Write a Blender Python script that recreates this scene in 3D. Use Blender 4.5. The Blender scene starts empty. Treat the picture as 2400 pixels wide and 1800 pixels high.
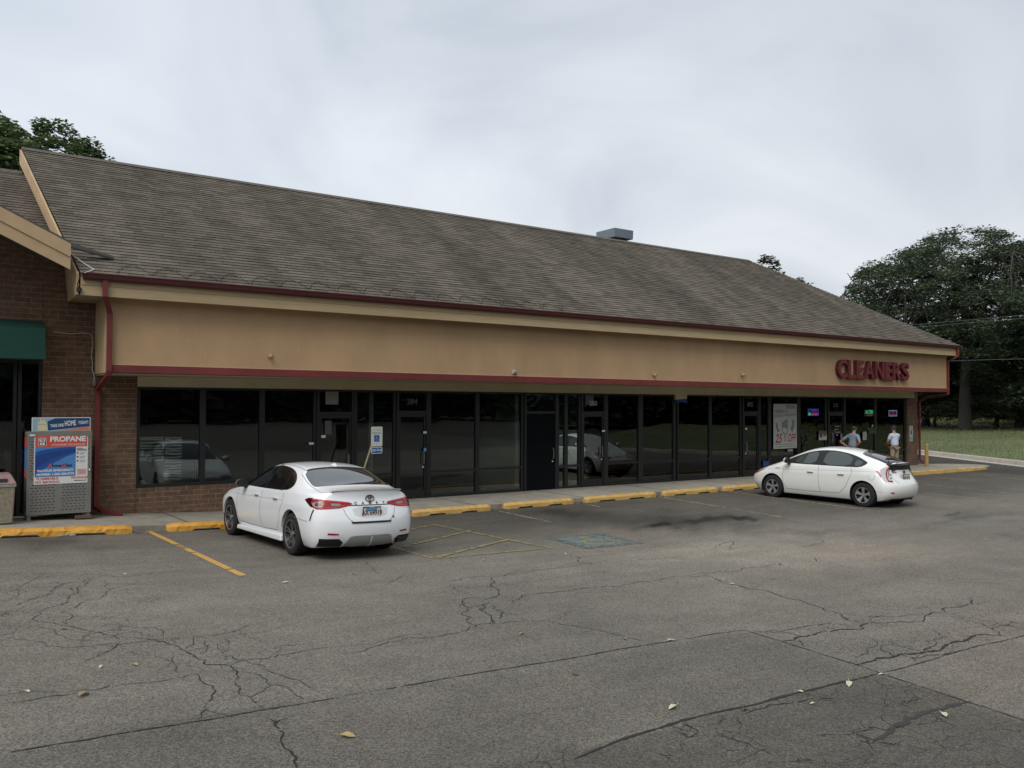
import bpy, bmesh, math, random
import numpy as np
from mathutils import Vector, Matrix, Quaternion
from mathutils.bvhtree import BVHTree
from mathutils.geometry import delaunay_2d_cdt
random.seed(7)
S = bpy.context.scene
COL = S.collection
R = math.radians
PI = math.pi

# ------------------------------------------------------------------ camera
# world: X runs along the shop front (to the right), Y into the building, Z up; camera stands at x=0, y=0
FPX, VPX, VPY, ROLL, CAMH = 1941.0, 3980.0, 955.0, 0.0045, 2.30
hy = VPY - ROLL * (VPX - 1200)
ax = np.array([VPX - 1200, VPY - 900, FPX]); ax /= np.linalg.norm(ax)
up = np.cross(np.array([1, ROLL, 0.]), np.array([0, hy - 900, FPX])); up /= np.linalg.norm(up)
if up[1] > 0: up = -up
ay = np.cross(up, ax)
RM = np.array([ax, ay, up])
right, down, fwd = RM @ [1, 0, 0], RM @ [0, 1, 0], RM @ [0, 0, 1]
cam_d = bpy.data.cameras.new('camera'); cam = bpy.data.objects.new('camera', cam_d); COL.objects.link(cam)
m = Matrix.Identity(4)
for i in range(3):
    m[i][0] = right[i]; m[i][1] = -down[i]; m[i][2] = -fwd[i]
m[2][3] = CAMH
cam.matrix_world = m
cam_d.sensor_width = 36; cam_d.lens = 36 * FPX / 2400
cam_d.clip_end = 4000; cam_d.clip_start = 0.05
S.camera = cam
CP = np.array([0, 0, CAMH])

# ------------------------------------------------------------------ sky, sun, exposure
SUN_EL, SUN_AZ = R(52), R(238)          # azimuth clockwise from +Y
w = bpy.data.worlds.new('World'); S.world = w; w.use_nodes = True
nt = w.node_tree; N = nt.nodes; L = nt.links; N.clear()
wo = N.new('ShaderNodeOutputWorld'); bg = N.new('ShaderNodeBackground'); bg.inputs[1].default_value = 0.1
sky = N.new('ShaderNodeTexSky'); sky.sky_type = 'NISHITA'; sky.sun_disc = False
sky.sun_elevation = SUN_EL; sky.sun_rotation = SUN_AZ; sky.air_density = 1.2; sky.dust_density = 2.5
tc = N.new('ShaderNodeTexCoord')
sx = N.new('ShaderNodeSeparateXYZ'); L.new(tc.outputs['Generated'], sx.inputs[0])
# overcast deck: project the direction on a cloud plane
za = N.new('ShaderNodeMath'); za.operation = 'ADD'; za.inputs[1].default_value = 0.55; L.new(sx.outputs[2], za.inputs[0])
zm = N.new('ShaderNodeMath'); zm.operation = 'MAXIMUM'; zm.inputs[1].default_value = 0.05; L.new(za.outputs[0], zm.inputs[0])
dx = N.new('ShaderNodeMath'); dx.operation = 'DIVIDE'; L.new(sx.outputs[0], dx.inputs[0]); L.new(zm.outputs[0], dx.inputs[1])
dy = N.new('ShaderNodeMath'); dy.operation = 'DIVIDE'; L.new(sx.outputs[1], dy.inputs[0]); L.new(zm.outputs[0], dy.inputs[1])
cb = N.new('ShaderNodeCombineXYZ'); L.new(dx.outputs[0], cb.inputs[0]); L.new(dy.outputs[0], cb.inputs[1])
n1 = N.new('ShaderNodeTexNoise'); n1.inputs['Scale'].default_value = 2.0; n1.inputs['Detail'].default_value = 6; n1.inputs['Roughness'].default_value = .47; n1.inputs['Distortion'].default_value = .9
L.new(cb.outputs[0], n1.inputs['Vector'])
n2 = N.new('ShaderNodeTexNoise'); n2.inputs['Scale'].default_value = .9; n2.inputs['Detail'].default_value = 3
off = N.new('ShaderNodeVectorMath'); off.operation = 'ADD'; off.inputs[1].default_value = (3.1, 7.7, 0); L.new(cb.outputs[0], off.inputs[0]); L.new(off.outputs[0], n2.inputs['Vector'])
mx = N.new('ShaderNodeMix'); mx.data_type = 'FLOAT'; mx.inputs[0].default_value = .45; L.new(n1.outputs[0], mx.inputs[2]); L.new(n2.outputs[0], mx.inputs[3])
cr = N.new('ShaderNodeValToRGB'); e = cr.color_ramp.elements
e[0].position = .36; e[0].color = (3.5, 4.0, 4.6, 1)
e[1].position = .62; e[1].color = (7.2, 7.5, 7.9, 1)
mid = cr.color_ramp.elements.new(.48); mid.color = (5.35, 5.8, 6.4, 1)
L.new(mx.outputs[0], cr.inputs[0])
# the cloud deck is thinner and brighter towards the left of the view
gx = N.new('ShaderNodeVectorMath'); gx.operation = 'DOT_PRODUCT'; gx.inputs[1].default_value = (-.80, .42, .35); L.new(tc.outputs['Generated'], gx.inputs[0])
gr = N.new('ShaderNodeMapRange'); gr.inputs[1].default_value = -.5; gr.inputs[2].default_value = .95; gr.inputs[3].default_value = .80; gr.inputs[4].default_value = 1.10; L.new(gx.outputs[1], gr.inputs[0])
ml = N.new('ShaderNodeVectorMath'); ml.operation = 'SCALE'; L.new(cr.outputs[0], ml.inputs[0]); L.new(gr.outputs[0], ml.inputs['Scale'])
mc = N.new('ShaderNodeMix'); mc.data_type = 'RGBA'; mc.inputs[0].default_value = .93
L.new(sky.outputs[0], mc.inputs[6]); L.new(ml.outputs[0], mc.inputs[7])
L.new(mc.outputs[2], bg.inputs[0]); L.new(bg.outputs[0], wo.inputs[0])
sd = bpy.data.lights.new('sun', 'SUN'); sd.energy = 1.5; sd.angle = R(35); sd.color = (1, .97, .92)
so = bpy.data.objects.new('sun', sd); COL.objects.link(so)
sv = Vector((math.sin(SUN_AZ) * math.cos(SUN_EL), math.cos(SUN_AZ) * math.cos(SUN_EL), math.sin(SUN_EL)))
so.rotation_euler = sv.to_track_quat('Z', 'Y').to_euler(); so.location = sv * 50
vs = S.view_settings; vs.view_transform = 'Standard'; vs.look = 'None'; vs.gamma = 1; vs.exposure = 0.45; vs.use_curve_mapping = False
S.cycles.max_bounces = 6; S.cycles.transparent_max_bounces = 12; S.cycles.caustics_reflective = False; S.cycles.caustics_refractive = False

# ------------------------------------------------------------------ terrain height and surveying helpers
def G(x, y):
    a = np.interp(x, [-5, .94, 2.98, 3.57, 6.5, 8.67, 13.2, 18.6, 30, 40, 70], [.25, 0, -.1, -.12, -.215, -.23, -.245, -.26, -.29, -.32, -.35])
    c = np.interp(x, [8, 16], [-.015, 0])
    return a + c * (np.clip(y, -10, 16.2) - 16.2)
def walk_z(x):                                     # top of the sidewalk
    return float(np.interp(x, [-6, 1.4, 3.1, 3.9, 5.1, 10.3, 15, 22, 33, 40], [.32, .08, .01, -.03, -.088, -.118, -.13, -.17, -.19, -.21]))
def ray(px, py): return RM @ np.array([px - 1200, py - 900, FPX])
def gp(px, py):                                    # surveyed ground point
    d = ray(px, py); z = -.2
    for _ in range(25):
        t = (z - CAMH) / d[2]; P = CP + d * t; z = .5 * z + .5 * float(G(P[0], P[1]))
    return P
def fy(px, py, y):
    d = ray(px, py); return CP + d * (y / d[1])

# ------------------------------------------------------------------ materials
def _inp(b, *names):
    for n in names:
        if n in b.inputs: return b.inputs[n]
def mk(name, col, rough=.6, metal=0, nv=0., ns=4., bump=0., bs=60., coat=0., emit=None, es=1., spec=None, stretch=None, col2=None, nv2=0., ns2=.5):
    mt = bpy.data.materials.new(name); mt.use_nodes = True
    t = mt.node_tree; b = t.nodes['Principled BSDF']
    b.inputs['Base Color'].default_value = (*col, 1); b.inputs['Roughness'].default_value = rough; b.inputs['Metallic'].default_value = metal
    if spec is not None: _inp(b, 'Specular IOR Level').default_value = spec
    if coat: _inp(b, 'Coat Weight').default_value = coat; _inp(b, 'Coat Roughness').default_value = .04
    if emit: _inp(b, 'Emission Color').default_value = (*emit, 1); _inp(b, 'Emission Strength').default_value = es
    if nv or bump:
        c = t.nodes.new('ShaderNodeTexCoord'); mp = t.nodes.new('ShaderNodeMapping'); t.links.new(c.outputs['Object'], mp.inputs[0])
        if stretch: mp.inputs['Scale'].default_value = stretch
    if nv:
        n = t.nodes.new('ShaderNodeTexNoise'); n.inputs['Scale'].default_value = ns; n.inputs['Detail'].default_value = 6; n.inputs['Roughness'].default_value = .6
        t.links.new(mp.outputs[0], n.inputs['Vector'])
        rp = t.nodes.new('ShaderNodeMapRange'); rp.inputs[1].default_value = .25; rp.inputs[2].default_value = .75
        t.links.new(n.outputs[0], rp.inputs[0])
        m1 = t.nodes.new('ShaderNodeMix'); m1.data_type = 'RGBA'
        lo = [c_ * (1 - nv) for c_ in col]; hi = col2 if col2 else [c_ * (1 + nv) for c_ in col]
        m1.inputs[6].default_value = (*lo, 1); m1.inputs[7].default_value = (*hi, 1)
        t.links.new(rp.outputs[0], m1.inputs[0]); out = m1.outputs[2]
        if nv2:
            k = t.nodes.new('ShaderNodeTexNoise'); k.inputs['Scale'].default_value = ns2; k.inputs['Detail'].default_value = 4; t.links.new(mp.outputs[0], k.inputs['Vector'])
            q = t.nodes.new('ShaderNodeMapRange'); q.inputs[1].default_value = .3; q.inputs[2].default_value = .7; q.inputs[3].default_value = 1 - nv2; q.inputs[4].default_value = 1 + nv2; t.links.new(k.outputs[0], q.inputs[0])
            sc = t.nodes.new('ShaderNodeVectorMath'); sc.operation = 'SCALE'; t.links.new(out, sc.inputs[0]); t.links.new(q.outputs[0], sc.inputs['Scale']); out = sc.outputs[0]
        t.links.new(out, b.inputs['Base Color'])
    if bump:
        n = t.nodes.new('ShaderNodeTexNoise'); n.inputs['Scale'].default_value = bs; n.inputs['Detail'].default_value = 4
        t.links.new(mp.outputs[0], n.inputs['Vector'])
        bp = t.nodes.new('ShaderNodeBump'); bp.inputs['Strength'].default_value = bump; bp.inputs['Distance'].default_value = .01
        t.links.new(n.outputs[0], bp.inputs['Height']); t.links.new(bp.outputs[0], b.inputs['Normal'])
    return mt

def brick_mat(name, c1, c2, mortar):
    mt = bpy.data.materials.new(name); mt.use_nodes = True; t = mt.node_tree; b = t.nodes['Principled BSDF']; nd = t.nodes; lk = t.links
    c = nd.new('ShaderNodeTexCoord'); s = nd.new('ShaderNodeSeparateXYZ'); lk.new(c.outputs['Object'], s.inputs[0])
    a = nd.new('ShaderNodeMath'); a.operation = 'ADD'; lk.new(s.outputs[0], a.inputs[0]); lk.new(s.outputs[1], a.inputs[1])
    cbx = nd.new('ShaderNodeCombineXYZ'); lk.new(a.outputs[0], cbx.inputs[0]); lk.new(s.outputs[2], cbx.inputs[1])
    br = nd.new('ShaderNodeTexBrick'); br.inputs['Scale'].default_value = 1; br.inputs['Brick Width'].default_value = .305; br.inputs['Row Height'].default_value = .1016
    br.inputs['Mortar Size'].default_value = .0065; br.inputs['Mortar Smooth'].default_value = .3; br.inputs['Bias'].default_value = -.1
    br.inputs['Color1'].default_value = (*c1, 1); br.inputs['Color2'].default_value = (*c2, 1); br.inputs['Mortar'].default_value = (*mortar, 1)
    lk.new(cbx.outputs[0], br.inputs['Vector'])
    n = nd.new('ShaderNodeTexNoise'); n.inputs['Scale'].default_value = 9; n.inputs['Detail'].default_value = 6; lk.new(c.outputs['Object'], n.inputs['Vector'])
    q = nd.new('ShaderNodeMapRange'); q.inputs[1].default_value = .3; q.inputs[2].default_value = .7; q.inputs[3].default_value = .72; q.inputs[4].default_value = 1.25; lk.new(n.outputs[0], q.inputs[0])
    sc = nd.new('ShaderNodeVectorMath'); sc.operation = 'SCALE'; lk.new(br.outputs[0], sc.inputs[0]); lk.new(q.outputs[0], sc.inputs['Scale'])
    lk.new(sc.outputs[0], b.inputs['Base Color']); b.inputs['Roughness'].default_value = .85
    bp = nd.new('ShaderNodeBump'); bp.invert = True; bp.inputs['Strength'].default_value = .7; bp.inputs['Distance'].default_value = .006
    lk.new(br.outputs['Fac'], bp.inputs['Height']); lk.new(bp.outputs[0], b.inputs['Normal'])
    return mt

def glass_mat(name, tint=(.78, .82, .79), ior=1.55, rough=.0):
    mt = bpy.data.materials.new(name); mt.use_nodes = True; t = mt.node_tree; nd = t.nodes; lk = t.links; nd.remove(nd['Principled BSDF'])
    o = nd['Material Output']; f = nd.new('ShaderNodeFresnel'); f.inputs[0].default_value = ior
    k = nd.new('ShaderNodeMath'); k.operation = 'MULTIPLY'; k.inputs[1].default_value = 1.35; lk.new(f.outputs[0], k.inputs[0])
    c = nd.new('ShaderNodeTexCoord'); n = nd.new('ShaderNodeTexNoise'); n.inputs['Scale'].default_value = .7; lk.new(c.outputs['Object'], n.inputs['Vector'])
    bp = nd.new('ShaderNodeBump'); bp.inputs['Strength'].default_value = .06; bp.inputs['Distance'].default_value = .05; lk.new(n.outputs[0], bp.inputs['Height'])
    tr = nd.new('ShaderNodeBsdfTransparent'); tr.inputs[0].default_value = (*tint, 1); g = nd.new('ShaderNodeBsdfGlossy'); g.inputs['Roughness'].default_value = rough; g.inputs[0].default_value = (.9, .95, .95, 1)
    lk.new(bp.outputs[0], g.inputs['Normal'])
    mxs = nd.new('ShaderNodeMixShader'); lk.new(k.outputs[0], mxs.inputs[0]); lk.new(tr.outputs[0], mxs.inputs[1]); lk.new(g.outputs[0], mxs.inputs[2]); lk.new(mxs.outputs[0], o.inputs[0])
    return mt

def shingle_mat(name, base, seed=0.):
    # attribute 'rc' = (distance along the eave, distance up the slope)
    mt = bpy.data.materials.new(name); mt.use_nodes = True; t = mt.node_tree; b = t.nodes['Principled BSDF']; nd = t.nodes; lk = t.links
    uv = nd.new('ShaderNodeUVMap'); uv.uv_map = 'rc'
    br = nd.new('ShaderNodeTexBrick'); br.inputs['Scale'].default_value = 1; br.inputs['Brick Width'].default_value = .305; br.inputs['Row Height'].default_value = .145
    br.inputs['Mortar Size'].default_value = .0; br.inputs['Bias'].default_value = 0.; br.offset = .37
    br.inputs['Color1'].default_value = (.74, .73, .73, 1); br.inputs['Color2'].default_value = (1.20, 1.19, 1.15, 1)
    lk.new(uv.outputs[0], br.inputs['Vector'])
    mp = nd.new('ShaderNodeMapping'); mp.inputs['Scale'].default_value = (1.0, .16, 1); mp.inputs['Location'].default_value = (seed, 0, 0); lk.new(uv.outputs[0], mp.inputs[0])
    n = nd.new('ShaderNodeTexNoise'); n.inputs['Scale'].default_value = .55; n.inputs['Detail'].default_value = 6; n.inputs['Roughness'].default_value = .62; lk.new(mp.outputs[0], n.inputs['Vector'])
    q = nd.new('ShaderNodeMapRange'); q.inputs[1].default_value = .32; q.inputs[2].default_value = .68; q.inputs[3].default_value = .62; q.inputs[4].default_value = 1.28; lk.new(n.outputs[0], q.inputs[0])
    n3 = nd.new('ShaderNodeTexNoise'); n3.inputs['Scale'].default_value = 22; n3.inputs['Detail'].default_value = 5; lk.new(uv.outputs[0], n3.inputs['Vector'])
    q3 = nd.new('ShaderNodeMapRange'); q3.inputs[1].default_value = .3; q3.inputs[2].default_value = .7; q3.inputs[3].default_value = .78; q3.inputs[4].default_value = 1.25; lk.new(n3.outputs[0], q3.inputs[0])
    mm = nd.new('ShaderNodeMath'); mm.operation = 'MULTIPLY'; lk.new(q.outputs[0], mm.inputs[0]); lk.new(q3.outputs[0], mm.inputs[1])
    c0 = nd.new('ShaderNodeVectorMath'); c0.operation = 'MULTIPLY'; c0.inputs[1].default_value = base; lk.new(br.outputs[0], c0.inputs[0])
    sc = nd.new('ShaderNodeVectorMath'); sc.operation = 'SCALE'; lk.new(c0.outputs[0], sc.inputs[0]); lk.new(mm.outputs[0], sc.inputs['Scale'])
    lk.new(sc.outputs[0], b.inputs['Base Color']); b.inputs['Roughness'].default_value = .95; _inp(b, 'Specular IOR Level').default_value = .15
    return mt

def asphalt_mat():
    mt = bpy.data.materials.new('weathered asphalt'); mt.use_nodes = True; t = mt.node_tree; b = t.nodes['Principled BSDF']; nd = t.nodes; lk = t.links
    c = nd.new('ShaderNodeTexCoord'); at = nd.new('ShaderNodeVertexColor'); at.layer_name = 'tone'
    def noise(s, d=5, r=.6, vec=None):
        n = nd.new('ShaderNodeTexNoise'); n.inputs['Scale'].default_value = s; n.inputs['Detail'].default_value = d; n.inputs['Roughness'].default_value = r; lk.new(vec or c.outputs['Object'], n.inputs['Vector']); return n
    def rng(n, a, bb, lo, hi):
        q = nd.new('ShaderNodeMapRange'); q.inputs[1].default_value = a; q.inputs[2].default_value = bb; q.inputs[3].default_value = lo; q.inputs[4].default_value = hi; lk.new(n, q.inputs[0]); return q.outputs[0]
    def mul(a, bb):
        k = nd.new('ShaderNodeMath'); k.operation = 'MULTIPLY'; lk.new(a, k.inputs[0]); lk.new(bb, k.inputs[1]); return k.outputs[0]
    big = rng(noise(.22, 4).outputs[0], .3, .7, .86, 1.14)
    mid_ = rng(noise(1.3, 6).outputs[0], .3, .7, .88, 1.12)
    fine = rng(noise(34, 6, .75).outputs[0], .3, .7, .80, 1.20)
    v = nd.new('ShaderNodeTexVoronoi'); v.inputs['Scale'].default_value = 105; lk.new(c.outputs['Object'], v.inputs['Vector'])
    vs_ = nd.new('ShaderNodeSeparateColor'); lk.new(v.outputs['Color'], vs_.inputs[0])
    stone = rng(vs_.outputs[0], .0, 1., .55, 1.75)
    mp = nd.new('ShaderNodeMapping'); mp.inputs['Scale'].default_value = (.35, 2.6, 1); lk.new(c.outputs['Object'], mp.inputs[0])
    streak = rng(noise(.8, 6, .6, mp.outputs[0]).outputs[0], .3, .72, .90, 1.1)
    f = mul(mul(mul(big, mid_), mul(fine, stone)), streak)
    # alligator cracking where the tone layer's alpha asks for it
    def crk(sc_, thr, r0, r1):
        wn = noise(3.5, 4); ad = nd.new('ShaderNodeMix'); ad.data_type = 'RGBA'; ad.inputs[0].default_value = .13; lk.new(c.outputs['Object'], ad.inputs[6]); lk.new(wn.outputs['Color'], ad.inputs[7])
        vv = nd.new('ShaderNodeTexVoronoi'); vv.feature = 'DISTANCE_TO_EDGE'; vv.inputs['Scale'].default_value = sc_; lk.new(ad.outputs[2], vv.inputs['Vector'])
        k = rng(vv.outputs['Distance'], thr * .3, thr, r0, r1); return k
    ck_a = crk(5.2, .020, .25, 1.); ck_b = crk(1.9, .010, .30, 1.); ck = mul(ck_a, ck_b)
    bk = rng(noise(1.7, 4).outputs[0], .44, .54, 0., 1.)
    al = mul(at.outputs['Alpha'], bk)
    mxc = nd.new('ShaderNodeMix'); mxc.data_type = 'FLOAT'; mxc.inputs[2].default_value = 1.; lk.new(al, mxc.inputs[0]); lk.new(ck, mxc.inputs[3])
    f = mul(f, mxc.outputs[0])
    base = nd.new('ShaderNodeVectorMath'); base.operation = 'MULTIPLY'; base.inputs[1].default_value = (.142, .130, .108); lk.new(at.outputs['Color'], base.inputs[0])
    sc = nd.new('ShaderNodeVectorMath'); sc.operation = 'SCALE'; lk.new(base.outputs[0], sc.inputs[0]); lk.new(f, sc.inputs['Scale'])
    dbl = nd.new('ShaderNodeVectorMath'); dbl.operation = 'SCALE'; dbl.inputs['Scale'].default_value = 2.; lk.new(sc.outputs[0], dbl.inputs[0])
    lk.new(dbl.outputs[0], b.inputs['Base Color']); b.inputs['Roughness'].default_value = .93; _inp(b, 'Specular IOR Level').default_value = .25
    bp = nd.new('ShaderNodeBump'); bp.inputs['Strength'].default_value = .55; bp.inputs['Distance'].default_value = .006
    lk.new(stone, bp.inputs['Height']); lk.new(bp.outputs[0], b.inputs['Normal'])
    return mt

M = {}
M['asphalt'] = asphalt_mat()
M['crack'] = mk('crack', (.016, .015, .013), .95)
M['seam'] = mk('seam', (.019, .018, .016), .95)
M['concrete'] = mk('concrete walk', (.27, .245, .20), .9, nv=.22, ns=3, bump=.3, bs=90, nv2=.15, ns2=.4)
M['curbc'] = mk('curb concrete', (.36, .33, .27), .9, nv=.2, ns=4, bump=.3)
M['yel'] = mk('yellow stop paint', (.50, .30, .075), .7, nv=.22, ns=9, bump=.3, bs=40, col2=(.62, .40, .13))
M['yel2'] = mk('orange yellow stop paint', (.58, .27, .022), .6, nv=.22, ns=7, bump=.5, bs=25, col2=(.66, .34, .05))
M['line'] = mk('fresh line paint', (.50, .27, .05), .75, nv=.25, ns=14, bump=.2, col2=(.58, .35, .11))
M['fade'] = mk('worn line paint', (.30, .265, .17), .85, nv=.45, ns=7, col2=(.38, .32, .18))
M['fadeg'] = mk('worn hatch paint', (.25, .20, .085), .85, nv=.5, ns=6, col2=(.34, .27, .12))
M['bluep'] = mk('worn blue paint', (.085, .15, .155), .85, nv=.4, ns=9, col2=(.17, .19, .17))
M['brick'] = brick_mat('brown brick', (.165, .092, .055), (.118, .068, .042), (.25, .19, .135))
M['stucco'] = mk('tan stucco', (.445, .292, .160), .9, nv=.10, ns=1.6, bump=.35, bs=120, nv2=.12, ns2=.22, stretch=(1, 1, .45))
M['cream'] = mk('cream fascia paint', (.46, .345, .195), .8, nv=.12, ns=5, stretch=(.3, 1, 3), nv2=.1, ns2=.6)
M['tan'] = mk('tan barge paint', (.47, .335, .19), .8, nv=.12, ns=3)
M['green'] = mk('olive header paint', (.56, .50, .34), .85, nv=.1, ns=1.5)
M['redtrim'] = mk('red trim paint', (.155, .024, .021), .6, nv=.2, ns=2, nv2=.12, ns2=.6)
M['gutter'] = mk('dark red gutter', (.075, .012, .012), .6, nv=.2, ns=2)
M['soffit'] = mk('soffit', (.36, .30, .20), .85, nv=.1, ns=2)
M['shing'] = shingle_mat('grey brown shingles', (.118, .104, .083))
M['shing2'] = shingle_mat('shingles weathered', (.125, .102, .086), 4.)
M['butt'] = mk('shingle butt edge', (.035, .031, .027), .95)  # dark course line: shadow and edge dirt put into the colour
M['ridge'] = mk('ridge cap shingle', (.10, .088, .072), .95, nv=.3, ns=8)
M['frame'] = mk('bronze storefront frame', (.010, .0105, .0105), .45)
M['glass'] = glass_mat('storefront glass')
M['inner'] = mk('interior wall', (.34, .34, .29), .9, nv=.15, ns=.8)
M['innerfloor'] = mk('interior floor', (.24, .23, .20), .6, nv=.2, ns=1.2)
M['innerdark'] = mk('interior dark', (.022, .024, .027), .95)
M['white'] = mk('white paint', (.72, .72, .70), .6)
M['offwhite'] = mk('off white', (.55, .54, .49), .7, nv=.1, ns=6)
M['lamp'] = mk('light fitting', (.42, .30, .17), .6)
M['steel'] = mk('galvanised steel', (.24, .235, .215), .5, .55, nv=.15, ns=5)
M['ventm'] = mk('painted sheet metal', (.17, .21, .245), .5, nv=.08, ns=1)
M['black'] = mk('black', (.008, .008, .009), .5)
M['blackm'] = mk('black matt', (.012, .012, .012), .9)
M['awning'] = mk('dark green canvas', (.004, .052, .036), .8, nv=.15, ns=2)
M['wood'] = mk('orange wood', (.36, .17, .07), .5, nv=.25, ns=3, stretch=(1, 1, 6))
M['cable'] = mk('black cable', (.012, .012, .012), .6)
M['cablew'] = mk('white cable', (.55, .55, .52), .6)
M['agg'] = mk('exposed aggregate', (.26, .22, .16), .9, nv=.55, ns=45, bump=.6, bs=70)
M['pink'] = mk('faded pink plastic', (.30, .19, .18), .6, nv=.15, ns=4)
M['grass'] = mk('mown grass', (.088, .118, .040), .9, nv=.4, ns=1.4, bump=.5, bs=20, col2=(.135, .155, .055), nv2=.22, ns2=.12)
M['blade'] = mk('grass blade', (.09, .12, .042), .8, nv=.45, ns=.5, col2=(.17, .19, .07))
M['weed'] = mk('dry weeds', (.17, .165, .07), .8, nv=.5, ns=.9, col2=(.32, .27, .11))
M['bark'] = mk('bark', (.045, .041, .035), .95, nv=.35, ns=6, bump=.8, bs=14, stretch=(1, 1, .2))

# ------------------------------------------------------------------ mesh helpers
class MB:
    def __init__(s): s.v = []; s.f = []; s.mi = []; s.cur = 0
    def add(s, vs_, fs):
        n = len(s.v); s.v += [tuple(map(float, p)) for p in vs_]; s.f += [tuple(i + n for i in f) for f in fs]; s.mi += [s.cur] * len(fs); return s
    def box(s, x0, x1, y0, y1, z0, z1):
        return s.add([(x0, y0, z0), (x1, y0, z0), (x1, y1, z0), (x0, y1, z0), (x0, y0, z1), (x1, y0, z1), (x1, y1, z1), (x0, y1, z1)],
                     [(0, 3, 2, 1), (4, 5, 6, 7), (0, 1, 5, 4), (1, 2, 6, 5), (2, 3, 7, 6), (3, 0, 4, 7)])
    def hexa(s, p):           # p[0:4] bottom ring, p[4:8] top ring
        return s.add(p, [(0, 3, 2, 1), (4, 5, 6, 7), (0, 1, 5, 4), (1, 2, 6, 5), (2, 3, 7, 6), (3, 0, 4, 7)])
    def poly(s, pts): return s.add(pts, [tuple(range(len(pts)))])
    def prism(s, pts, d):     # closed slab from a planar outline, d = extrusion vector
        n = len(pts); a = [Vector(p) for p in pts]; b = [p + Vector(d) for p in a]
        return s.add(a + b, [tuple(range(n))[::-1], tuple(range(n, 2 * n))] + [(i, (i + 1) % n, n + (i + 1) % n, n + i) for i in range(n)])
    def tube(s, pts, rad, n=8, cap=True):
        pts = [Vector(p) for p in pts]; r = rad if isinstance(rad, (list, tuple)) else [rad] * len(pts)
        rings = []; prev = None
        for i, p in enumerate(pts):
            d = (pts[min(i + 1, len(pts) - 1)] - pts[max(i - 1, 0)])
            d = d.normalized() if d.length > 1e-9 else Vector((0, 0, 1))
            u = prev - d * prev.dot(d) if prev is not None else (Vector((0, 0, 1)) if abs(d.z) < .9 else Vector((1, 0, 0))).cross(d)
            if u.length < 1e-6: u = d.orthogonal()
            u.normalize(); prev = u; vv = d.cross(u)
            rings.append([p + (u * math.cos(2 * PI * k / n) + vv * math.sin(2 * PI * k / n)) * r[i] for k in range(n)])
        vs_ = [q for rg in rings for q in rg]; fs = []
        for i in range(len(rings) - 1):
            for k in range(n): fs.append((i * n + k, i * n + (k + 1) % n, (i + 1) * n + (k + 1) % n, (i + 1) * n + k))
        if cap: fs += [tuple(range(n))[::-1], tuple(range((len(rings) - 1) * n, len(rings) * n))]
        return s.add(vs_, fs)
    def cyl(s, p0, p1, r0, r1=None, n=16): return s.tube([p0, p1], [r0, r0 if r1 is None else r1], n)
    def ball(s, c, r, n=10, m_=8, sq=(1, 1, 1)):
        vs_ = []; fs = []
        for i in range(m_ + 1):
            for k in range(n):
                a, bta = PI * i / m_, 2 * PI * k / n
                vs_.append((c[0] + r * sq[0] * math.sin(a) * math.cos(bta), c[1] + r * sq[1] * math.sin(a) * math.sin(bta), c[2] + r * sq[2] * math.cos(a)))
        for i in range(m_):
            for k in range(n): fs.append((i * n + k, (i + 1) * n + k, (i + 1) * n + (k + 1) % n, i * n + (k + 1) % n))
        return s.add(vs_, fs)
    def mesh(s, name):
        me = bpy.data.meshes.new(name); me.from_pydata(s.v, [], s.f); me.update(); return me
    def build(s, name, mat, parent=None, smooth=False, bevel=0, seg=2, subsurf=0, local=False, recalc=True):
        me = s.mesh(name)
        mats = mat if isinstance(mat, (list, tuple)) else [mat]
        for q in mats: me.materials.append(q)
        if len(mats) > 1: me.polygons.foreach_set('material_index', s.mi)
        if recalc:
            bm = bmesh.new(); bm.from_mesh(me); bmesh.ops.recalc_face_normals(bm, faces=bm.faces); bm.to_mesh(me); bm.free()
        if smooth: me.polygons.foreach_set('use_smooth', [True] * len(me.polygons))
        o = bpy.data.objects.new(name, me); COL.objects.link(o)
        if parent is not None:
            o.parent = parent
            if not local: o.matrix_parent_inverse = world_of(parent).inverted()
        if bevel:
            b = o.modifiers.new('bevel', 'BEVEL'); b.width = bevel; b.segments = seg; b.limit_method = 'ANGLE'; b.angle_limit = R(35)
        if subsurf:
            b = o.modifiers.new('sub', 'SUBSURF'); b.levels = subsurf; b.render_levels = subsurf
        return o
def world_of(o):
    mm = o.matrix_basis.copy(); p = o
    while p.parent is not None:
        mm = p.parent.matrix_basis @ (p.matrix_parent_inverse @ mm) if False else p.parent.matrix_basis @ p.matrix_parent_inverse @ mm
        p = p.parent
    return mm
def tag(o, label=None, cat=None, group=None, kind=None):
    if label: o['label'] = label
    if cat: o['category'] = cat
    if group: o['group'] = group
    if kind: o['kind'] = kind
    return o
def empty(name, loc, rz=0., label=None, cat=None, group=None):
    o = bpy.data.objects.new(name, None); COL.objects.link(o); o.location = loc; o.rotation_euler = (0, 0, rz); o.empty_display_size = .2
    return tag(o, label, cat, group)
def struct(o, label=None): o['kind'] = 'structure'; return o
def copy_tree(o, parent=None):
    c = o.copy(); COL.objects.link(c)
    if parent is not None: c.parent = parent
    for ch in list(o.children): copy_tree(ch, c)
    return c
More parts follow.
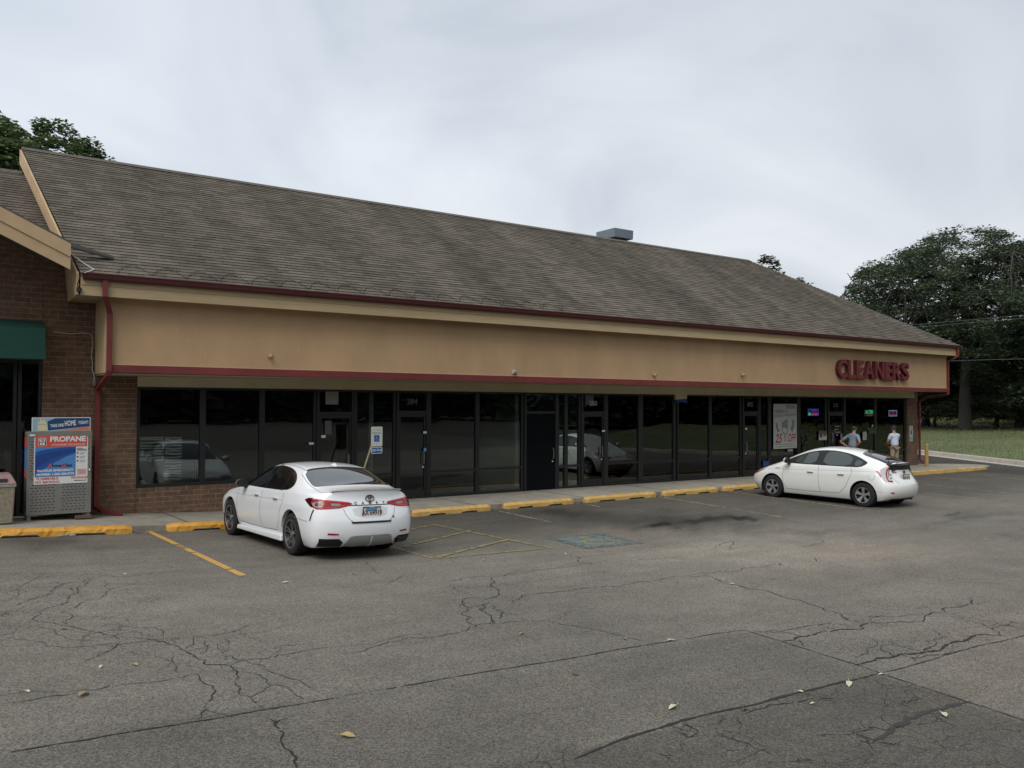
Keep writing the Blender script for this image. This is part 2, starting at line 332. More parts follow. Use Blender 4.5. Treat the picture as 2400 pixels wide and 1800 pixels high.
def text_mb(txt, size=1., extrude=0., bold=0., shear=0., align='CENTER', space=1., squeeze=1.):
    cu = bpy.data.curves.new('txt', 'FONT'); cu.body = txt; cu.size = size; cu.extrude = extrude; cu.offset = bold; cu.shear = shear; cu.align_x = align; cu.align_y = 'CENTER'; cu.space_character = space
    cu.resolution_u = 3; cu.fill_mode = 'BOTH' if extrude else 'FRONT'
    ob = bpy.data.objects.new('txt', cu); COL.objects.link(ob)
    dg = bpy.context.evaluated_depsgraph_get(); me = bpy.data.meshes.new_from_object(ob.evaluated_get(dg))
    mb = MB(); mb.add([(v.co.x * squeeze, v.co.y, v.co.z) for v in me.vertices], [tuple(p.vertices) for p in me.polygons])
    bpy.data.objects.remove(ob); bpy.data.curves.remove(cu); bpy.data.meshes.remove(me)
    return mb
def put(mb, origin, U, V, W=None, rot=0.):
    """map a flat mesh (x,y,z) to origin + x U + y V + z W"""
    U = Vector(U); V = Vector(V); W = Vector(W) if W is not None else U.cross(V); o = Vector(origin); ca, sa = math.cos(rot), math.sin(rot)
    mb.v = [tuple(o + U * (x * ca - y * sa) + V * (x * sa + y * ca) + W * z) for x, y, z in mb.v]; return mb
def join(mbs):
    r = MB()
    for q in mbs: r.add(q.v, q.f)
    return r
# ================================================================== ground
def proj_np(P):
    q = (P - CP) @ RM; z = np.where(q[:, 2] > .3, q[:, 2], .3)
    return 1200 + FPX * q[:, 0] / z, 900 + FPX * q[:, 1] / z, q[:, 2] > .3
def inpoly(px, py, poly):
    c = np.zeros(px.shape, bool); n = len(poly); j = n - 1
    for i in range(n):
        xi, yi = poly[i]; xj, yj = poly[j]
        cond = ((yi > py) != (yj > py)) & (px < (xj - xi) * (py - yi) / (yj - yi + 1e-9) + xi); c ^= cond; j = i
    return c
def coords(lo, hi, step, far): return np.unique(np.round(np.concatenate([-far, np.arange(lo, hi + 1e-6, step), far + 0.]), 4))
xs = np.unique(np.concatenate([[-900, -400, -200, -100, -60, -40, -30, -24, -18, -14, -10], np.arange(-6, 36, .11), np.arange(36, 48, .5), [50, 55, 60, 70, 85, 110, 150, 220, 400, 900]]))
ys = np.unique(np.concatenate([[-900, -400, -200, -100, -60, -40, -30, -20, -10, -4, -1], np.arange(1.4, 16.5, .09), np.arange(17, 30, 1), [33, 38, 45, 60, 85, 110, 150, 220, 400, 900]]))
X, Y = np.meshgrid(xs, ys); Z = G(X.ravel(), Y.ravel()); P = np.stack([X.ravel(), Y.ravel(), Z], 1)
nx, ny = len(xs), len(ys); idx = np.arange(nx * ny).reshape(ny, nx)
F = np.stack([idx[:-1, :-1].ravel(), idx[:-1, 1:].ravel(), idx[1:, 1:].ravel(), idx[1:, :-1].ravel()], 1)
me = bpy.data.meshes.new('asphalt'); me.vertices.add(len(P)); me.vertices.foreach_set('co', P.ravel().astype('f'))
me.loops.add(F.size); me.loops.foreach_set('vertex_index', F.ravel().astype('i')); me.polygons.add(len(F))
me.polygons.foreach_set('loop_start', np.arange(0, F.size, 4, dtype='i')); me.polygons.foreach_set('loop_total', np.full(len(F), 4, dtype='i')); me.update(); me.validate()
# wear and stains of the paving (surveyed outlines), and painted foreground falloff
U_, V_, ok_ = proj_np(P); _rg = np.random.default_rng(2); U0, V0 = U_.copy(), V_.copy()
U_ = U0 + 22 * np.sin(V0 * .21 + .02 * U0) + 10 * np.sin(.11 * U0 + V0 * .35); V_ = V0 + 3.2 * np.sin(U0 * .045 + 1) + 1.7 * np.sin(U0 * .13) + _rg.normal(0, .8, len(U0))
tone = np.ones((len(P), 4)); tone[:, 3] = 0
def blob(cx, cy, rx, ry, amt, col=(1, 1, 1), p=2., rot=0.):
    ca, sa = math.cos(rot), math.sin(rot); du, dv = U_ - cx, V_ - cy; a = (du * ca + dv * sa) / rx; b_ = (-du * sa + dv * ca) / ry
    wgt = np.exp(-(np.abs(a) ** p + np.abs(b_) ** p)) * ok_
    for k in range(3): tone[:, k] *= 1 + wgt * (amt * col[k] if amt > 0 else amt)
Yv, Xv = P[:, 1], P[:, 0]
wob = .7 * np.sin(Xv * .9 + 1) + .4 * np.sin(Xv * 2.3); near = 1 / (1 + np.exp(-(Yv - 11.6 - wob * .5) * 2.2)) * (1 / (1 + np.exp(-(Xv - 5.2) * 1.2)))
tone[:, :3] *= (1 - .40 * near)[:, None]                       # newer sealer in the parking row
near2 = 1 / (1 + np.exp(-(Yv - 15.2) * 2.5)); tone[:, :3] *= (1 - .10 * near2)[:, None]
blob(1760, 1290, 380, 42, .42, (1.05, .97, .88)); blob(1420, 1248, 150, 17, .40, (1.1, .95, .8)); blob(2050, 1300, 220, 35, .22, (1.2, .9, .8))
blob(1330, 1202, 75, 12, -.50); blob(1290, 1197, 45, 6, -.3); blob(1620, 1222, 210, 15, -.42); blob(1560, 1232, 34, 5, -.8, p=4); blob(1745, 1213, 45, 5, -.85, p=4); blob(1560, 1232, 90, 14, -.35); blob(1640, 1218, 60, 6, -.6, p=4); blob(1700, 1216, 60, 8, -.3); blob(1560, 1200, 60, 6, -.25)
blob(1750, 1240, 60, 10, -.25); blob(1900, 1248, 70, 7, -.35); blob(2240, 1215, 60, 7, -.35, rot=-.2); blob(1450, 1215, 90, 8, -.2)
blob(130, 1275, 120, 13, -.42); blob(60, 1262, 90, 10, -.3); blob(2200, 1260, 300, 45, -.10)
blob(700, 1240, 140, 25, -.2); blob(1100, 1230, 260, 35, -.12); blob(1200, 1385, 420, 30, -.05); blob(1950, 1360, 240, 22, -.16)
blob(600, 1440, 500, 70, .10, (1.1, .95, .9)); blob(200, 1420, 230, 50, .10); blob(1150, 1600, 500, 70, .05); blob(2350, 1500, 150, 80, .10, (1.6, .8, .7)); blob(2300, 1620, 160, 50, .12, (1.3, 1, .8))
blob(1180, 1760, 700, 60, -.04); blob(300, 1720, 300, 60, -.04, (1, 1, 1))
U_, V_ = U0, V0
dark = inpoly(U_, V_, [(900, 1900), (1150, 1800), (1390, 1745), (1600, 1688), (1780, 1650), (2060, 1578), (2272, 1647), (2420, 1692), (2600, 1760), (2600, 1990), (900, 1990)]) & ok_
tone[dark, :3] *= .68; tone[dark, 3] = .9
cr2 = inpoly(U_, V_, [(1830, 1500), (1960, 1440), (2160, 1420), (2290, 1400), (2420, 1440), (2420, 1480), (2200, 1540), (2050, 1575), (1830, 1500)]) & ok_
tone[cr2, 3] = .75
cr3 = inpoly(U_, V_, [(-50, 1345), (160, 1330), (330, 1360), (420, 1450), (720, 1500), (650, 1590), (420, 1560), (180, 1520), (-50, 1480)]) & ok_
tone[cr3, 3] = .8; wide = (Yv < 11) & (Xv < 34); tone[wide, 3] = np.maximum(tone[wide, 3], .22)
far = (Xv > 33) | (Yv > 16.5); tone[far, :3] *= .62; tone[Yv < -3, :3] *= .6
leftbl = inpoly(U_, V_, [(-200, 1768), (0, 1763), (460, 1682), (800, 1633), (1340, 1560), (1750, 1477), (2060, 1578), (1600, 1688), (1150, 1800), (900, 1990), (-200, 1990)]) & ok_
tone[leftbl, :3] *= .86
fg = np.clip((V_ - 1380) / 420, 0, 1) * ok_; tone[:, :3] *= (1 - .20 * fg)[:, None]  # darker foreground: paving tone and lens vignetting painted into the colour
ca = me.color_attributes.new('tone', 'FLOAT_COLOR', 'POINT'); tone[:, :3] *= .5; ca.data.foreach_set('color', tone.ravel().astype('f'))
me.materials.append(M['asphalt']); me.polygons.foreach_set('use_smooth', [True] * len(me.polygons))
ground = bpy.data.objects.new('asphalt_ground', me); COL.objects.link(ground); struct(ground)

# ------------------------------------------------------------------ cracks and paving joints
def roughen(pts, amp, rnd, lev=4):
    for _ in range(lev):
        out = [pts[0]]
        for a, b in zip(pts[:-1], pts[1:]):
            L_ = (b - a).length; n_ = Vector((-(b - a).y, (b - a).x, 0))
            if n_.length > 0 and L_ > .05: out.append((a + b) / 2 + n_.normalized() * rnd.gauss(0, amp) * L_)
            out.append(b)
        pts = out
    return pts
def ribbon(mb, pts, wfun, dz=.004, gaps=0., rnd=None):
    prev = None; n_ = len(pts)
    for i, p in enumerate(pts):
        d = pts[min(i + 1, n_ - 1)] - pts[max(i - 1, 0)]; d.z = 0
        if d.length < 1e-6: continue
        s_ = Vector((-d.y, d.x, 0)).normalized() * wfun(i / (n_ - 1)) * .5; a, b = p + s_, p - s_
        za_, zb_ = float(G(a.x, a.y)) + dz, float(G(b.x, b.y)) + dz
        a = Vector((a.x, a.y, za_)); b = Vector((b.x, b.y, zb_))
        if prev and not (gaps and rnd.random() < gaps): mb.add([prev[0], prev[1], b, a], [(0, 1, 2, 3)])
        prev = (a, b)
CR = MB(); rnd = random.Random(3)
def crack(zp, off, sc, wd=.014, amp=.10, branches=.5, gaps=.04):
    pts = [Vector(gp(off[0] + x / sc, off[1] + y / sc)) for x, y in zp]
    for p in pts: p.z = 0
    lev = 5 if wd < .03 else 4
    q = roughen(pts, amp, rnd, lev); ph = rnd.random() * 9
    ribbon(CR, q, lambda t: max(.003, wd * (.42 + .42 * math.sin(ph + t * 23) ** 2 + rnd.uniform(-.25, .35)) * (min(1, t * 8 + .25) * min(1, (1 - t) * 8 + .25))), gaps=gaps, rnd=rnd)
    nb = int(branches * sum((b - a).length for a, b in zip(pts[:-1], pts[1:])) * 1.1)
    for _ in range(nb):
        i = rnd.randrange(1, len(q)); p = q[i]; d = (q[i] - q[i - 1]); an = math.atan2(d.y, d.x) + rnd.choice([-1, 1]) * rnd.uniform(.4, 1.3); L_ = rnd.uniform(.08, .5)
        e_ = p + Vector((math.cos(an), math.sin(an), 0)) * L_; br = roughen([p, e_], .16, rnd, 3)
        ribbon(CR, br, lambda t: wd * .38 * (1 - t * .8), gaps=.05, rnd=rnd)
s2 = 2.765; A2 = (0, 1200); A3 = (800, 1150); A4 = (1600, 1150)
web = [(A2, z_, w_) for z_, w_ in [
 ([(0, 1245), (190, 1225), (400, 1190), (600, 1155), (830, 1115), (1000, 1100), (1200, 1065), (1260, 1050)], .011), ([(0, 1190), (180, 1165), (400, 1165), (640, 1140)], .007),
 ([(1260, 1050), (1380, 1130), (1400, 1160), (1370, 1190), (1335, 1240), (1340, 1280), (1300, 1310), (1295, 1350)], .013), ([(1340, 1280), (1490, 1325)], .009),
 ([(545, 975), (700, 905), (760, 860), (940, 840), (1060, 840), (1150, 870), (1200, 900), (1260, 940), (1340, 990), (1500, 995), (1530, 1030), (1540, 1080), (1530, 1120), (1550, 1170), (1620, 1205), (1710, 1280)], .015),
 ([(1620, 1205), (1700, 1165), (1760, 1125), (1730, 1085), (1690, 1060), (1640, 1045)], .01), ([(1760, 1125), (1840, 1130), (1900, 1170), (1980, 1225)], .011),
 ([(1500, 995), (1600, 960), (1780, 940), (1950, 905), (2212, 875)], .011), ([(1340, 925), (1480, 940), (1600, 970), (1700, 1020), (1800, 1050), (1950, 1100), (2010, 1140), (2212, 1150)], .008),
 ([(0, 620), (120, 600), (230, 560), (330, 510), (440, 460), (600, 440)], .013), ([(40, 580), (120, 490), (180, 460), (240, 425), (360, 400)], .009),
 ([(260, 650), (400, 600), (440, 570), (500, 520), (560, 460), (620, 430)], .012), ([(400, 650), (520, 600), (640, 560), (720, 500), (830, 470)], .011),
 ([(260, 650), (240, 710), (430, 740), (520, 760), (640, 780), (750, 810), (770, 840)], .013), ([(400, 650), (430, 700), (420, 730)], .010),
 ([(560, 400), (680, 410), (820, 420), (1050, 390), (1250, 370)], .012), ([(650, 720), (800, 745), (1000, 750), (1060, 800)], .010),
 ([(770, 815), (900, 820), (1020, 830), (1150, 820), (1300, 810), (1440, 790), (1600, 740), (1700, 720)], .009), ([(860, 900), (1000, 930), (1120, 970), (1140, 1020), (1200, 1050)], .008),
 ([(1730, 1335), (1780, 1380), (1840, 1430), (1820, 1490), (1880, 1550), (1920, 1600), (1915, 1670)], .020), ([(1780, 1380), (1880, 1330)], .009),
 ([(0, 350), (250, 350), (420, 345), (700, 320), (1000, 300), (1270, 285)], .008), ([(0, 810), (150, 830), (300, 870), (450, 880), (600, 870), (760, 850)], .008), ([(0, 730), (110, 740), (230, 745), (380, 800), (620, 835)], .007),
 ([(1250, 815), (1260, 850), (1200, 890)], .009), ([(1330, 830), (1350, 870), (1340, 910), (1290, 925)], .010), ([(0, 660), (150, 620), (260, 580), (420, 570)], .007), ([(1640, 1045), (1560, 1040), (1380, 1035), (1290, 1045)], .006), ([(1430, 880), (1500, 810), (1600, 790), (1900, 730)], .007)]]
web += [(A3, z_, w_) for z_, w_ in [
 ([(0, 1060), (300, 985), (600, 950), (820, 900), (1000, 865), (1130, 850), (1330, 840)], .012), ([(0, 1010), (300, 970), (420, 935), (600, 910)], .008), ([(1330, 845), (1550, 890), (1800, 940), (1980, 975), (2060, 990)], .012),
 ([(650, 600), (780, 570), (980, 555), (1200, 530), (1400, 500), (1680, 475)], .014), ([(660, 605), (760, 650), (890, 685)], .008), ([(965, 560), (980, 620), (990, 690), (950, 700), (880, 715)], .018), ([(920, 740), (940, 800), (1000, 865)], .022),
 ([(780, 760), (785, 720), (840, 695), (900, 690)], .012), ([(780, 720), (830, 760), (780, 800), (810, 850), (880, 880)], .014), ([(980, 740), (1050, 790), (1040, 840)], .013), ([(830, 760), (920, 745), (960, 720)], .012),
 ([(1120, 730), (1170, 680), (1290, 665), (1450, 650), (1700, 620), (1950, 590), (2212, 560)], .016), ([(160, 455), (220, 500), (250, 545)], .010), ([(0, 835), (180, 820), (380, 800), (480, 765)], .007),
 ([(1480, 410), (1530, 450), (1560, 470), (1650, 475)], .016), ([(1550, 360), (1650, 385), (1720, 400)], .012), ([(1910, 450), (2100, 440), (2212, 425)], .014), ([(200, 585), (400, 600), (650, 600)], .009), ([(1330, 835), (1450, 800), (1570, 775)], .007), ([(300, 600), (360, 575), (430, 545)], .012), ([(1720, 405), (1830, 430), (1990, 440)], .007)]]
web += [(A4, z_, w_) for z_, w_ in [
 ([(0, 555), (150, 550), (300, 600), (560, 655), (760, 710), (1000, 795), (1070, 840), (1200, 860)], .018), ([(0, 555), (200, 530), (400, 500), (560, 485)], .014), ([(1000, 795), (1200, 815), (1400, 820), (1560, 800)], .012),
 ([(1200, 860), (1000, 905), (850, 935), (740, 950), (650, 975)], .03), ([(1200, 860), (1400, 850), (1560, 850), (1600, 800), (1700, 760), (1860, 735), (1880, 695)], .020), ([(460, 915), (620, 910), (800, 880), (970, 855)], .014), ([(750, 970), (790, 1010)], .015),
 ([(1120, 1130), (1250, 1100), (1400, 1060), (1550, 1050), (1700, 1010), (1850, 965), (1980, 930)], .04), ([(1400, 1060), (1500, 1090), (1700, 1060), (1810, 1030)], .014), ([(210, 1575), (330, 1610), (450, 1659), (600, 1720)], .010), ([(0, 1510), (100, 1560), (30, 1600)], .014),
 ([(860, 440), (1000, 475), (1080, 500), (1400, 535), (1800, 590), (2030, 600), (2212, 640)], .010), ([(860, 1590), (950, 1580), (1150, 1560), (1400, 1560)], .010), ([(1280, 1460), (1330, 1510), (1400, 1540)], .008), ([(400, 1450), (560, 1390), (800, 1360), (1000, 1350)], .014),
 ([(1400, 1340), (1450, 1380), (1560, 1350)], .014), ([(750, 365), (900, 340), (940, 320)], .016), ([(2050, 880), (2130, 850), (2212, 870), (2300, 860)], .014), ([(1900, 850), (2000, 900), (2050, 880)], .009), ([(1690, 165), (1740, 155), (1780, 135)], .03), ([(2030, 275), (2130, 300), (2212, 315)], .014),
 ([(220, 380), (240, 350), (320, 330), (300, 390)], .014), ([(320, 340), (440, 375)], .010), ([(2120, 265), (2212, 250)], .014), ([(1190, 950), (1250, 1010), (1190, 1060), (1110, 1080)], .009), ([(1560, 1050), (1640, 1010), (1660, 960), (1630, 900)], .010), ([(1300, 1000), (1450, 1020), (1550, 1050)], .008), ([(840, 435), (870, 465)], .014)]]
for off, z_, w_ in web: crack(z_, off, s2, w_ * 1.0, branches=1.5)
crk = CR.build('pavement_cracks', M['crack'], recalc=False); struct(crk)
CR = MB()
for off, z_, w_ in [(A2, [(-200, 1600), (0, 1568), (700, 1450), (1300, 1355), (1700, 1285), (2212, 1200)], .024), (A3, [(0, 1335), (560, 1240), (1000, 1165), (1500, 1085), (1950, 1005), (2212, 965)], .024),
     (A4, [(0, 965), (200, 930), (400, 905), (650, 980), (900, 1060), (1100, 1120), (1270, 1180), (1600, 1290), (1860, 1375), (2212, 1490), (2500, 1600)], .020),
     (A4, [(-700, 1740), (-350, 1600), (0, 1490), (250, 1430), (500, 1380), (750, 1310), (1000, 1250), (1270, 1185)], .045), (A4, [(1270, 1185), (1500, 1130), (1800, 1040), (2000, 990), (2212, 940), (2400, 900)], .018)]:
    crack(z_, off, s2, w_ * .85, .012, .25, .01)
sm = CR.build('paving_joints', M['seam'], recalc=False); struct(sm)
CR = MB(); crack([(1240, 1620), (1350, 1560), (1450, 1480), (1600, 1430), (1750, 1390), (1860, 1370)], A4, s2, .065, .05, 0, 0)
struct(CR.build('tar_seal_strip', mk('tar', (.030, .029, .027), .85), recalc=False))

# ------------------------------------------------------------------ painted markings (worn paint sheets)
def stripe(a, b, wd, name, mat, dz=.006, seg=24, wear=0., seed=1):
    r_ = random.Random(seed); mb = MB(); a = Vector((a[0], a[1], 0)); b = Vector((b[0], b[1], 0)); d = (b - a).normalized(); n_ = Vector((-d.y, d.x, 0)); prev = None
    seg = max(seg, int((b - a).length / .06)) if wear else seg
    for i in range(seg + 1):
        t = i / seg; p = a + (b - a) * t; w1 = wd * .5 * (1 - wear * r_.random()); w2 = wd * .5 * (1 - wear * r_.random()); q = [p + n_ * w1, p - n_ * w2]
        q = [Vector((v.x, v.y, float(G(v.x, v.y)) + dz)) for v in q]
        if prev and not (wear and r_.random() < wear * .45): mb.add([prev[0], prev[1], q[1], q[0]], [(0, 1, 2, 3)])
        prev = q
    o = mb.build(name, mat, recalc=False); struct(o); return o
g2 = lambda x, y: gp(x, y)[:2]
stripe(g2(348, 1245), g2(570, 1350), .115, 'parking_line', M['line'], wear=.10, seed=2)
stripe(g2(800, 1250), g2(1014, 1309), .085, 'parking_line', M['fadeg'], wear=.25, seed=3)
stripe(g2(1014, 1310), g2(1292, 1285), .085, 'hatch_line', M['fadeg'], wear=.25, seed=4, dz=.0075)
stripe(g2(1292, 1286), g2(1015, 1230), .085, 'hatch_line', M['fadeg'], wear=.4, seed=5, dz=.009)
stripe(g2(1020, 1308), g2(1190, 1266), .09, 'hatch_line', M['fadeg'], wear=.25, seed=6, dz=.0105)
stripe(g2(930, 1286), g2(1100, 1245), .085, 'hatch_line', M['fadeg'], wear=.35, seed=7, dz=.0105)
stripe(g2(900, 1256), g2(1020, 1230), .085, 'hatch_line', M['fadeg'], wear=.35, seed=8, dz=.0105)
for k, (a, b, wr) in enumerate([((1169, 1198), (1290, 1224), .5), ((1367, 1181), (1406, 1188), .35), ((1541, 1164), (1700, 1190), .3), ((1700, 1190), (1830, 1212), .6), ((1697, 1151), (2060, 1199), .25), ((2130, 1175), (2230, 1190), .6), ((2157, 1155), (2370, 1177), .4), ((2165, 1135), (2400, 1160), .4), ((2265, 1111), (2330, 1115), .4), ((2180, 1118), (2300, 1128), .5), ((2338, 1118), (2400, 1124), .4)]):
    stripe(g2(*a), g2(*b), .09, 'parking_line', M['fade'], wear=wr, seed=20 + k)
mb = MB(); r_ = random.Random(9)                    # faded blue access symbol patch: ragged cells of paint
for i in range(34):
    for j in range(34):
        u, v = (i + .5) / 34, (j + .5) / 34; edge = min(u, 1 - u, v, 1 - v)
        if r_.random() < (.55 if edge < .12 else .93) * (1.05 - .5 * max(0, u - .55)):
            P0 = Vector((*g2(1278, 1261), 0)); PU = Vector((*g2(1410, 1250), 0)); PV = Vector((*g2(1372, 1287), 0))
            p = P0 + (PU - P0) * u + (PV - P0) * v; du = (PU - P0) / 34 * .52; dv = (PV - P0) / 34 * .52
            q = [p - du - dv, p + du - dv, p + du + dv, p - du + dv]; mb.add([(c_.x, c_.y, float(G(c_.x, c_.y)) + .006) for c_ in q], [(0, 1, 2, 3)])
struct(mb.build('blue_access_marking', M['bluep'], recalc=False))
P0 = Vector((*g2(1278, 1261), 0)); PU = Vector((*g2(1410, 1250), 0)); PV = Vector((*g2(1372, 1287), 0)); mb = MB()
def uvp(u, v): p = P0 + (PU - P0) * u + (PV - P0) * v; return Vector((p.x, p.y, 0))
pp = [uvp(.5 + .22 * math.cos(a), .62 + .2 * math.sin(a)) for a in np.linspace(.9, 5.6, 16)]
ribbon(mb, pp, lambda t: .06, dz=.008); ribbon(mb, [uvp(.5, .15), uvp(.5, .5), uvp(.72, .5), uvp(.8, .8)], lambda t: .07, dz=.009)
struct(mb.build('access_symbol_paint', M['fadeg'], recalc=False))

# ------------------------------------------------------------------ sidewalk
DW = 18.31; YE = 16.42
mb = MB(); sx_ = list(np.arange(-8, 33.01, .5))
for a, b in zip(sx_[:-1], sx_[1:]):
    mb.hexa([(a, YE, -.7), (b, YE, -.7), (b, DW + .1, -.7), (a, DW + .1, -.7), (a, YE, walk_z(a) - .012), (b, YE, walk_z(b) - .012), (b, DW + .1, walk_z(b)), (a, DW + .1, walk_z(a))])
struct(mb.build('sidewalk', M['concrete']))
E_ = [(33.0, YE), (34.9, YE), (35.4, 16.6), (35.55, 16.9), (35.4, 17.5), (34.6, 18.2), (33.6, 18.6), (33.0, 18.6)]
mb = MB(); mb.prism([(x, y, -.7) for x, y in E_], (0, 0, .7 + walk_z(34) - .0)); struct(mb.build('sidewalk_end', M['concrete'], bevel=.02))
mb = MB()
for xj in [-2.2, .8, 3.95, 7.2, 10.4, 13.6, 16.8, 20, 23.2, 26.4, 29.6, 32.7]:
    a = Vector((xj, DW, walk_z(xj) + .003)); b = Vector((xj + .12, YE + .02, walk_z(xj + .12) - .008)); mb.add([a, a + Vector((.022, 0, 0)), b + Vector((.022, 0, 0)), b], [(0, 1, 2, 3)])
struct(mb.build('sidewalk_joints', M['seam'], recalc=False))
# painted curb at the right end
mb = MB(); r_ = random.Random(5); pv = None
for i in range(31):
    t = i / 30; x = 28.2 + 6.3 * t; hh = .135 - .03 * t; w1 = r_.uniform(-.03, .03); z0 = float(G(x, 16.3)); a = (x, YE - .13 + w1, z0 - .02); b = (x, YE - .11 + w1 * .6, z0 + hh + r_.uniform(-.025, .01)); c_ = (x, YE + .01, z0 + hh + .005)
    if pv: mb.add([pv[0], a, b, pv[1]], [(0, 1, 2, 3)]); mb.add([pv[1], b, c_, pv[2]], [(0, 1, 2, 3)])
    pv = (a, b, c_)
o = mb.build('yellow_painted_curb', M['yel'], smooth=False); struct(o)

# ------------------------------------------------------------------ lawn, drive curb
def lw(s, d):                                       # s along the drive curb, d away from it
    o0 = Vector((36.0, 13.3, 0)); t_ = Vector((.541, .841, 0)); n_ = Vector((.841, -.541, 0)); p = o0 + t_ * s + n_ * d; return p
def lz(d): return -.16 + .0155 * max(0, d - .5)
mb = MB(); ss = [-16, -12] + list(np.arange(-8, 30, 2)) + [35, 45, 60, 90]; dd = [.42, 2, 5, 9, 14, 20, 26, 32, 40, 60]
for i in range(len(ss) - 1):
    for j in range(len(dd) - 1):
        q = []
        for s_, d_ in ((ss[i], dd[j]), (ss[i + 1], dd[j]), (ss[i + 1], dd[j + 1]), (ss[i], dd[j + 1])): p = lw(s_, d_); q.append((p.x, p.y, lz(d_)))
        mb.add(q, [(0, 1, 2, 3)])
struct(mb.build('lawn', M['grass'], smooth=True))
mb = MB()
for i in range(len(ss) - 1):
    a, b = ss[i], ss[i + 1]; pr = [(-.42, -.33), (-.42, -.312), (.02, -.30), (.08, -.15), (.12, -.14), (.40, -.135), (.44, -.16), (.44, -.5), (-.42, -.5)]
    q = []
    for s_ in (a, b):
        for d_, z_ in pr: p = lw(s_, d_); q.append((p.x, p.y, z_))
    n_ = len(pr); mb.add(q, [(k, (k + 1) % n_, n_ + (k + 1) % n_, n_ + k) for k in range(n_)])
struct(mb.build('drive_curb', M['curbc']))
def blades(name, mat, regions, seed):
    r_ = random.Random(seed); mb = MB()
    for (s0, s1, d0, d1, cnt, h0, h1, w_) in regions:
        for _ in range(cnt):
            d_ = r_.uniform(d0, d1); p = lw(r_.uniform(s0, s1), d_); z_ = lz(d_); h = r_.uniform(h0, h1); an = r_.uniform(0, PI); wx, wy = math.cos(an) * w_, math.sin(an) * w_; lx, ly = r_.uniform(-.3, .3) * h, r_.uniform(-.3, .3) * h
            mb.add([(p.x - wx, p.y - wy, z_ - .01), (p.x + wx, p.y + wy, z_ - .01), (p.x + lx, p.y + ly, z_ + h)], [(0, 1, 2)])
    o = mb.build(name, mat, recalc=False); return o
tag(blades('grass', M['blade'], [(-6, 40, .45, 12, 16000, .03, .10, .018), (-6, 60, 12, 32, 16000, .05, .16, .035)], 4), 'mown green grass strip beyond the drive curb', 'grass', kind='stuff')
tag(blades('weeds', M['weed'], [(-6, 70, 27.5, 33, 7000, .12, .5, .04), (20, 32, 27.5, 30, 700, .3, .75, .05)], 5), 'tall pale weeds along the far edge of the lawn', 'weeds', kind='stuff')

# ================================================================== the long shop building
BLD = empty('strip_mall_building', (18, 18.3, 0), 0, 'long shop building with grey shingle roof, tan stucco band and dark glass fronts', 'building')
XL, XR = 2.65, 33.02; YF = 17.10
zt = lambda x: 2.970 - .0017 * (x - 2.7); zb_ = lambda x: 2.825 - .0017 * (x - 2.7)
# stucco box
mb = MB(); mb.hexa([(XL, YF, zt(XL) - .05), (XR, YF, zt(XR) - .05), (XR, DW + .3, zt(XR) - .05), (XL, DW + .3, zt(XL) - .05), (XL, YF, 4.60), (XR, YF, 4.60), (XR, DW + .3, 4.60), (XL, DW + .3, 4.60)])
mb.build('stucco_panel', M['stucco'], BLD)
mb = MB(); y0 = YF - .035
mb.hexa([(XL - .01, y0, zb_(XL)), (XR + .02, y0, zb_(XR)), (XR + .02, YF + .002, zb_(XR)), (XL - .01, YF + .002, zb_(XL)), (XL - .01, y0, zt(XL)), (XR + .02, y0, zt(XR)), (XR + .02, YF + .002, zt(XR)), (XL - .01, YF + .002, zt(XL))])
mb.hexa([(XR + .003, YF + .003, zb_(XR)), (XR + .03, YF + .003, zb_(XR)), (XR + .03, DW, zb_(XR)), (XR + .003, DW, zb_(XR)), (XR + .003, YF + .003, zt(XR)), (XR + .03, YF + .003, zt(XR)), (XR + .03, DW, zt(XR)), (XR + .003, DW, zt(XR))])
mb.build('red_trim_band', M['redtrim'], BLD)
mb = MB(); mb.hexa([(XL - .03, y0 + .008, zt(XL) + .0005), (XR, y0 + .008, zt(XR) + .0005), (XR, YF - .001, zt(XR) + .0005), (XL - .03, YF - .001, zt(XL) + .0005), (XL - .03, y0 + .008, zt(XL) + .016), (XR, y0 + .008, zt(XR) + .016), (XR, YF - .001, zt(XR) + .016), (XL - .03, YF - .001, zt(XL) + .016)])
mb.build('trim_flashing', mk('pale flashing', (.52, .35, .22), .6), BLD)
mb = MB(); mb.box(XL - .005, XR, YF + .004, DW + .05, 2.79, 2.815); mb.build('walkway_soffit', M['soffit'], BLD)
mb = MB(); mb.hexa([(XL - .022, YF - .03, zt(XL) - .15), (XL - .002, YF - .03, zt(XL) - .15), (XL - .002, DW, zt(XL) - .15), (XL - .022, DW, zt(XL) - .15), (XL - .022, YF - .03, 4.3), (XL - .002, YF - .03, 4.3), (XL - .002, DW, 4.3), (XL - .022, DW, 4.3)]); mb.build('end_panel', M['tan'], BLD)
mb = MB(); mb.box(XL - .035, XL - .0225, YF + .9, YF + 1.0, zt(XL) - .15, 4.25); mb.build('corner_board', M['cream'], BLD); mb = MB(); mb.box(XL - .035, XL - .0225, YF - .03, YF + .06, zt(XL) - .15, 4.25); mb.build('corner_board', M['cream'], BLD)
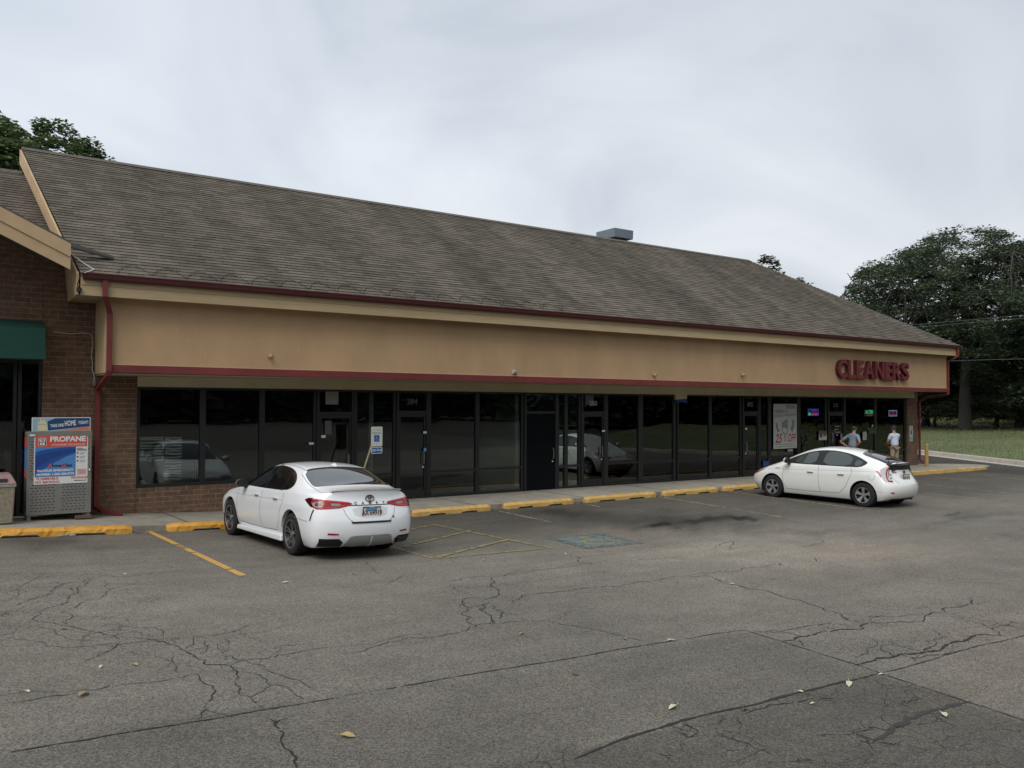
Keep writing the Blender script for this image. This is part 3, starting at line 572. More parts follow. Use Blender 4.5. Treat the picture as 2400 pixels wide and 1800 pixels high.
# header panel above the glass with the torn notch
mb = MB(); zh = lambda x: 2.585 - .0016 * (x - 3.4)
def seg_panel(a, b, zlo): mb.hexa([(a, DW - .02, zlo), (b, DW - .02, zlo - .0016 * (b - a)), (b, DW + .12, zlo - .0016 * (b - a)), (a, DW + .12, zlo), (a, DW - .02, 2.80), (b, DW - .02, 2.80), (b, DW + .12, 2.80), (a, DW + .12, 2.80)])
seg_panel(3.42, 19.02, zh(3.42)); seg_panel(19.02, 19.52, 2.40); seg_panel(19.52, 32.78, zh(19.52)); mb.build('header_panel', M['green'], BLD)
mb = MB(); mb.prism([(19.03, DW - .025, 2.40), (19.52, DW - .025, 2.43), (19.52, DW - .025, 2.30), (19.25, DW - .025, 2.33), (19.03, DW - .025, 2.31)], (0, .01, 0)); mb.build('torn_blue_film', mk('blue film', (.02, .04, .19), .5), BLD)
# brick piers and low wall
mb = MB(); mb.box(2.60, 3.42, DW, DW + .3, -.7, 4.3); mb.build('brick_pier', M['brick'], BLD)
mb = MB(); mb.box(32.29, 33.05, DW, DW + .6, -.7, 2.82); mb.build('brick_pier', M['brick'], BLD)
mb = MB(); mb.box(3.425, 7.28, DW + .003, DW + .2, -.7, .50); mb.build('low_brick_wall', M['brick'], BLD)
mb = MB(); mb.box(32.7, 33.05, DW + .6, 27.9, -.7, 4.3); mb.build('brick_side_wall', M['brick'], BLD)
mb = MB(); mb.box(2.65, 33.0, 27.9, 28.1, -.7, 4.3); mb.build('brick_rear_wall', M['brick'], BLD)
# interior
mb = MB(); mb.box(2.7, 32.7, 24.6, 24.7, -.6, 2.8); mb.build('interior_rear_wall', M['inner'], BLD)
mb = MB(); mb.box(2.7, 32.7, DW + .2, 24.6, -.5, -.19); mb.build('interior_floor', M['innerfloor'], BLD)
mb = MB(); mb.box(2.7, 32.7, DW + .13, 24.6, 2.80, 2.9); mb.build('interior_ceiling', M['inner'], BLD)
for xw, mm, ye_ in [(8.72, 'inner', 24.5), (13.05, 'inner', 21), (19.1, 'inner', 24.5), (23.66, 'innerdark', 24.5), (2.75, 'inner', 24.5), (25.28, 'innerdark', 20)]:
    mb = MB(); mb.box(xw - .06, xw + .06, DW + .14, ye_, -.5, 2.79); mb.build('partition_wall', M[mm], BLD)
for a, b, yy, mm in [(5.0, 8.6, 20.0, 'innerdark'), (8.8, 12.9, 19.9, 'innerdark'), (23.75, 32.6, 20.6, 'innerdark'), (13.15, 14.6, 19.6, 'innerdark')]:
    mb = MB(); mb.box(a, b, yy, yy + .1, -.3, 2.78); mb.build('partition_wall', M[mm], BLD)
# windows
def window(x0, x1, zsill=None, rail=None, fw=.06):
    zl = zsill if zsill is not None else walk_z((x0 + x1) / 2) - .01; zh_ = zh((x0 + x1) / 2) + .004
    mb = MB(); ya, yb = DW + .045, DW + .125
    mb.box(x0, x0 + fw, ya, yb, zl, zh_); mb.box(x1 - fw, x1, ya, yb, zl, zh_); mb.box(x0 + fw, x1 - fw, ya + .002, yb, zl, zl + .07); mb.box(x0 + fw, x1 - fw, ya + .002, yb, zh_ - .055, zh_)
    if rail: mb.box(x0 + fw, x1 - fw, ya + .004, yb, rail - .03, rail + .03)
    f = mb.build('window', M['frame'], BLD); p = MB(); p.box(x0 + fw - .01, x1 - fw + .01, DW + .083, DW + .089, zl + .06, zh_ - .045); p.build('pane', M['glass'], f); return f
def door(x0, x1, head, num=None, mirror=False, solid=False, bar=None, numdx=0., nb=.1):
    zl = walk_z((x0 + x1) / 2); zh_ = zh(x0) + .004; ya, yb = DW + .03, DW + .12
    mb = MB(); mb.box(x0 - .07, x0, ya, yb, zl, zh_); mb.box(x1, x1 + .07, ya, yb, zl, zh_); mb.box(x0, x1, ya + .003, yb, head, head + .07); mb.box(x0, x1, ya + .003, yb, zh_ - .055, zh_)
    f = mb.build('door_frame', M['frame'], BLD); p = MB(); p.box(x0, x1, DW + .083, DW + .089, head + .06, zh_ - .05); p.build('transom_pane', M['glass'], f)
    d = MB(); s_ = .055
    if solid: d.box(x0, x1, DW + .05, DW + .09, zl + .01, head - .004); dd_ = d.build('door', mk('dark painted door', (.005, .006, .007), .8, spec=.08), BLD)
    else:
        d.box(x0 + .003, x0 + s_, DW + .05, DW + .1, zl + .01, head - .004); d.box(x1 - s_, x1 - .003, DW + .05, DW + .1, zl + .01, head - .004); d.box(x0 + s_, x1 - s_, DW + .052, DW + .1, zl + .01, zl + .22); d.box(x0 + s_, x1 - s_, DW + .052, DW + .1, head - .08, head - .004)
        if bar: d.box(x0 + s_, x1 - s_, DW + .045, DW + .06, bar - .012, bar + .012)
        dd_ = d.build('door', M['frame'], BLD); q = MB(); q.box(x0 + s_ - .01, x1 - s_ + .01, DW + .075, DW + .081, zl + .2, head - .07); q.build('door_glass', M['glass'], dd_)
    hx = x1 - .09 if not mirror else x0 + .09; h = MB(); h.tube([(hx, DW + .05, zl + .85), (hx, DW - .01, zl + .87), (hx, DW - .01, zl + 1.13), (hx, DW + .05, zl + 1.15)], .012); h.build('handle', M['steel'], dd_)
    k = MB(); k.cyl((hx, DW + .055, zl + .78), (hx, DW + .035, zl + .78), .022); k.build('lock', M['offwhite'], dd_)
    if num:
        t = text_mb(num, .20, .001, bold=.004, squeeze=-1 if mirror else 1); put(t, ((x0 + x1) / 2 + numdx, DW + .078, head + .30), (1, 0, 0), (0, 0, 1), (0, -1, 0)); t.build('door_number', mk('number ' + num, (nb, nb, nb * .95), .5), f)
    return dd_
for a, b in [(3.43, 4.74), (4.74, 6.02), (6.02, 7.28)]: window(a, b, .50)
door(7.36, 8.17, 1.98)
window(8.25, 9.33, rail=.53); door(9.42, 10.19, 2.0, '284'); window(10.27, 11.72, rail=.53); window(11.72, 13.2, rail=.53)
door(13.3, 14.3, 1.98, solid=True); window(14.38, 14.70, rail=.5); window(14.70, 15.22, rail=.5)
door(15.31, 16.10, 1.97, '280', numdx=.02, nb=.34); window(16.18, 17.58, rail=.51, fw=.09); window(17.58, 19.08, rail=.5, fw=.1); window(19.16, 20.68, rail=.49); window(20.68, 22.2, rail=.49)
door(22.32, 23.06, 1.95, '276', mirror=True, bar=.85, nb=.2); window(23.14, 23.66, rail=.47); window(23.66, 25.3, rail=.46, fw=.1); window(25.3, 26.95, rail=.46, fw=.09)
door(27.08, 28.0, 1.93, '278'); window(28.08, 30.1, rail=.45); window(30.1, 32.24, rail=.45, fw=.08)
mb = MB(); mb.box(3.43, 32.28, DW + .13, DW + .19, walk_z(25) - .1, -.02); mb.build('base_plate', M['frame'], BLD)
# roof -----------------------------------------------------------------
EY, EZ, RY, RZ = 16.70, 4.60, 22.41, 8.19
SL = math.hypot(RY - EY, RZ - EZ); cz, sz = (RZ - EZ) / SL, (RY - EY) / SL
def rx(t): return 2.14 + (1.60 - 2.14) * t, 33.3 + (27.6 - 33.3) * t
def set_rc(o, fn):
    me_ = o.data; uv = me_.uv_layers.new(name='rc'); vi = np.empty(len(me_.loops), 'i'); me_.loops.foreach_get('vertex_index', vi); co = np.empty(len(me_.vertices) * 3, 'f'); me_.vertices.foreach_get('co', co); co = co.reshape(-1, 3)
    uv.data.foreach_set('uv', fn(co)[vi].ravel().astype('f'))
def slope_rows(ex0, ex1, ey, ez, ry, rz, lim, tag_mats, parent, name, step=.145, seed=1, skip=None):
    r_ = random.Random(seed); L_ = math.hypot(ry - ey, rz - ez); n_ = int(L_ / step); mb = MB(); uy, uz = (ry - ey) / L_, (rz - ez) / L_
    for i in range(n_ + 1):
        d0, d1 = i * step, min((i + 1) * step, L_)
        if d1 - d0 < .01: break
        a0, b0 = lim(d0 / L_); a1, b1 = lim(d1 / L_); nxs = int((b0 - a0) / .5) + 1; prev = None
        for k in range(nxs + 1):
            t = k / nxs; xa = a0 + (b0 - a0) * t; xb = a1 + (b1 - a1) * t; jz = r_.uniform(-.003, .004); jd = r_.uniform(-.006, .006) if i else 0
            lo = Vector((xa, ey + uy * (d0 + jd) - uz * .013, ez + uz * (d0 + jd) + uy * .013 + jz)); hi = Vector((xb, ey + uy * (d1 + .01), ez + uz * (d1 + .01))); bt = Vector((xa, ey + uy * d0, ez + uz * d0 - .006))
            if prev:
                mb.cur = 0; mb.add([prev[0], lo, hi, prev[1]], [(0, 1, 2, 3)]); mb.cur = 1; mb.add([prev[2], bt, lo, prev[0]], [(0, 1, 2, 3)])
            prev = (lo, hi, bt)
    o = mb.build(name, tag_mats, parent, recalc=False)
    set_rc(o, lambda c: np.stack([c[:, 0], (c[:, 1] - ey) / uy + .002], 1)); return o
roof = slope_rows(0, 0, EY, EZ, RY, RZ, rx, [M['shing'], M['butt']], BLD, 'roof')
mb = MB(); mb.add([(33.3, EY, EZ), (33.3, 28.12, EZ), (27.6, RY, RZ)], [(0, 1, 2)]); mb.add([(33.3, 28.12, EZ), (2.14, 28.12, EZ), (1.60, RY, RZ), (27.6, RY, RZ)], [(0, 1, 2, 3)])
o = mb.build('roof_rear_slope', M['shing'], BLD, recalc=False); set_rc(o, lambda c: np.stack([c[:, 1] + c[:, 0], c[:, 2] * 1.9], 1))
mb = MB(); mb.prism([(1.60, RY - .12, RZ - .045), (1.60, RY, RZ + .045), (1.60, RY + .12, RZ - .045)], (26.0, 0, 0)); mb.build('ridge_cap', M['ridge'], BLD)
mb = MB(); r_ = random.Random(2)
for i in range(58):
    t0, t1 = i / 58, (i + 1.12) / 58; a = Vector((33.3, EY, EZ)).lerp(Vector((27.6, RY, RZ)), t0); b = Vector((33.3, EY, EZ)).lerp(Vector((27.6, RY, RZ)), min(1, t1)); u = Vector((.11, .11, 0)); z_ = Vector((0, 0, .016)); dn = Vector((0, 0, -.03))
    mb.add([a - Vector((.12, 0, 0)) + z_ * 2 + dn * .5, a + z_ * 2.6, a + Vector((0, .12, 0)) + z_ + dn, b - Vector((.12, 0, 0)) + z_ * .3 + dn * .5, b + z_ * .9, b + Vector((0, .12, 0)) + dn], [(0, 1, 4, 3), (1, 2, 5, 4)])
mb.build('hip_cap', M['ridge'], BLD, recalc=False)
# eave boards, gutter, soffit
mb = MB(); mb.box(2.16, 33.30, 16.80, 16.84, 4.215, 4.60); mb.box(33.26, 33.30, 16.84, 28.0, 4.215, 4.60); mb.build('fascia_board', M['cream'], BLD)
mb = MB(); mb.box(2.17, 33.24, 16.785, 16.7995, 4.405, 4.418); mb.build('fascia_joint_strip', M['tan'], BLD)  # thin raised tan strip along the fascia
mb = MB(); mb.box(2.16, 33.26, 16.84, 18.3, 4.23, 4.25); mb.build('eave_soffit', M['soffit'], BLD)
mb = MB(); gprof = [(16.80, 4.50), (16.715, 4.50), (16.69, 4.53), (16.675, 4.60), (16.665, 4.60), (16.665, 4.622), (16.685, 4.622), (16.69, 4.612), (16.80, 4.60)]
mb.prism([(2.19, y, z) for y, z in gprof], (31.22, 0, 0)); mb.prism([(33.41 - (y - 16.8) * 0 - .0, 0, 0) for y, z in gprof[:0]] or [(33.30 + (16.80 - y), 16.66, z) for y, z in gprof], (0, 11.3, 0)); mb.build('gutter', M['gutter'], BLD)
# rake boards at the left gable end, roof end wall
def rake(p0, p1, h, th, name, mat, par=None, out=-1):
    p0, p1 = Vector(p0), Vector(p1); mb = MB(); q = [p0, p1, p1 - Vector((0, 0, h)), p0 - Vector((0, 0, h))]; mb.prism(q, (out * th, 0, 0)); return mb.build(name, mat, par if par is not None else BLD)
mb = MB(); mb.prism([(2.13, 16.80, 4.61), (1.60, RY, RZ - .03), (1.60, RY, RZ - .36), (2.10, 17.35, 4.63), (2.13, 17.05, 4.22), (2.13, 16.80, 4.22)], (-.04, 0, 0)); mb.build('barge_board', M['tan'], BLD)
mb = MB(); mb.prism([(1.60, RY + .03, RZ - .03), (1.85, 26.0, RZ - .03 - .63 * 3.56), (1.85, 26.0, RZ - .36 - .63 * 3.56), (1.60, RY + .03, RZ - .36)], (-.04, 0, 0)); mb.build('barge_board', M['tan'], BLD)
mb = MB(); mb.add([(2.30, 17.2, 4.4), (1.76, RY, RZ - .12), (2.2, 27.9, 4.4)], [(0, 1, 2)]); mb.build('gable_wall', mk('dark brown siding', (.06, .035, .03), .9), BLD)
mb = MB(); mb.add([(2.135, 16.81, 4.225), (2.135, 18.31, 4.225), (2.03, 18.31, 5.3), (2.135, 16.81, 4.6)], [(0, 1, 2, 3)]); mb.build('eave_return', M['tan'], BLD)
# roof vent on the rear slope
vt = MB(); c0 = [fy(1398.8, 557.5, 22.9), fy(1439.5, 553, 22.2), fy(1484.3, 560.2, 22.9)]
vx0, vx1 = 20.33, 21.25; vz0, vz1 = 8.37, 8.70
vt.hexa([(vx0, 22.6, vz0), (vx1, 22.6, vz0), (vx1, 23.6, vz0), (vx0, 23.6, vz0), (vx0 - .02, 22.58, vz1), (vx1 + .0, 22.58, vz1), (vx1, 23.62, vz1), (vx0 - .02, 23.62, vz1)])
vh = vt.build('roof_vent_hood', M['ventm'], BLD, bevel=.015)
vt = MB(); vt.box(vx0 + .16, vx1 - .16, 22.8, 23.4, 7.4, 8.38); vt.build('vent_curb', M['steel'], BLD)
vt = MB(); vt.box(20.8, 20.92, 22.8, 22.95, vz1 - .01, vz1 + .03); vt.build('vent_latch', M['steel'], BLD)
# heat cable looping along the eave
hc = MB(); pts = []
for i in range(0, 240):
    x = 2.75 + i * .055
    if x > 13.5: break
    ph = ((x - 2.75) % .62) / .62; d_ = .04 + .42 * math.sin(PI * ph) ** .8; pts.append((x, EY + sz * d_ - cz * .02, EZ + cz * d_ + sz * .02 + .012))
hc.tube(pts, .006, 5); hc.build('roof_heat_cable', mk('dusty cable', (.035, .032, .028), .8), BLD)
hc = MB(); hc.tube([(2.02, 17.5, 5.13), (2.06, 17.15, 4.98), (2.28, 16.95, 4.78), (2.38, 16.82, 4.70), (2.28, 16.70, 4.64), (2.20, 16.66, 4.60)], .010, 6); hc.build('white_roof_cable', M['cablew'], BLD)
hc = MB(); hc.tube([(2.20, 16.66, 4.60), (2.13, 16.70, 4.52), (2.10, 16.74, 4.38), (2.12, 16.76, 4.33)], .009, 6); hc.box(2.09, 2.17, 16.73, 16.79, 4.27, 4.34); hc.build('eave_cable_clip', M['cable'], BLD)
# torn flashing where the two roofs meet
q0 = Vector((1.99, 17.02, 5.12)); q1 = Vector((2.78, 17.28, EZ + (17.28 - EY) * cz / sz + .05)); mb = MB()
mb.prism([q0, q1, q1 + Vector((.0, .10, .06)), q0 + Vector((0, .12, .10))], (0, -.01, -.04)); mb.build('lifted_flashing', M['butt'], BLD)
# downspouts
def spout(pts, name='downspout', w_=.09, mat='redtrim'):
    mb = MB()
    for a, b in zip(pts[:-1], pts[1:]):
        a, b = Vector(a), Vector(b); d = (b - a).normalized(); u = Vector((1, 0, 0)) if abs(d.x) < .8 else Vector((0, 0, 1)); v = d.cross(u).normalized(); u = v.cross(d).normalized(); a -= d * .02; b += d * .02; h = w_ / 2
        mb.hexa([a - u * h - v * h * .8, a + u * h - v * h * .8, a + u * h + v * h * .8, a - u * h + v * h * .8, b - u * h - v * h * .8, b + u * h - v * h * .8, b + u * h + v * h * .8, b - u * h + v * h * .8])
    return mb.build(name, M[mat], BLD, bevel=.008)
xd = fy(247, 670, 16.75)[0]; xe = fy(257, 780, 17.03)[0]; xf = fy(227, 1050, 18.25)[0]
spout([(xd, 16.75, 4.5), (xd, 16.75, 4.22), (xe, 17.04, 3.95), (xe, 17.04, 2.86), (xe, 17.07, 2.78), (xf, 18.24, 2.52), (xf, 18.25, .20), (xf + .10, 18.1, .10), (xf + .42, 17.98, .06)])
spout([(33.2, 16.74, 4.5), (33.2, 16.74, 4.2), (33.07, 17.07, 4.0), (33.07, 17.07, 2.70), (33.10, 18.0, 2.55), (33.08, 18.25, 2.4), (33.08, 18.25, .05), (33.1, 18.1, -.08)])
# small fittings on the stucco
for i, (px, py, s_) in enumerate([(632, 833, .07), (1203, 872, .075), (1531, 877, .07), (1738, 877, .08)]):
    p = fy(px, py, YF); e_ = empty('wall_light', (p[0], YF, p[2]), 0, ['tan light box on the stucco above the left windows', 'pale light box with a bracket above the dark middle door', 'small tan light box on the stucco above the thick middle post', 'small rounded light box on the stucco nearest the red letters'][i], 'wall light', 'small light fittings along the stucco band')
    mb = MB(); mb.box(-s_ * .55, s_ * .55, -.05, 0, -s_ * .6, s_ * .7); mb.build('back_box', M['lamp'] if i != 1 else M['offwhite'], e_, bevel=.006, local=True); mb = MB(); mb.cyl((0, -.045, .0), (0, -.12, -.05), s_ * .42, s_ * .5, 12); mb.build('lamp_head', M['lamp'] if i != 1 else M['steel'], e_, local=True)

# ================================================================== corner store on the left
ST = empty('brick_corner_store', (-2, 18.3, 0), 0, 'brown brick store with a gabled front, partly out of frame on the left', 'building')
gx0, gz0, gsl = 1.98, 5.11, .477                    # lower end of the gable slope
gz = lambda x: gz0 + gsl * (gx0 - x); AX = -5.2
mb = MB(); mb.box(1.72, 2.60, DW, DW + .3, -.7, 3.07); mb.build('brick_wall', M['brick'], ST)
mb = MB(); mb.prism([(-12.4, DW, 3.07), (2.60, DW, 3.07), (2.60, DW, 4.72), (AX, DW, gz(AX) - .2), (-12.4, DW, 4.7)], (0, .3, 0)); mb.build('brick_gable', M['brick'], ST)
mb = MB(); mb.box(-12.4, -3.6, DW, DW + .3, -.7, 3.07); mb.build('brick_wall', M['brick'], ST)
mb = MB(); mb.box(-12.4, 2.5, 24.6, 24.8, -.7, 4.7); mb.build('brick_wall', M['brick'], ST)
# gable roof slab (its right slope ends over the long roof)
for sgn in (1, -1):
    mb = MB(); ex = gx0 if sgn > 0 else 2 * AX - gx0
    mb.prism([(ex, 16.70, gz0 + .04), (AX, 16.70, gz(AX) + .04), (AX, 16.70, gz(AX) - .0), (ex, 16.70, gz0 - .0)], (0, 1.9, 0)); o = mb.build('gable_roof', M['ridge'], ST)
    for a, b, th, nm in ((.0, .235, .05, 'upper_barge_board'), (.235, .46, .03, 'lower_barge_board')):
        mb = MB(); mb.prism([(ex, 16.75, gz0 - a), (AX, 16.75, gz(AX) - a), (AX, 16.75, gz(AX) - b - .004), (ex, 16.75, gz0 - b - .004)], (0, -th, 0)); mb.build(nm, M['tan'], ST)
mb = MB(); mb.prism([(gx0, 16.76, gz0 - .2), (AX, 16.76, gz(AX) - .2), (AX, 16.76, gz(AX) - .24), (gx0, 16.76, gz0 - .24)], (0, 1.55, 0)); mb.build('gable_soffit', mk('brown soffit', (.12, .085, .06), .9), ST)  # brick brown, darker than the eave soffit
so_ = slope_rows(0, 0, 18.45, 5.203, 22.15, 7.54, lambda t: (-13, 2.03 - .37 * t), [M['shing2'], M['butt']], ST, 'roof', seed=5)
mb = MB(); mb.add([(-13, 22.15, 7.54), (1.66, 22.15, 7.54), (1.66, 28, 4.0), (-13, 28, 4.0)], [(0, 1, 2, 3)]); o = mb.build('roof_rear_slope', M['shing2'], ST, recalc=False); set_rc(o, lambda c: np.stack([c[:, 0], c[:, 2] * 1.9], 1))
mb = MB(); mb.prism([(-13, 22.05, 7.50), (-13, 22.15, 7.60), (-13, 22.25, 7.50)], (14.6, 0, 0)); mb.build('ridge_cap', M['ridge'], ST)
# awning, door and glass
mb = MB(); av = [(-2.9, 17.62), (1.70, 17.62)]
mb.prism([(-2.9, 18.30, 3.83), (-2.9, 17.62, 3.62), (-2.9, 17.60, 3.06), (-2.9, 18.30, 3.06)], (4.60, 0, 0)); mb.build('awning', M['awning'], ST, bevel=.012)
mb = MB(); mb.prism([(-2.9, 17.594, 3.27), (-2.9, 17.591, 3.06), (-2.9, 17.599, 3.06), (-2.9, 17.604, 3.27)], (4.60, 0, 0)); mb.build('awning_valance', M['awning'], ST)
def swin(x0, x1, z0, z1, nm='window'):
    mb = MB(); ya, yb = DW + .04, DW + .12; f_ = .06
    mb.box(x0, x0 + f_, ya, yb, z0, z1); mb.box(x1 - f_, x1, ya, yb, z0, z1); mb.box(x0 + f_, x1 - f_, ya + .002, yb, z0, z0 + .09); mb.box(x0 + f_, x1 - f_, ya + .002, yb, z1 - .06, z1); f = mb.build(nm, M['frame'], ST); p = MB(); p.box(x0 + .05, x1 - .05, DW + .083, DW + .089, z0 + .08, z1 - .05); p.build('pane', M['glass'], f)
swin(1.32, 1.72, .05, 3.06); swin(.2, 1.3, .05, 3.06, 'glass_door'); swin(-1.6, .18, .6, 3.06); swin(-3.58, -1.62, .6, 3.06)
mb = MB(); mb.box(-3.6, -.0, DW + .003, DW + .25, -.5, .6); mb.build('low_brick_wall', M['brick'], ST)
mb = MB(); mb.box(-12, 2.5, 21.0, 21.1, -.3, 3.5); mb.build('interior_wall', M['innerdark'], ST); mb = MB(); mb.box(-12, 2.5, DW + .3, 21, -.3, .1); mb.build('interior_floor', M['innerfloor'], ST); mb = MB(); mb.box(-12, 2.5, DW + .31, 21, 3.1, 3.2); mb.build('interior_ceiling', M['inner'], ST)
mb = MB(); mb.box(1.15, 1.55, DW + .7, DW + 1.0, .1, 1.3); mb.build('interior_shelf', M['pink'], ST)
# loose white cable on the brick with a hanging plug
cb_ = empty('dangling_cable', (2.55, 18.2, 3.4), 0, 'thin pale cable hanging down the brick edge to a small grey plug', 'cable')
mb = MB(); mb.tube([(1.9, 18.29, 3.62), (2.2, 18.28, 3.60), (2.42, 18.28, 3.63), (2.56, 18.27, 3.60), (2.58, 18.26, 3.4), (2.555, 18.26, 3.2), (2.58, 18.26, 3.02), (2.57, 18.26, 2.92), (2.60, 18.25, 2.84), (2.62, 18.25, 2.72)], .007, 6); mb.build('wire', M['cablew'], cb_)
mb = MB(); mb.box(2.585, 2.635, 18.2, 18.27, 2.58, 2.72); mb.build('plug', M['steel'], cb_, bevel=.008)
# ================================================================== cars
def paint(name, col, coat=1.):
    return mk(name, col, .32, coat=coat, spec=.5)
M['carw'] = paint('white car paint', (.80, .81, .82)); M['carw2'] = paint('pearl white car paint', (.78, .785, .755))
M['cglass'] = mk('dark car glass', (.006, .007, .0075), .03, spec=.5, coat=.3); M['cglass2'] = mk('grey car glass', (.05, .062, .06), .04, spec=.6, coat=.3)
M['cglassr'] = mk('rear car glass', (.02, .025, .027), .03, spec=1., coat=1.)
M['tyre'] = mk('tyre rubber', (.012, .012, .012), .85, bump=.3, bs=90); M['well'] = mk('wheel well', (.006, .006, .006), .95)
M['rimd'] = mk('dark rim', (.02, .02, .022), .4, .4); M['rims'] = mk('machined spokes', (.40, .41, .42), .28, .85); M['rimp'] = mk('silver spokes', (.46, .47, .48), .32, .7)
M['red'] = mk('tail lamp red', (.30, .004, .007), .25, coat=.3); M['redd'] = mk('tail lamp dark', (.04, .003, .005), .2, coat=.3); M['clear'] = mk('clear lamp', (.26, .22, .21), .2, coat=.3); M['pinkl'] = mk('bright lamp strip', (.55, .05, .045), .3)
M['seamc'] = mk('panel gap', (.17, .17, .17), .8); M['chrome'] = mk('chrome', (.5, .5, .5), .15, .95); M['chromed'] = mk('dark chrome', (.12, .12, .12), .2, .9); M['silver'] = mk('silver plastic', (.36, .37, .37), .35, .3)
M['amber'] = mk('amber lamp', (.55, .10, .02), .15, coat=1.)

def hull(name, st, capf, capr, par, mat, lev=3):
    """st: stations, each dict(rows=[(u,y,z)x6], zc, uc). capf/capr: centre bulge of the end faces for every row."""
    FR = [.70, .36, 0.]; ny_ = 7; fr = [1, .70, .36, 0, -.36, -.70, -1]
    V = []; idx = {}
    def vtx(key, p):
        if key not in idx: idx[key] = len(V); V.append(p)
        return idx[key]
    def top(s_, f):
        u, y, z = s_['rows'][5]; k = 1 - f * f; return (u + (s_['uc'] - u) * k, y * f, z + (s_['zc'] - z) * k)
    def bot(s_, f):
        u, y, z = s_['rows'][0]; return (u + s_.get('bb', 0) * (1 - f * f), y * f, z)
    n_ = len(st); faces = []
    for i, s_ in enumerate(st):
        for r in range(6):
            u, y, z = s_['rows'][r]
            for sg in (1, -1): vtx((i, r, sg), (u, sg * y, z))
        for j in range(1, 6): vtx((i, 't', j), top(s_, fr[j])); vtx((i, 'b', j), bot(s_, fr[j]))
    def T(i, j): return idx[(i, 5, 1)] if j == 0 else idx[(i, 5, -1)] if j == 6 else idx[(i, 't', j)]
    def B(i, j): return idx[(i, 0, 1)] if j == 0 else idx[(i, 0, -1)] if j == 6 else idx[(i, 'b', j)]
    for i in range(n_ - 1):
        for r in range(5):
            for sg in (1, -1): faces.append([idx[(i, r, sg)], idx[(i + 1, r, sg)], idx[(i + 1, r + 1, sg)], idx[(i, r + 1, sg)]][::sg])
        for j in range(6): faces.append([T(i, j), T(i + 1, j), T(i + 1, j + 1), T(i, j + 1)]); faces.append([B(i, j), B(i, j + 1), B(i + 1, j + 1), B(i + 1, j)])
    for e_, i, cap in (('f', 0, capf), ('r', n_ - 1, capr)):
        s_ = st[i]; sg0 = -1 if e_ == 'f' else 1; grid = []
        for r in range(6):
            row = []
            for j in range(7):
                if r == 0: row.append(B(i, j))
                elif r == 5: row.append(T(i, j))
                elif j == 0: row.append(idx[(i, r, 1)])
                elif j == 6: row.append(idx[(i, r, -1)])
                else:
                    u, y, z = s_['rows'][r]; row.append(vtx((e_, r, j), (u + sg0 * cap[r] * (1 - abs(fr[j]) ** 2.4), y * fr[j], z)))
            grid.append(row)
        for r in range(5):
            for j in range(6): faces.append([grid[r][j], grid[r + 1][j], grid[r + 1][j + 1], grid[r][j + 1]])
    me_ = bpy.data.meshes.new(name); me_.from_pydata(V, [], faces); bm = bmesh.new(); bm.from_mesh(me_); bmesh.ops.recalc_face_normals(bm, faces=bm.faces)
    # firm up the waistline, roof rail and tail edges
    cl = bm.edges.layers.float.new('crease_edge'); bm.verts.ensure_lookup_table(); inv = {v: k for k, v in idx.items()}
    for e in bm.edges:
        a, b = inv[e.verts[0].index], inv[e.verts[1].index]
        if a[1] == b[1] and a[1] in (3,) and a[0] != b[0] and a[0] not in ('f', 'r') and b[0] not in ('f', 'r'): e[cl] = .45
        if a[1] == b[1] == 4 and a[0] not in ('f', 'r') and b[0] not in ('f', 'r') and a[0] != b[0]: e[cl] = .55
        if a[1] == b[1] == 0 and a[0] != b[0]: e[cl] = .6
        if {str(a[1]), str(b[1])} <= {'t', '5'} and a[0] == b[0] == n_ - 1: e[cl] = .75
    bm.to_mesh(me_); bm.free(); me_.materials.append(mat)
    o = bpy.data.objects.new(name, me_); COL.objects.link(o); o.parent = par
    md = o.modifiers.new('s', 'SUBSURF'); md.levels = lev; md.render_levels = lev
    return o
def freeze(o):
    dg = bpy.context.evaluated_depsgraph_get(); me_ = bpy.data.meshes.new_from_object(o.evaluated_get(dg)); o.modifiers.clear(); old = o.data; o.data = me_; me_.name = old.name; return me_
def bvh_of(o):
    me_ = o.data; return BVHTree.FromPolygons([v.co[:] for v in me_.vertices], [tuple(p.vertices) for p in me_.polygons])
def dens(poly, step=.06):
    out = []
    for a, b in zip(poly, poly[1:] + poly[:1]):
        L_ = math.hypot(b[0] - a[0], b[1] - a[1]); k = max(1, int(L_ / step))
        for i in range(k): out.append((a[0] + (b[0] - a[0]) * i / k, a[1] + (b[1] - a[1]) * i / k))
    return out
def smooth_poly(poly, n=2):
    for _ in range(n):
        q = []
        for a, b in zip(poly, poly[1:] + poly[:1]): q += [(a[0] * .78 + b[0] * .22, a[1] * .78 + b[1] * .22), (a[0] * .22 + b[0] * .78, a[1] * .22 + b[1] * .78)]
        poly = q
    return poly
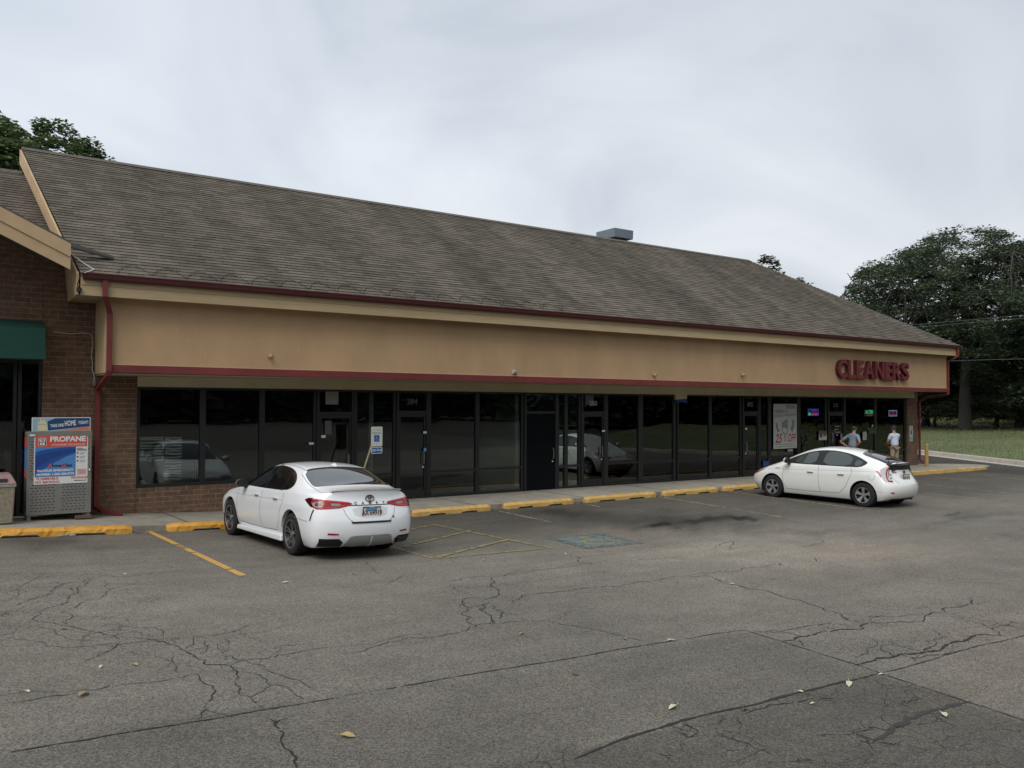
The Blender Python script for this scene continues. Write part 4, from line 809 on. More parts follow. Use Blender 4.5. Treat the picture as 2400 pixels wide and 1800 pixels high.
def decal(bvh, name, poly, A, Zv, D, mat, par, off=.003, step=.05, rnd_=0):
    """patch that follows the body: outline in the (A, Z) frame, pushed along D on to the surface"""
    if rnd_: poly = smooth_poly(poly, rnd_)
    A, Zv, D = Vector(A), Vector(Zv), Vector(D).normalized(); ring = dens(poly, step); pts = [Vector(p) for p in ring]; n_ = len(pts); ed = [(i, (i + 1) % n_) for i in range(n_)]
    xs_ = [p[0] for p in ring]; zs_ = [p[1] for p in ring]
    x = min(xs_) + step / 2
    while x < max(xs_):
        z = min(zs_) + step / 2
        while z < max(zs_): pts.append(Vector((x, z))); z += step
        x += step
    v2, e2, f2, *_ = delaunay_2d_cdt(pts, ed, [list(range(n_))], 1, 1e-4)
    vs_ = []; good = []
    for p in v2:
        o0 = A * p[0] + Zv * p[1] - D * 6; loc, nrm, _i, _d = bvh.ray_cast(o0, D)
        if loc is None: vs_.append((0, 0, 0)); good.append(False)
        else:
            if nrm.dot(D) > 0: nrm = -nrm
            vs_.append(loc + nrm * off); good.append(True)
    fs = [tuple(f) for f in f2 if all(good[i] for i in f)]
    used = sorted({i for f in fs for i in f}); rm = {k: i for i, k in enumerate(used)}; mb = MB(); mb.add([vs_[k] for k in used], [tuple(rm[i] for i in f) for f in fs])
    me_ = mb.mesh(name); me_.materials.append(mat); me_.polygons.foreach_set('use_smooth', [True] * len(me_.polygons))
    bm = bmesh.new(); bm.from_mesh(me_); bm.faces.ensure_lookup_table()
    bmesh.ops.recalc_face_normals(bm, faces=bm.faces)
    if bm.faces and sum(f.normal.dot(D) * f.calc_area() for f in bm.faces) > 0: bmesh.ops.reverse_faces(bm, faces=bm.faces)
    bm.to_mesh(me_); bm.free()
    o = bpy.data.objects.new(name, me_); COL.objects.link(o); o.parent = par; return o
def strip2(path, w_):
    p = [Vector(q) for q in path]; l, r = [], []
    for i in range(len(p)):
        d = (p[min(i + 1, len(p) - 1)] - p[max(i - 1, 0)]).normalized(); n_ = Vector((-d.y, d.x)) * w_ / 2; l.append(tuple(p[i] + n_)); r.append(tuple(p[i] - n_))
    return l + r[::-1]
def text_decal(bvh, name, txt, size, a0, z0, A, Zv, D, mat, par, off=.006, squeeze=1., bold=0., thick=.002):
    t = text_mb(txt, size, 0, bold=bold); A, Zv, D = Vector(A), Vector(Zv), Vector(D)
    loc, nrm, _i, _d = bvh.ray_cast(A * a0 + Zv * z0 - D * 6, D)
    if nrm.dot(D) > 0: nrm = -nrm
    U = A - nrm * A.dot(nrm); U.normalize(); V_2 = Zv - nrm * Zv.dot(nrm); V_2.normalize()
    put(t, loc + nrm * off, U * squeeze, V_2, nrm); o = t.build(name, mat, par, local=True, recalc=False); return o
def wheel(par, u, side, y_out, Rt, width, Rr, nsp, style):
    """tyre part with rim sub-part; side -1 = driver's side"""
    n_ = 40; prof = [(Rr, 0), (Rr + .02, .004), (Rt - .035, -.004), (Rt - .010, .012), (Rt, .04), (Rt, width - .04), (Rt - .012, width - .012), (Rr, width)]
    mb = MB(); s_ = side
    def P_(r, yy, a): return (u + r * math.cos(a), s_ * (y_out - yy), Rt + r * math.sin(a))
    vs_ = [P_(r, yy, 2 * PI * k / n_) for r, yy in prof for k in range(n_)]; m_ = len(prof)
    mb.add(vs_, [(i * n_ + k, i * n_ + (k + 1) % n_, ((i + 1) % m_) * n_ + (k + 1) % n_, ((i + 1) % m_) * n_ + k) for i in range(m_) for k in range(n_)])
    w_ = mb.build('wheel', M['tyre'], par, smooth=True, local=True)
    rm = MB(); prof2 = [(Rr, .005), (Rr - .012, .0), (Rr - .022, .012), (Rr - .03, .09), (.02, .10)]
    vs_ = [P_(r, yy, 2 * PI * k / n_) for r, yy in prof2 for k in range(n_)]; m_ = len(prof2)
    rm.add(vs_, [(i * n_ + k, i * n_ + (k + 1) % n_, (i + 1) * n_ + (k + 1) % n_, (i + 1) * n_ + k) for i in range(m_ - 1) for k in range(n_)])
    rim = rm.build('rim', M['rimd'], w_, smooth=True, local=True)
    sp = MB()
    def bar(a0, a1, r0, r1, w0, w1, y0, y1, th=.02):
        c0, s0, c1, s1 = math.cos(a0), math.sin(a0), math.cos(a1), math.sin(a1); q = []
        for yy in (th, 0):
            for (c_, s0_, r, ww, ya_) in ((c0, s0, r0, w0, y0), (c1, s1, r1, w1, y1)):
                for sg in (-1, 1): q.append((u + r * c_ - sg * ww * s0_, s_ * (y_out - ya_ - yy), Rt + r * s0_ + sg * ww * c_))
        sp.add(q, [(0, 1, 3, 2), (4, 6, 7, 5), (0, 4, 5, 1), (2, 3, 7, 6), (0, 2, 6, 4), (1, 5, 7, 3)])
    for k in range(nsp):
        a = 2 * PI * k / nsp + .3
        if style == 'twin':
            for d in (-.16, .16): bar(a + d * .25, a + d, .035, Rr - .012, .0065, .0048, .03, .006)
        else: bar(a, a, .03, Rr - .015, .020, .045, .028, .006); bar(a, a, Rr * .55, Rr - .01, .024, .060, .02, .004)
    sp.cyl((u, s_ * (y_out - .05), Rt), (u, s_ * (y_out - .018), Rt), .048, .040, 20)
    vs_ = [P_(r, yy, 2 * PI * k / n_) for r, yy in [(Rr - .003, .002), (Rr - .003, -.003), (Rr - .016, -.001), (Rr - .018, .008)] for k in range(n_)]
    sp.add(vs_, [(i * n_ + k, i * n_ + (k + 1) % n_, (i + 1) * n_ + (k + 1) % n_, (i + 1) * n_ + k) for i in range(3) for k in range(n_)])
    sp.build('spokes', M['rims'] if style == 'twin' else M['rimp'], w_, smooth=False, local=True); return w_
def arches(body, us, Rt, Ra, yin=.62):
    mb = MB()
    for u in us:
        for sg in (-1, 1): mb.cyl((u, sg * yin, Rt + .01), (u, sg * 1.3, Rt + .01), Ra, Ra, 56)
    cut = mb.build('cut', M['well'], body.parent, local=True); md = body.modifiers.new('b', 'BOOLEAN'); md.object = cut; md.operation = 'DIFFERENCE'; md.solver = 'EXACT'
    bpy.context.view_layer.update(); freeze(body); bpy.data.objects.remove(cut)
    for u in us:
        for sg in (-1, 1):
            w = MB(); n_ = 40
            vs_ = [(u + r * math.cos(2 * PI * k / n_), sg * yy, Rt + .01 + r * math.sin(2 * PI * k / n_)) for r, yy in [(Ra - .004, .855), (Ra - .004, yin + .01), (.02, yin + .01)] for k in range(n_)]
            keep = [(i * n_ + k, i * n_ + (k + 1) % n_, (i + 1) * n_ + (k + 1) % n_, (i + 1) * n_ + k) for i in range(2) for k in range(n_) if math.sin(2 * PI * (k + .5) / n_) > -.45]
            w.add(vs_, keep); w.build('wheel_well', M['well'], body.parent, local=True)
def shade_auto(o, ang=38):
    me_ = o.data; me_.polygons.foreach_set('use_smooth', [True] * len(me_.polygons))
    bm = bmesh.new(); bm.from_mesh(me_)
    for e in bm.edges:
        if len(e.link_faces) == 2 and e.calc_face_angle(0) > R(ang): e.smooth = False
    bm.to_mesh(me_); bm.free()
def st(u, rows, zc, uc=None, us=None, bb=0):
    us = us or [u] * 6; return dict(rows=[(us[i], rows[i][0], rows[i][1]) for i in range(6)], zc=zc, uc=u if uc is None else uc, bb=bb)
SIDE = lambda sg: dict(A=(1, 0, 0), Zv=(0, 0, 1), D=(0, -sg, 0))
REAR = dict(A=(0, 1, 0), Zv=(0, 0, 1), D=(-1, 0, 0)); TOP = dict(A=(1, 0, 0), Zv=(0, 1, 0), D=(0, 0, -1))
def DIAG(sg, ang=45):      # looking on to the rear corner on side sg; a axis grows towards the car centre
    c_, s_ = math.cos(R(ang)), math.sin(R(ang)); return dict(A=(s_, -sg * c_, 0), Zv=(0, 0, 1), D=(-c_, -sg * s_, 0))
def mirror_part(par, u, y, z, sg, capmat, w_=.11, h=.075):
    m0 = MB(); m0.ball((u + .02, sg * (y + .13), z + .075), 1, 14, 10, (.075, w_, h)); mm = m0.build('side_mirror', capmat, par, smooth=True, local=True)
    g = MB(); n_ = 18; g.add([(u + .10, sg * (y + .13) + .100 * math.cos(a), z + .075 + .066 * math.sin(a)) for a in [2 * PI * k / n_ for k in range(n_)]] + [(u + .03, sg * (y + .13) + w_ * 1.01 * math.cos(a), z + .075 + h * 1.01 * math.sin(a)) for a in [2 * PI * k / n_ for k in range(n_)]], [tuple(range(n_))] + [(k, (k + 1) % n_, n_ + (k + 1) % n_, n_ + k) for k in range(n_)]); g.build('mirror_housing', M['black'], mm, local=True)
    s_ = MB(); s_.tube([(u + .03, sg * (y - .03), z - .045), (u + .03, sg * (y + .10), z + .03)], [.035, .028], 8); s_.build('mirror_stalk', M['black'], mm, local=True); return mm
def plate(par, u, z, y, txt, tilt, sky_, fr=True, bv=None):
    if bv: u = max(bv.ray_cast(Vector((9, y, z + q)), Vector((-1, 0, 0)))[0].x for q in (-.02, .09)) + .010
    e = MB(); e.box(-.006, .004, -.16, .16, -.085, .085); e.v = [(u + x, y + yy, z + zz) for x, yy, zz in e.v]; p = e.build('licence_plate', M['black'], par, local=True)
    q = MB(); q.box(u + .0045, u + .006, y - .148, y + .148, z - .062, z + .068); q.build('plate_face', M['offwhite'], p, local=True)
    if sky_: q = MB(); q.box(u + .0063, u + .0067, y - .11, y + .09, z + .012, z + .066); q.build('plate_picture', mk('plate blue', (.10, .24, .42), .5), p, local=True)
    t = text_mb(txt, .105, 0, bold=.002); put(t, (u + .008, y, z - .012), (0, .82, 0), (0, 0, 1), (1, 0, 0)); t.build('plate_number', mk('plate ink', (.11, .03, .04) if sky_ else (.05, .05, .06), .6), p, local=True, recalc=False)
    t = text_mb('VALLEY' if sky_ else 'ILLINOIS', .026, 0, bold=.001); put(t, (u + .0075, y, z + .077), (0, 1, 0), (0, 0, 1), (1, 0, 0)); t.build('frame_lettering', M['offwhite'], p, local=True, recalc=False)
    if sky_: t = text_mb('CRYSTAL LAKE', .026, 0, bold=.001); put(t, (u + .0075, y, z - .075), (0, 1.1, 0), (0, 0, 1), (1, 0, 0)); t.build('frame_lettering', M['offwhite'], p, local=True, recalc=False)
    return p
def emblem(bvh, par, z0, rx_, rz_, mat):
    loc, nrm, _i, _d = bvh.ray_cast(Vector((9, 0, z0)), Vector((-1, 0, 0))); U = Vector((0, 1, 0)); V_2 = nrm.cross(U); V_2 = V_2 if V_2.z > 0 else -V_2; c_ = loc + nrm * .010
    mb = MB(); el = lambda a, b, cy_, n_=28: [c_ + U * (a * math.cos(2 * PI * k / n_)) + V_2 * (cy_ + b * math.sin(2 * PI * k / n_)) for k in range(n_ + 1)]
    mb.tube(el(rx_, rz_, 0), .0065, 6, cap=False); mb.tube(el(rx_ * .62, rz_ * .34, rz_ * .45), .0055, 6, cap=False); mb.tube(el(rx_ * .26, rz_ * .86, 0), .0055, 6, cap=False)
    return mb.build('oval_emblem', mat, par, smooth=True, local=True)

def build_sedan():
    C = empty('parked_sedan', (0, 0, 0), 0, 'white four door sedan nosed in beside the fresh yellow line, seen from behind', 'car')
    P_ = [(.80, .19), (.885, .34), (.925, .60), (.915, .77), (.86, .93), (.60, 1.36)]
    def row(b, l, m_, c_, s_, r): return [b, l, m_, c_, s_, r]
    S_ = [
     st(.2, row((.62, .19), (.76, .33), (.80, .54), (.77, .67), (.70, .76), (.62, .80)), .81, .20, [.34, .24, .20, .22, .30, .38]),
     st(.45, row((.78, .18), (.88, .33), (.905, .56), (.885, .70), (.80, .81), (.68, .86)), .88, .42, [.5, .5, .48, .48, .50, .54]),
     st(.95, row((.80, .18), (.895, .33), (.925, .58), (.91, .74), (.84, .88), (.70, .925)), .955),
     st(1.30, row((.81, .18), (.895, .33), (.925, .59), (.91, .76), (.865, .925), (.74, .965)), 1.00, 1.22),
     st(1.50, row((.81, .18), (.895, .33), (.925, .60), (.912, .77), (.875, .945), (.725, 1.04)), 1.085, 1.36),
     st(1.85, row((.81, .18), (.895, .33), (.925, .60), (.915, .775), (.88, .955), (.665, 1.235)), 1.285, 1.72),
     st(2.22, row((.81, .18), (.895, .33), (.925, .60), (.915, .78), (.88, .965), (.62, 1.375)), 1.425, 2.15),
     st(2.65, row((.81, .18), (.895, .33), (.925, .60), (.915, .785), (.88, .975), (.63, 1.415)), 1.462),
     st(3.10, row((.81, .18), (.895, .33), (.925, .60), (.918, .79), (.88, .985), (.635, 1.408)), 1.458),
     st(3.52, row((.81, .18), (.90, .33), (.928, .60), (.922, .80), (.885, .997), (.64, 1.365)), 1.422),
     st(3.64, row((.81, .18), (.90, .33), (.93, .60), (.925, .805), (.885, 1.003), (.65, 1.325)), 1.378, 3.66),
     st(3.90, row((.81, .18), (.90, .33), (.935, .60), (.93, .812), (.885, 1.01), (.665, 1.225)), 1.262, 3.94),
     st(4.16, row((.81, .18), (.90, .33), (.93, .60), (.925, .82), (.87, 1.01), (.695, 1.110)), 1.130, 4.22),
     st(4.38, row((.83, .18), (.90, .33), (.925, .60), (.905, .82), (.835, .995), (.70, 1.065)), 1.10, 4.46),
     st(4.62, row((.80, .19), (.865, .33), (.88, .60), (.85, .81), (.78, .965), (.69, 1.045)), 1.10, 4.74, [4.60, 4.65, 4.66, 4.62, 4.57, 4.60], bb=.14)]
    body = hull('body', S_, [.10, .14, .18, .18, .10, 0], [.10, .20, .225, .155, .15, 0], C, M['carw']); bpy.context.view_layer.update(); freeze(body)
    bv = bvh_of(body); U1, U2 = .965, 3.79; RT = .337
    arches(body, (U1, U2), RT, .385); shade_auto(body)
    for u in (U1, U2):
        for sg in (-1, 1): wheel(C, u, sg, .905, RT, .215, .235, 5, 'twin')
    for sg in (-1, 1):
        sd_ = SIDE(sg)
        dlo = [(1.40, .985), (1.66, 1.14), (1.95, 1.265), (2.25, 1.350), (2.65, 1.388), (3.08, 1.368), (3.40, 1.305), (3.60, 1.20), (3.66, 1.10), (3.56, 1.030), (3.25, 1.005), (2.4, .99)]
        g = decal(bv, 'side_windows', dlo, mat=M['cglass'], par=C, off=.004, rnd_=1, **sd_)
        for path, w_ in (([(2.56, 1.0), (2.60, 1.2), (2.60, 1.40)], .05), ([(3.30, 1.0), (3.33, 1.15), (3.25, 1.33)], .03)): decal(bv, 'window_pillar', strip2(path, w_), mat=M['black'], par=g, off=.007, **sd_)
        for path in ([(1.36, .90), (1.33, .72), (1.36, .50), (1.45, .33)], [(2.50, .96), (2.47, .70), (2.50, .45), (2.55, .33)], [(3.42, .98), (3.45, .82), (3.36, .70), (3.32, .50), (3.20, .34)], [(1.45, .33), (2.0, .315), (2.55, .315), (3.20, .34)]):
            decal(bv, 'door_gap', strip2(path, .009), mat=M['seamc'], par=C, off=.0025, step=.04, **sd_)
        decal(bv, 'waist_crease', strip2([(1.05, .80), (1.6, .815), (2.5, .835), (3.4, .85)], .010), mat=mk('crease shade', (.45, .46, .47), .4), par=C, off=.0025, step=.05, **sd_)
        for u in (2.28, 3.13):
            h = decal(bv, 'door_handle', [(u - .085, .850), (u + .085, .855), (u + .085, .878), (u - .085, .873)], mat=mk('handle paint', (.70, .71, .72), .5), par=C, off=.022, rnd_=1, **sd_); h.modifiers.new('s', 'SOLIDIFY').thickness = -.016
            decal(bv, 'handle_recess', [(u - .10, .820), (u + .10, .822), (u + .09, .862), (u - .09, .862)], mat=mk('handle shade', (.40, .41, .42), .5), par=h, off=.003, rnd_=1, **sd_)
        sk = MB(); sk.prism([(1.36, sg * .85, .175), (3.42, sg * .85, .175), (3.40, sg * .85, .275), (1.40, sg * .85, .255)], (0, sg * .062, 0)); sk.build('side_skirt', M['carw'], C, local=True, bevel=.02)
        mirror_part(C, 1.66, .83, .955, sg, M['carw'])
        # tail lamps
        dg_ = DIAG(sg, 42)
        def onc(u, y): A_ = Vector(dg_['A']); return A_.x * u + A_.y * (sg * y)
        a_s = onc(4.28, .90); a_c = onc(4.62, .82); a_i = onc(4.80, .36)
        q = lambda t, z: (a_s + (a_i - a_s) * t, z)
        lamp = decal(bv, 'tail_lamp', [q(0, .93), q(.10, .95), q(.30, .948), q(.55, .935), q(.80, .915), q(.93, .90), q(1.0, .88), q(.93, .845), q(.78, .815), q(.5, .80), q(.34, .795), q(.22, .825), q(.08, .89)], mat=M['red'], par=C, off=.008, step=.03, **dg_)
        decal(bv, 'lamp_tip', [q(0, .925), q(.10, .957), q(.22, .957), q(.17, .90), q(.26, .82), q(.18, .83), q(.06, .89)], mat=M['redd'], par=lamp, off=.011, step=.03, **dg_)
        decal(bv, 'lamp_lens', [q(.20, .885), q(.34, .90), q(.44, .89), q(.47, .87), q(.45, .835), q(.33, .82), q(.25, .84)], mat=M['clear'], par=lamp, off=.012, step=.03, **dg_)
        decal(bv, 'lamp_dark_inset', [q(.30, .885), q(.44, .89), q(.44, .85), q(.36, .835), q(.28, .85)], mat=M['redd'], par=lamp, off=.014, step=.03, **dg_)  # dark red inset laid over the clear lens
        decal(bv, 'lamp_strip', strip2([q(.20, .940), q(.42, .937), q(.56, .915), q(.70, .905), q(.88, .893)], .014), mat=M['pinkl'], par=lamp, off=.0155, step=.03, **dg_)
        decal(bv, 'lamp_strip', strip2([q(.52, .815), q(.70, .825), q(.86, .848)], .016), mat=M['pinkl'], par=lamp, off=.0155, step=.03, **dg_)
        decal(bv, 'lamp_lens', [q(.60, .885), q(.76, .88), q(.80, .86), q(.74, .842), q(.62, .845)], mat=M['clear'], par=lamp, off=.0135, step=.03, **dg_)
        decal(bv, 'bumper_slash', strip2([q(.27, .79), q(.235, .73), q(.205, .66), q(.19, .615)], .022), mat=M['black'], par=C, off=.005, step=.03, **dg_)
        decal(bv, 'bumper_gap', strip2([q(-.32, .63), q(-.1, .61), q(.12, .60)], .006), mat=M['seamc'], par=C, off=.003, step=.04, **dg_)
        # rear face pieces
        decal(bv, 'trunk_gap', strip2([(sg * .455, .80), (sg * .43, .72), (sg * .38, .645), (sg * .33, .61)], .008), mat=M['seamc'], par=C, off=.003, **REAR)
        decal(bv, 'rear_reflector', [(sg * .54, .405), (sg * .70, .41), (sg * .70, .438), (sg * .54, .428)], mat=M['red'], par=C, off=.007, **REAR)
        decal(bv, 'bumper_vent', [(sg * .455, .22), (sg * .455, .285), (sg * .52, .345), (sg * .80, .35), (sg * .80, .22)], mat=M['black'], par=C, off=.006, **REAR)
        decal(bv, 'trunk_gap', strip2([(3.60, sg * .66), (4.0, sg * .71), (4.22, sg * .70), (4.45, sg * .71), (4.60, sg * .60)], .008), mat=M['seamc'], par=C, off=.003, **TOP)
        decal(bv, 'roof_seam', strip2([(2.35, sg * .545), (3.0, sg * .56), (3.57, sg * .58)], .010), mat=M['seamc'], par=C, off=.003, **TOP)
    decal(bv, 'rear_window', [(3.60, 0), (3.60, .30), (3.61, .54), (3.66, .63), (3.85, .665), (4.06, .685), (4.16, .67), (4.20, .58), (4.225, .3), (4.23, 0), (4.225, -.3), (4.20, -.58), (4.16, -.67), (4.06, -.685), (3.85, -.665), (3.66, -.63), (3.61, -.54), (3.60, -.30)], mat=M['cglassr'], par=C, off=.004, rnd_=1, **TOP)
    decal(bv, 'rear_window_header', [(3.575, .57), (3.62, .58), (3.635, .3), (3.64, 0), (3.635, -.3), (3.62, -.58), (3.575, -.57), (3.57, 0)], mat=M['black'], par=C, off=.007, **TOP)
    decal(bv, 'windscreen', [(2.12, 0), (2.14, .5), (2.02, .58), (1.45, .68), (1.33, .55), (1.26, 0), (1.33, -.55), (1.45, -.68), (2.02, -.58), (2.14, -.5)], mat=M['cglass'], par=C, off=.004, rnd_=1, **TOP)
    decal(bv, 'trunk_seam', [(-.36, .846), (-.36, .858), (.36, .858), (.36, .846)], mat=M['black'], par=C, off=.005, **REAR)
    decal(bv, 'number_recess', [(-.33, .835), (.33, .835), (.27, .66), (-.27, .66)], mat=mk('recess shade', (.60, .61, .62), .4), par=C, off=.002, rnd_=1, **REAR)  # flat patch: recess shade put into a greyer body colour
    decal(bv, 'bumper_step_pad', [(-.34, .578), (.34, .578), (.36, .605), (-.36, .605)], mat=M['black'], par=C, off=.010, **REAR)
    dd_ = decal(bv, 'diffuser', [(-.43, .235), (-.36, .37), (-.30, .385), (.30, .385), (.36, .37), (.43, .235), (.30, .215), (-.30, .215)], mat=M['silver'], par=C, off=.016, **REAR)
    decal(bv, 'diffuser_fin', [(-.012, .215), (-.012, .38), (.012, .38), (.012, .215)], mat=M['carw'], par=dd_, off=.024, **REAR)
    decal(bv, 'diffuser_edge', strip2([(-.47, .225), (-.38, .385), (-.30, .405), (.30, .405), (.38, .385), (.47, .225)], .02), mat=M['carw'], par=dd_, off=.020, **REAR)
    for y in (.545, .635):
        e = MB(); n_ = 18; e.cyl((4.60, y, .285), (4.79 - (y - .545) * .3, y, .285), .038, .040, n_); ex = e.build('exhaust_tip', M['chromed'], C, smooth=False, local=True); e = MB(); e.cyl((4.70, y, .285), (4.793 - (y - .545) * .3, y, .285), .032, .032, n_); e.build('exhaust_bore', M['well'], ex, local=True)
    lip = MB(); n_ = 16
    for k in range(n_):
        y0_, y1_ = -.62 + 1.24 * k / n_, -.62 + 1.24 * (k + 1) / n_; uu = lambda y: 4.73 - .10 * (abs(y) / .62) ** 2.2; zz = lambda y: 1.094 - .022 * (abs(y) / .62) ** 3
        lip.hexa([(uu(y0_) - .13, y0_, zz(y0_) - .025), (uu(y1_) - .13, y1_, zz(y1_) - .025), (uu(y1_) + .015, y1_, zz(y1_) - .004), (uu(y0_) + .015, y0_, zz(y0_) - .004), (uu(y0_) - .12, y0_, zz(y0_) - .012), (uu(y1_) - .12, y1_, zz(y1_) - .012), (uu(y1_) + .02, y1_, zz(y1_) + .012), (uu(y0_) + .02, y0_, zz(y0_) + .012)])
    lip.build('lip_spoiler', M['carw'], C, smooth=False, local=True)
    emblem(bv, C, .955, .075, .050, M['chromed'])
    for ch, y in zip('CAMRY', (-.25, -.125, 0, .125, .25)): text_decal(bv, 'trunk_letter', ch, .052, y, .882, mat=M['chromed'], par=C, off=.008, squeeze=1.25, bold=.002, **REAR)
    text_decal(bv, 'trim_badge', 'SE', .038, .40, .655, mat=M['chromed'], par=C, off=.008, squeeze=1.3, bold=.002, **REAR)
    pl = plate(C, 4.815, .745, 0, 'AX 64919', 0, True, bv=bv)
    fin = MB(); fin.add([(3.32, -.012, 1.435), (3.50, -.02, 1.41), (3.50, .02, 1.41), (3.32, .012, 1.435), (3.47, 0, 1.462)], [(0, 1, 4), (1, 2, 4), (2, 3, 4), (3, 0, 4)]); fin.build('roof_antenna', M['carw'], C, local=True)
    decal(bv, 'head_lamp', [(-.76, .62), (-.50, .64), (-.46, .70), (-.72, .74)], (0, 1, 0), (0, 0, 1), (1, 0, 0), M['clear'], C); decal(bv, 'head_lamp', [(.76, .62), (.72, .74), (.46, .70), (.50, .64)], (0, 1, 0), (0, 0, 1), (1, 0, 0), M['clear'], C)
    decal(bv, 'grille', [(-.62, .24), (.62, .24), (.55, .50), (-.55, .50)], (0, 1, 0), (0, 0, 1), (1, 0, 0), M['black'], C)
    un = MB(); un.box(.5, 4.4, -.70, .70, .17, .30); un.build('underbody', M['well'], C, local=True)
    return C

def build_hatch():
    C = empty('parked_hatchback', (0, 0, 0), 0, 'pearl white wedge shaped hatchback with black rear glass, parked before the cleaners', 'car')
    row = lambda *a: list(a)
    S_ = [
     st(.2, row((.58, .19), (.70, .33), (.73, .50), (.70, .61), (.62, .69), (.54, .725)), .735, .16, [.30, .20, .16, .18, .26, .34]),
     st(.45, row((.74, .18), (.82, .33), (.85, .54), (.83, .67), (.76, .79), (.64, .835)), .855, .42, [.48, .48, .46, .46, .48, .52]),
     st(.92, row((.77, .17), (.845, .33), (.872, .57), (.86, .73), (.80, .885), (.67, .955)), .985, .86),
     st(1.20, row((.775, .17), (.85, .33), (.872, .58), (.862, .755), (.82, .93), (.69, 1.055)), 1.095, 1.06),
     st(1.55, row((.775, .17), (.85, .33), (.872, .59), (.865, .775), (.83, .955), (.645, 1.215)), 1.27, 1.40),
     st(1.95, row((.775, .17), (.85, .33), (.872, .59), (.865, .785), (.83, .965), (.595, 1.375)), 1.44, 1.85),
     st(2.35, row((.775, .17), (.85, .33), (.872, .59), (.865, .795), (.83, .972), (.575, 1.445)), 1.51, 2.33),
     st(2.85, row((.775, .17), (.85, .33), (.872, .59), (.868, .805), (.832, .985), (.570, 1.435)), 1.495),
     st(3.30, row((.775, .17), (.855, .33), (.878, .59), (.872, .82), (.835, 1.005), (.572, 1.365)), 1.425),
     st(3.68, row((.775, .17), (.855, .33), (.880, .60), (.872, .84), (.825, 1.02), (.575, 1.275)), 1.335),
     st(3.98, row((.77, .18), (.85, .34), (.868, .60), (.845, .84), (.775, 1.01), (.580, 1.195)), 1.25),
     st(4.20, row((.74, .21), (.82, .35), (.835, .60), (.755, .79), (.67, .97), (.60, 1.115)), 1.16, 4.27, [4.18, 4.25, 4.27, 4.14, 4.10, 4.13], bb=.12)]
    body = hull('body', S_, [.10, .12, .14, .14, .08, 0], [.10, .18, .20, .165, .15, 0], C, M['carw2']); bpy.context.view_layer.update(); freeze(body)
    bv = bvh_of(body); U1, U2 = .93, 3.63; RT = .318
    arches(body, (U1, U2), RT, .365, .60); shade_auto(body)
    for u in (U1, U2):
        for sg in (-1, 1): wheel(C, u, sg, .855, RT, .195, .205, 5, 'star')
    for sg in (-1, 1):
        sd_ = SIDE(sg)
        dlo = [(1.16, 1.005), (1.40, 1.125), (1.70, 1.25), (2.0, 1.350), (2.35, 1.405), (2.75, 1.405), (3.15, 1.345), (3.42, 1.265), (3.64, 1.17), (3.69, 1.125), (3.54, 1.02), (3.2, 1.012), (2.2, 1.005)]
        g = decal(bv, 'side_windows', dlo, mat=M['black'], par=C, off=.004, rnd_=1, **sd_)
        for poly in ([(1.62, 1.03), (1.64, 1.17), (1.92, 1.29), (2.27, 1.37), (2.25, 1.03)], [(2.44, 1.03), (2.50, 1.372), (2.8, 1.372), (3.12, 1.315), (3.28, 1.22), (3.24, 1.03)], [(3.36, 1.05), (3.37, 1.21), (3.50, 1.18), (3.58, 1.135), (3.50, 1.05)]):
            decal(bv, 'window_glass', poly, mat=M['cglass2'], par=g, off=.0065, rnd_=1, **sd_)
        for path in ([(1.30, .90), (1.27, .70), (1.29, .45), (1.38, .30)], [(2.36, .98), (2.37, .72), (2.38, .5), (2.42, .30)], [(3.30, 1.0), (3.33, .86), (3.24, .68), (3.16, .50), (3.02, .36), (2.94, .31)], [(1.38, .30), (2.0, .285), (2.94, .31)]):
            decal(bv, 'door_gap', strip2(path, .009), mat=M['seamc'], par=C, off=.0025, step=.04, **sd_)
        decal(bv, 'waist_crease', strip2([(.75, .80), (1.5, .84), (2.6, .885), (3.6, .925), (4.0, .93)], .008), mat=mk('crease shade', (.50, .50, .49), .4), par=C, off=.0025, step=.05, **sd_)
        for u in (2.13, 3.03):
            h = decal(bv, 'door_handle', [(u - .09, .80), (u + .09, .805), (u + .09, .828), (u - .09, .823)], mat=mk('handle paint', (.66, .665, .64), .5), par=C, off=.022, rnd_=1, **sd_); h.modifiers.new('s', 'SOLIDIFY').thickness = -.016
            decal(bv, 'handle_recess', [(u - .10, .775), (u + .10, .777), (u + .09, .82), (u - .09, .82)], mat=mk('handle shade', (.42, .42, .41), .5), par=h, off=.003, rnd_=1, **sd_)
        n_ = 24; ringp = [(3.86 + .085 * math.cos(2 * PI * k / n_), .80 + .085 * math.sin(2 * PI * k / n_)) for k in range(n_)]
        if sg < 0: decal(bv, 'fuel_flap', ringp, mat=M['seamc'], par=C, off=.002, **sd_); decal(bv, 'fuel_flap_face', [(3.86 + (x - 3.86) * .93, .80 + (z - .80) * .93) for x, z in ringp], mat=M['carw2'], par=C, off=.0035, **sd_)
        decal(bv, 'fender_badge', [(1.02, .835), (1.17, .842), (1.17, .856), (1.02, .849)], mat=M['chromed'], par=C, off=.005, **sd_)
        mirror_part(C, 1.42, .815, 1.01, sg, M['carw2'], .10, .075)
        decal(bv, 'head_lamp', [(.20, .66), (.40, .66), (.62, .78), (.72, .86), (.50, .82), (.28, .74)], mat=M['clear'], par=C, off=.006, step=.03, **sd_)
        decal(bv, 'turn_lamp', [(.16, .64), (.36, .65), (.44, .72), (.30, .74), (.20, .70)], mat=M['amber'], par=C, off=.012, step=.03, **sd_)
        dg_ = DIAG(sg, 48); A_ = Vector(dg_['A']); onc = lambda u, y: A_.x * u + A_.y * (sg * y); a_s = onc(3.95, .80); a_i = onc(4.27, .56); q = lambda t, z: (a_s + (a_i - a_s) * t, z)
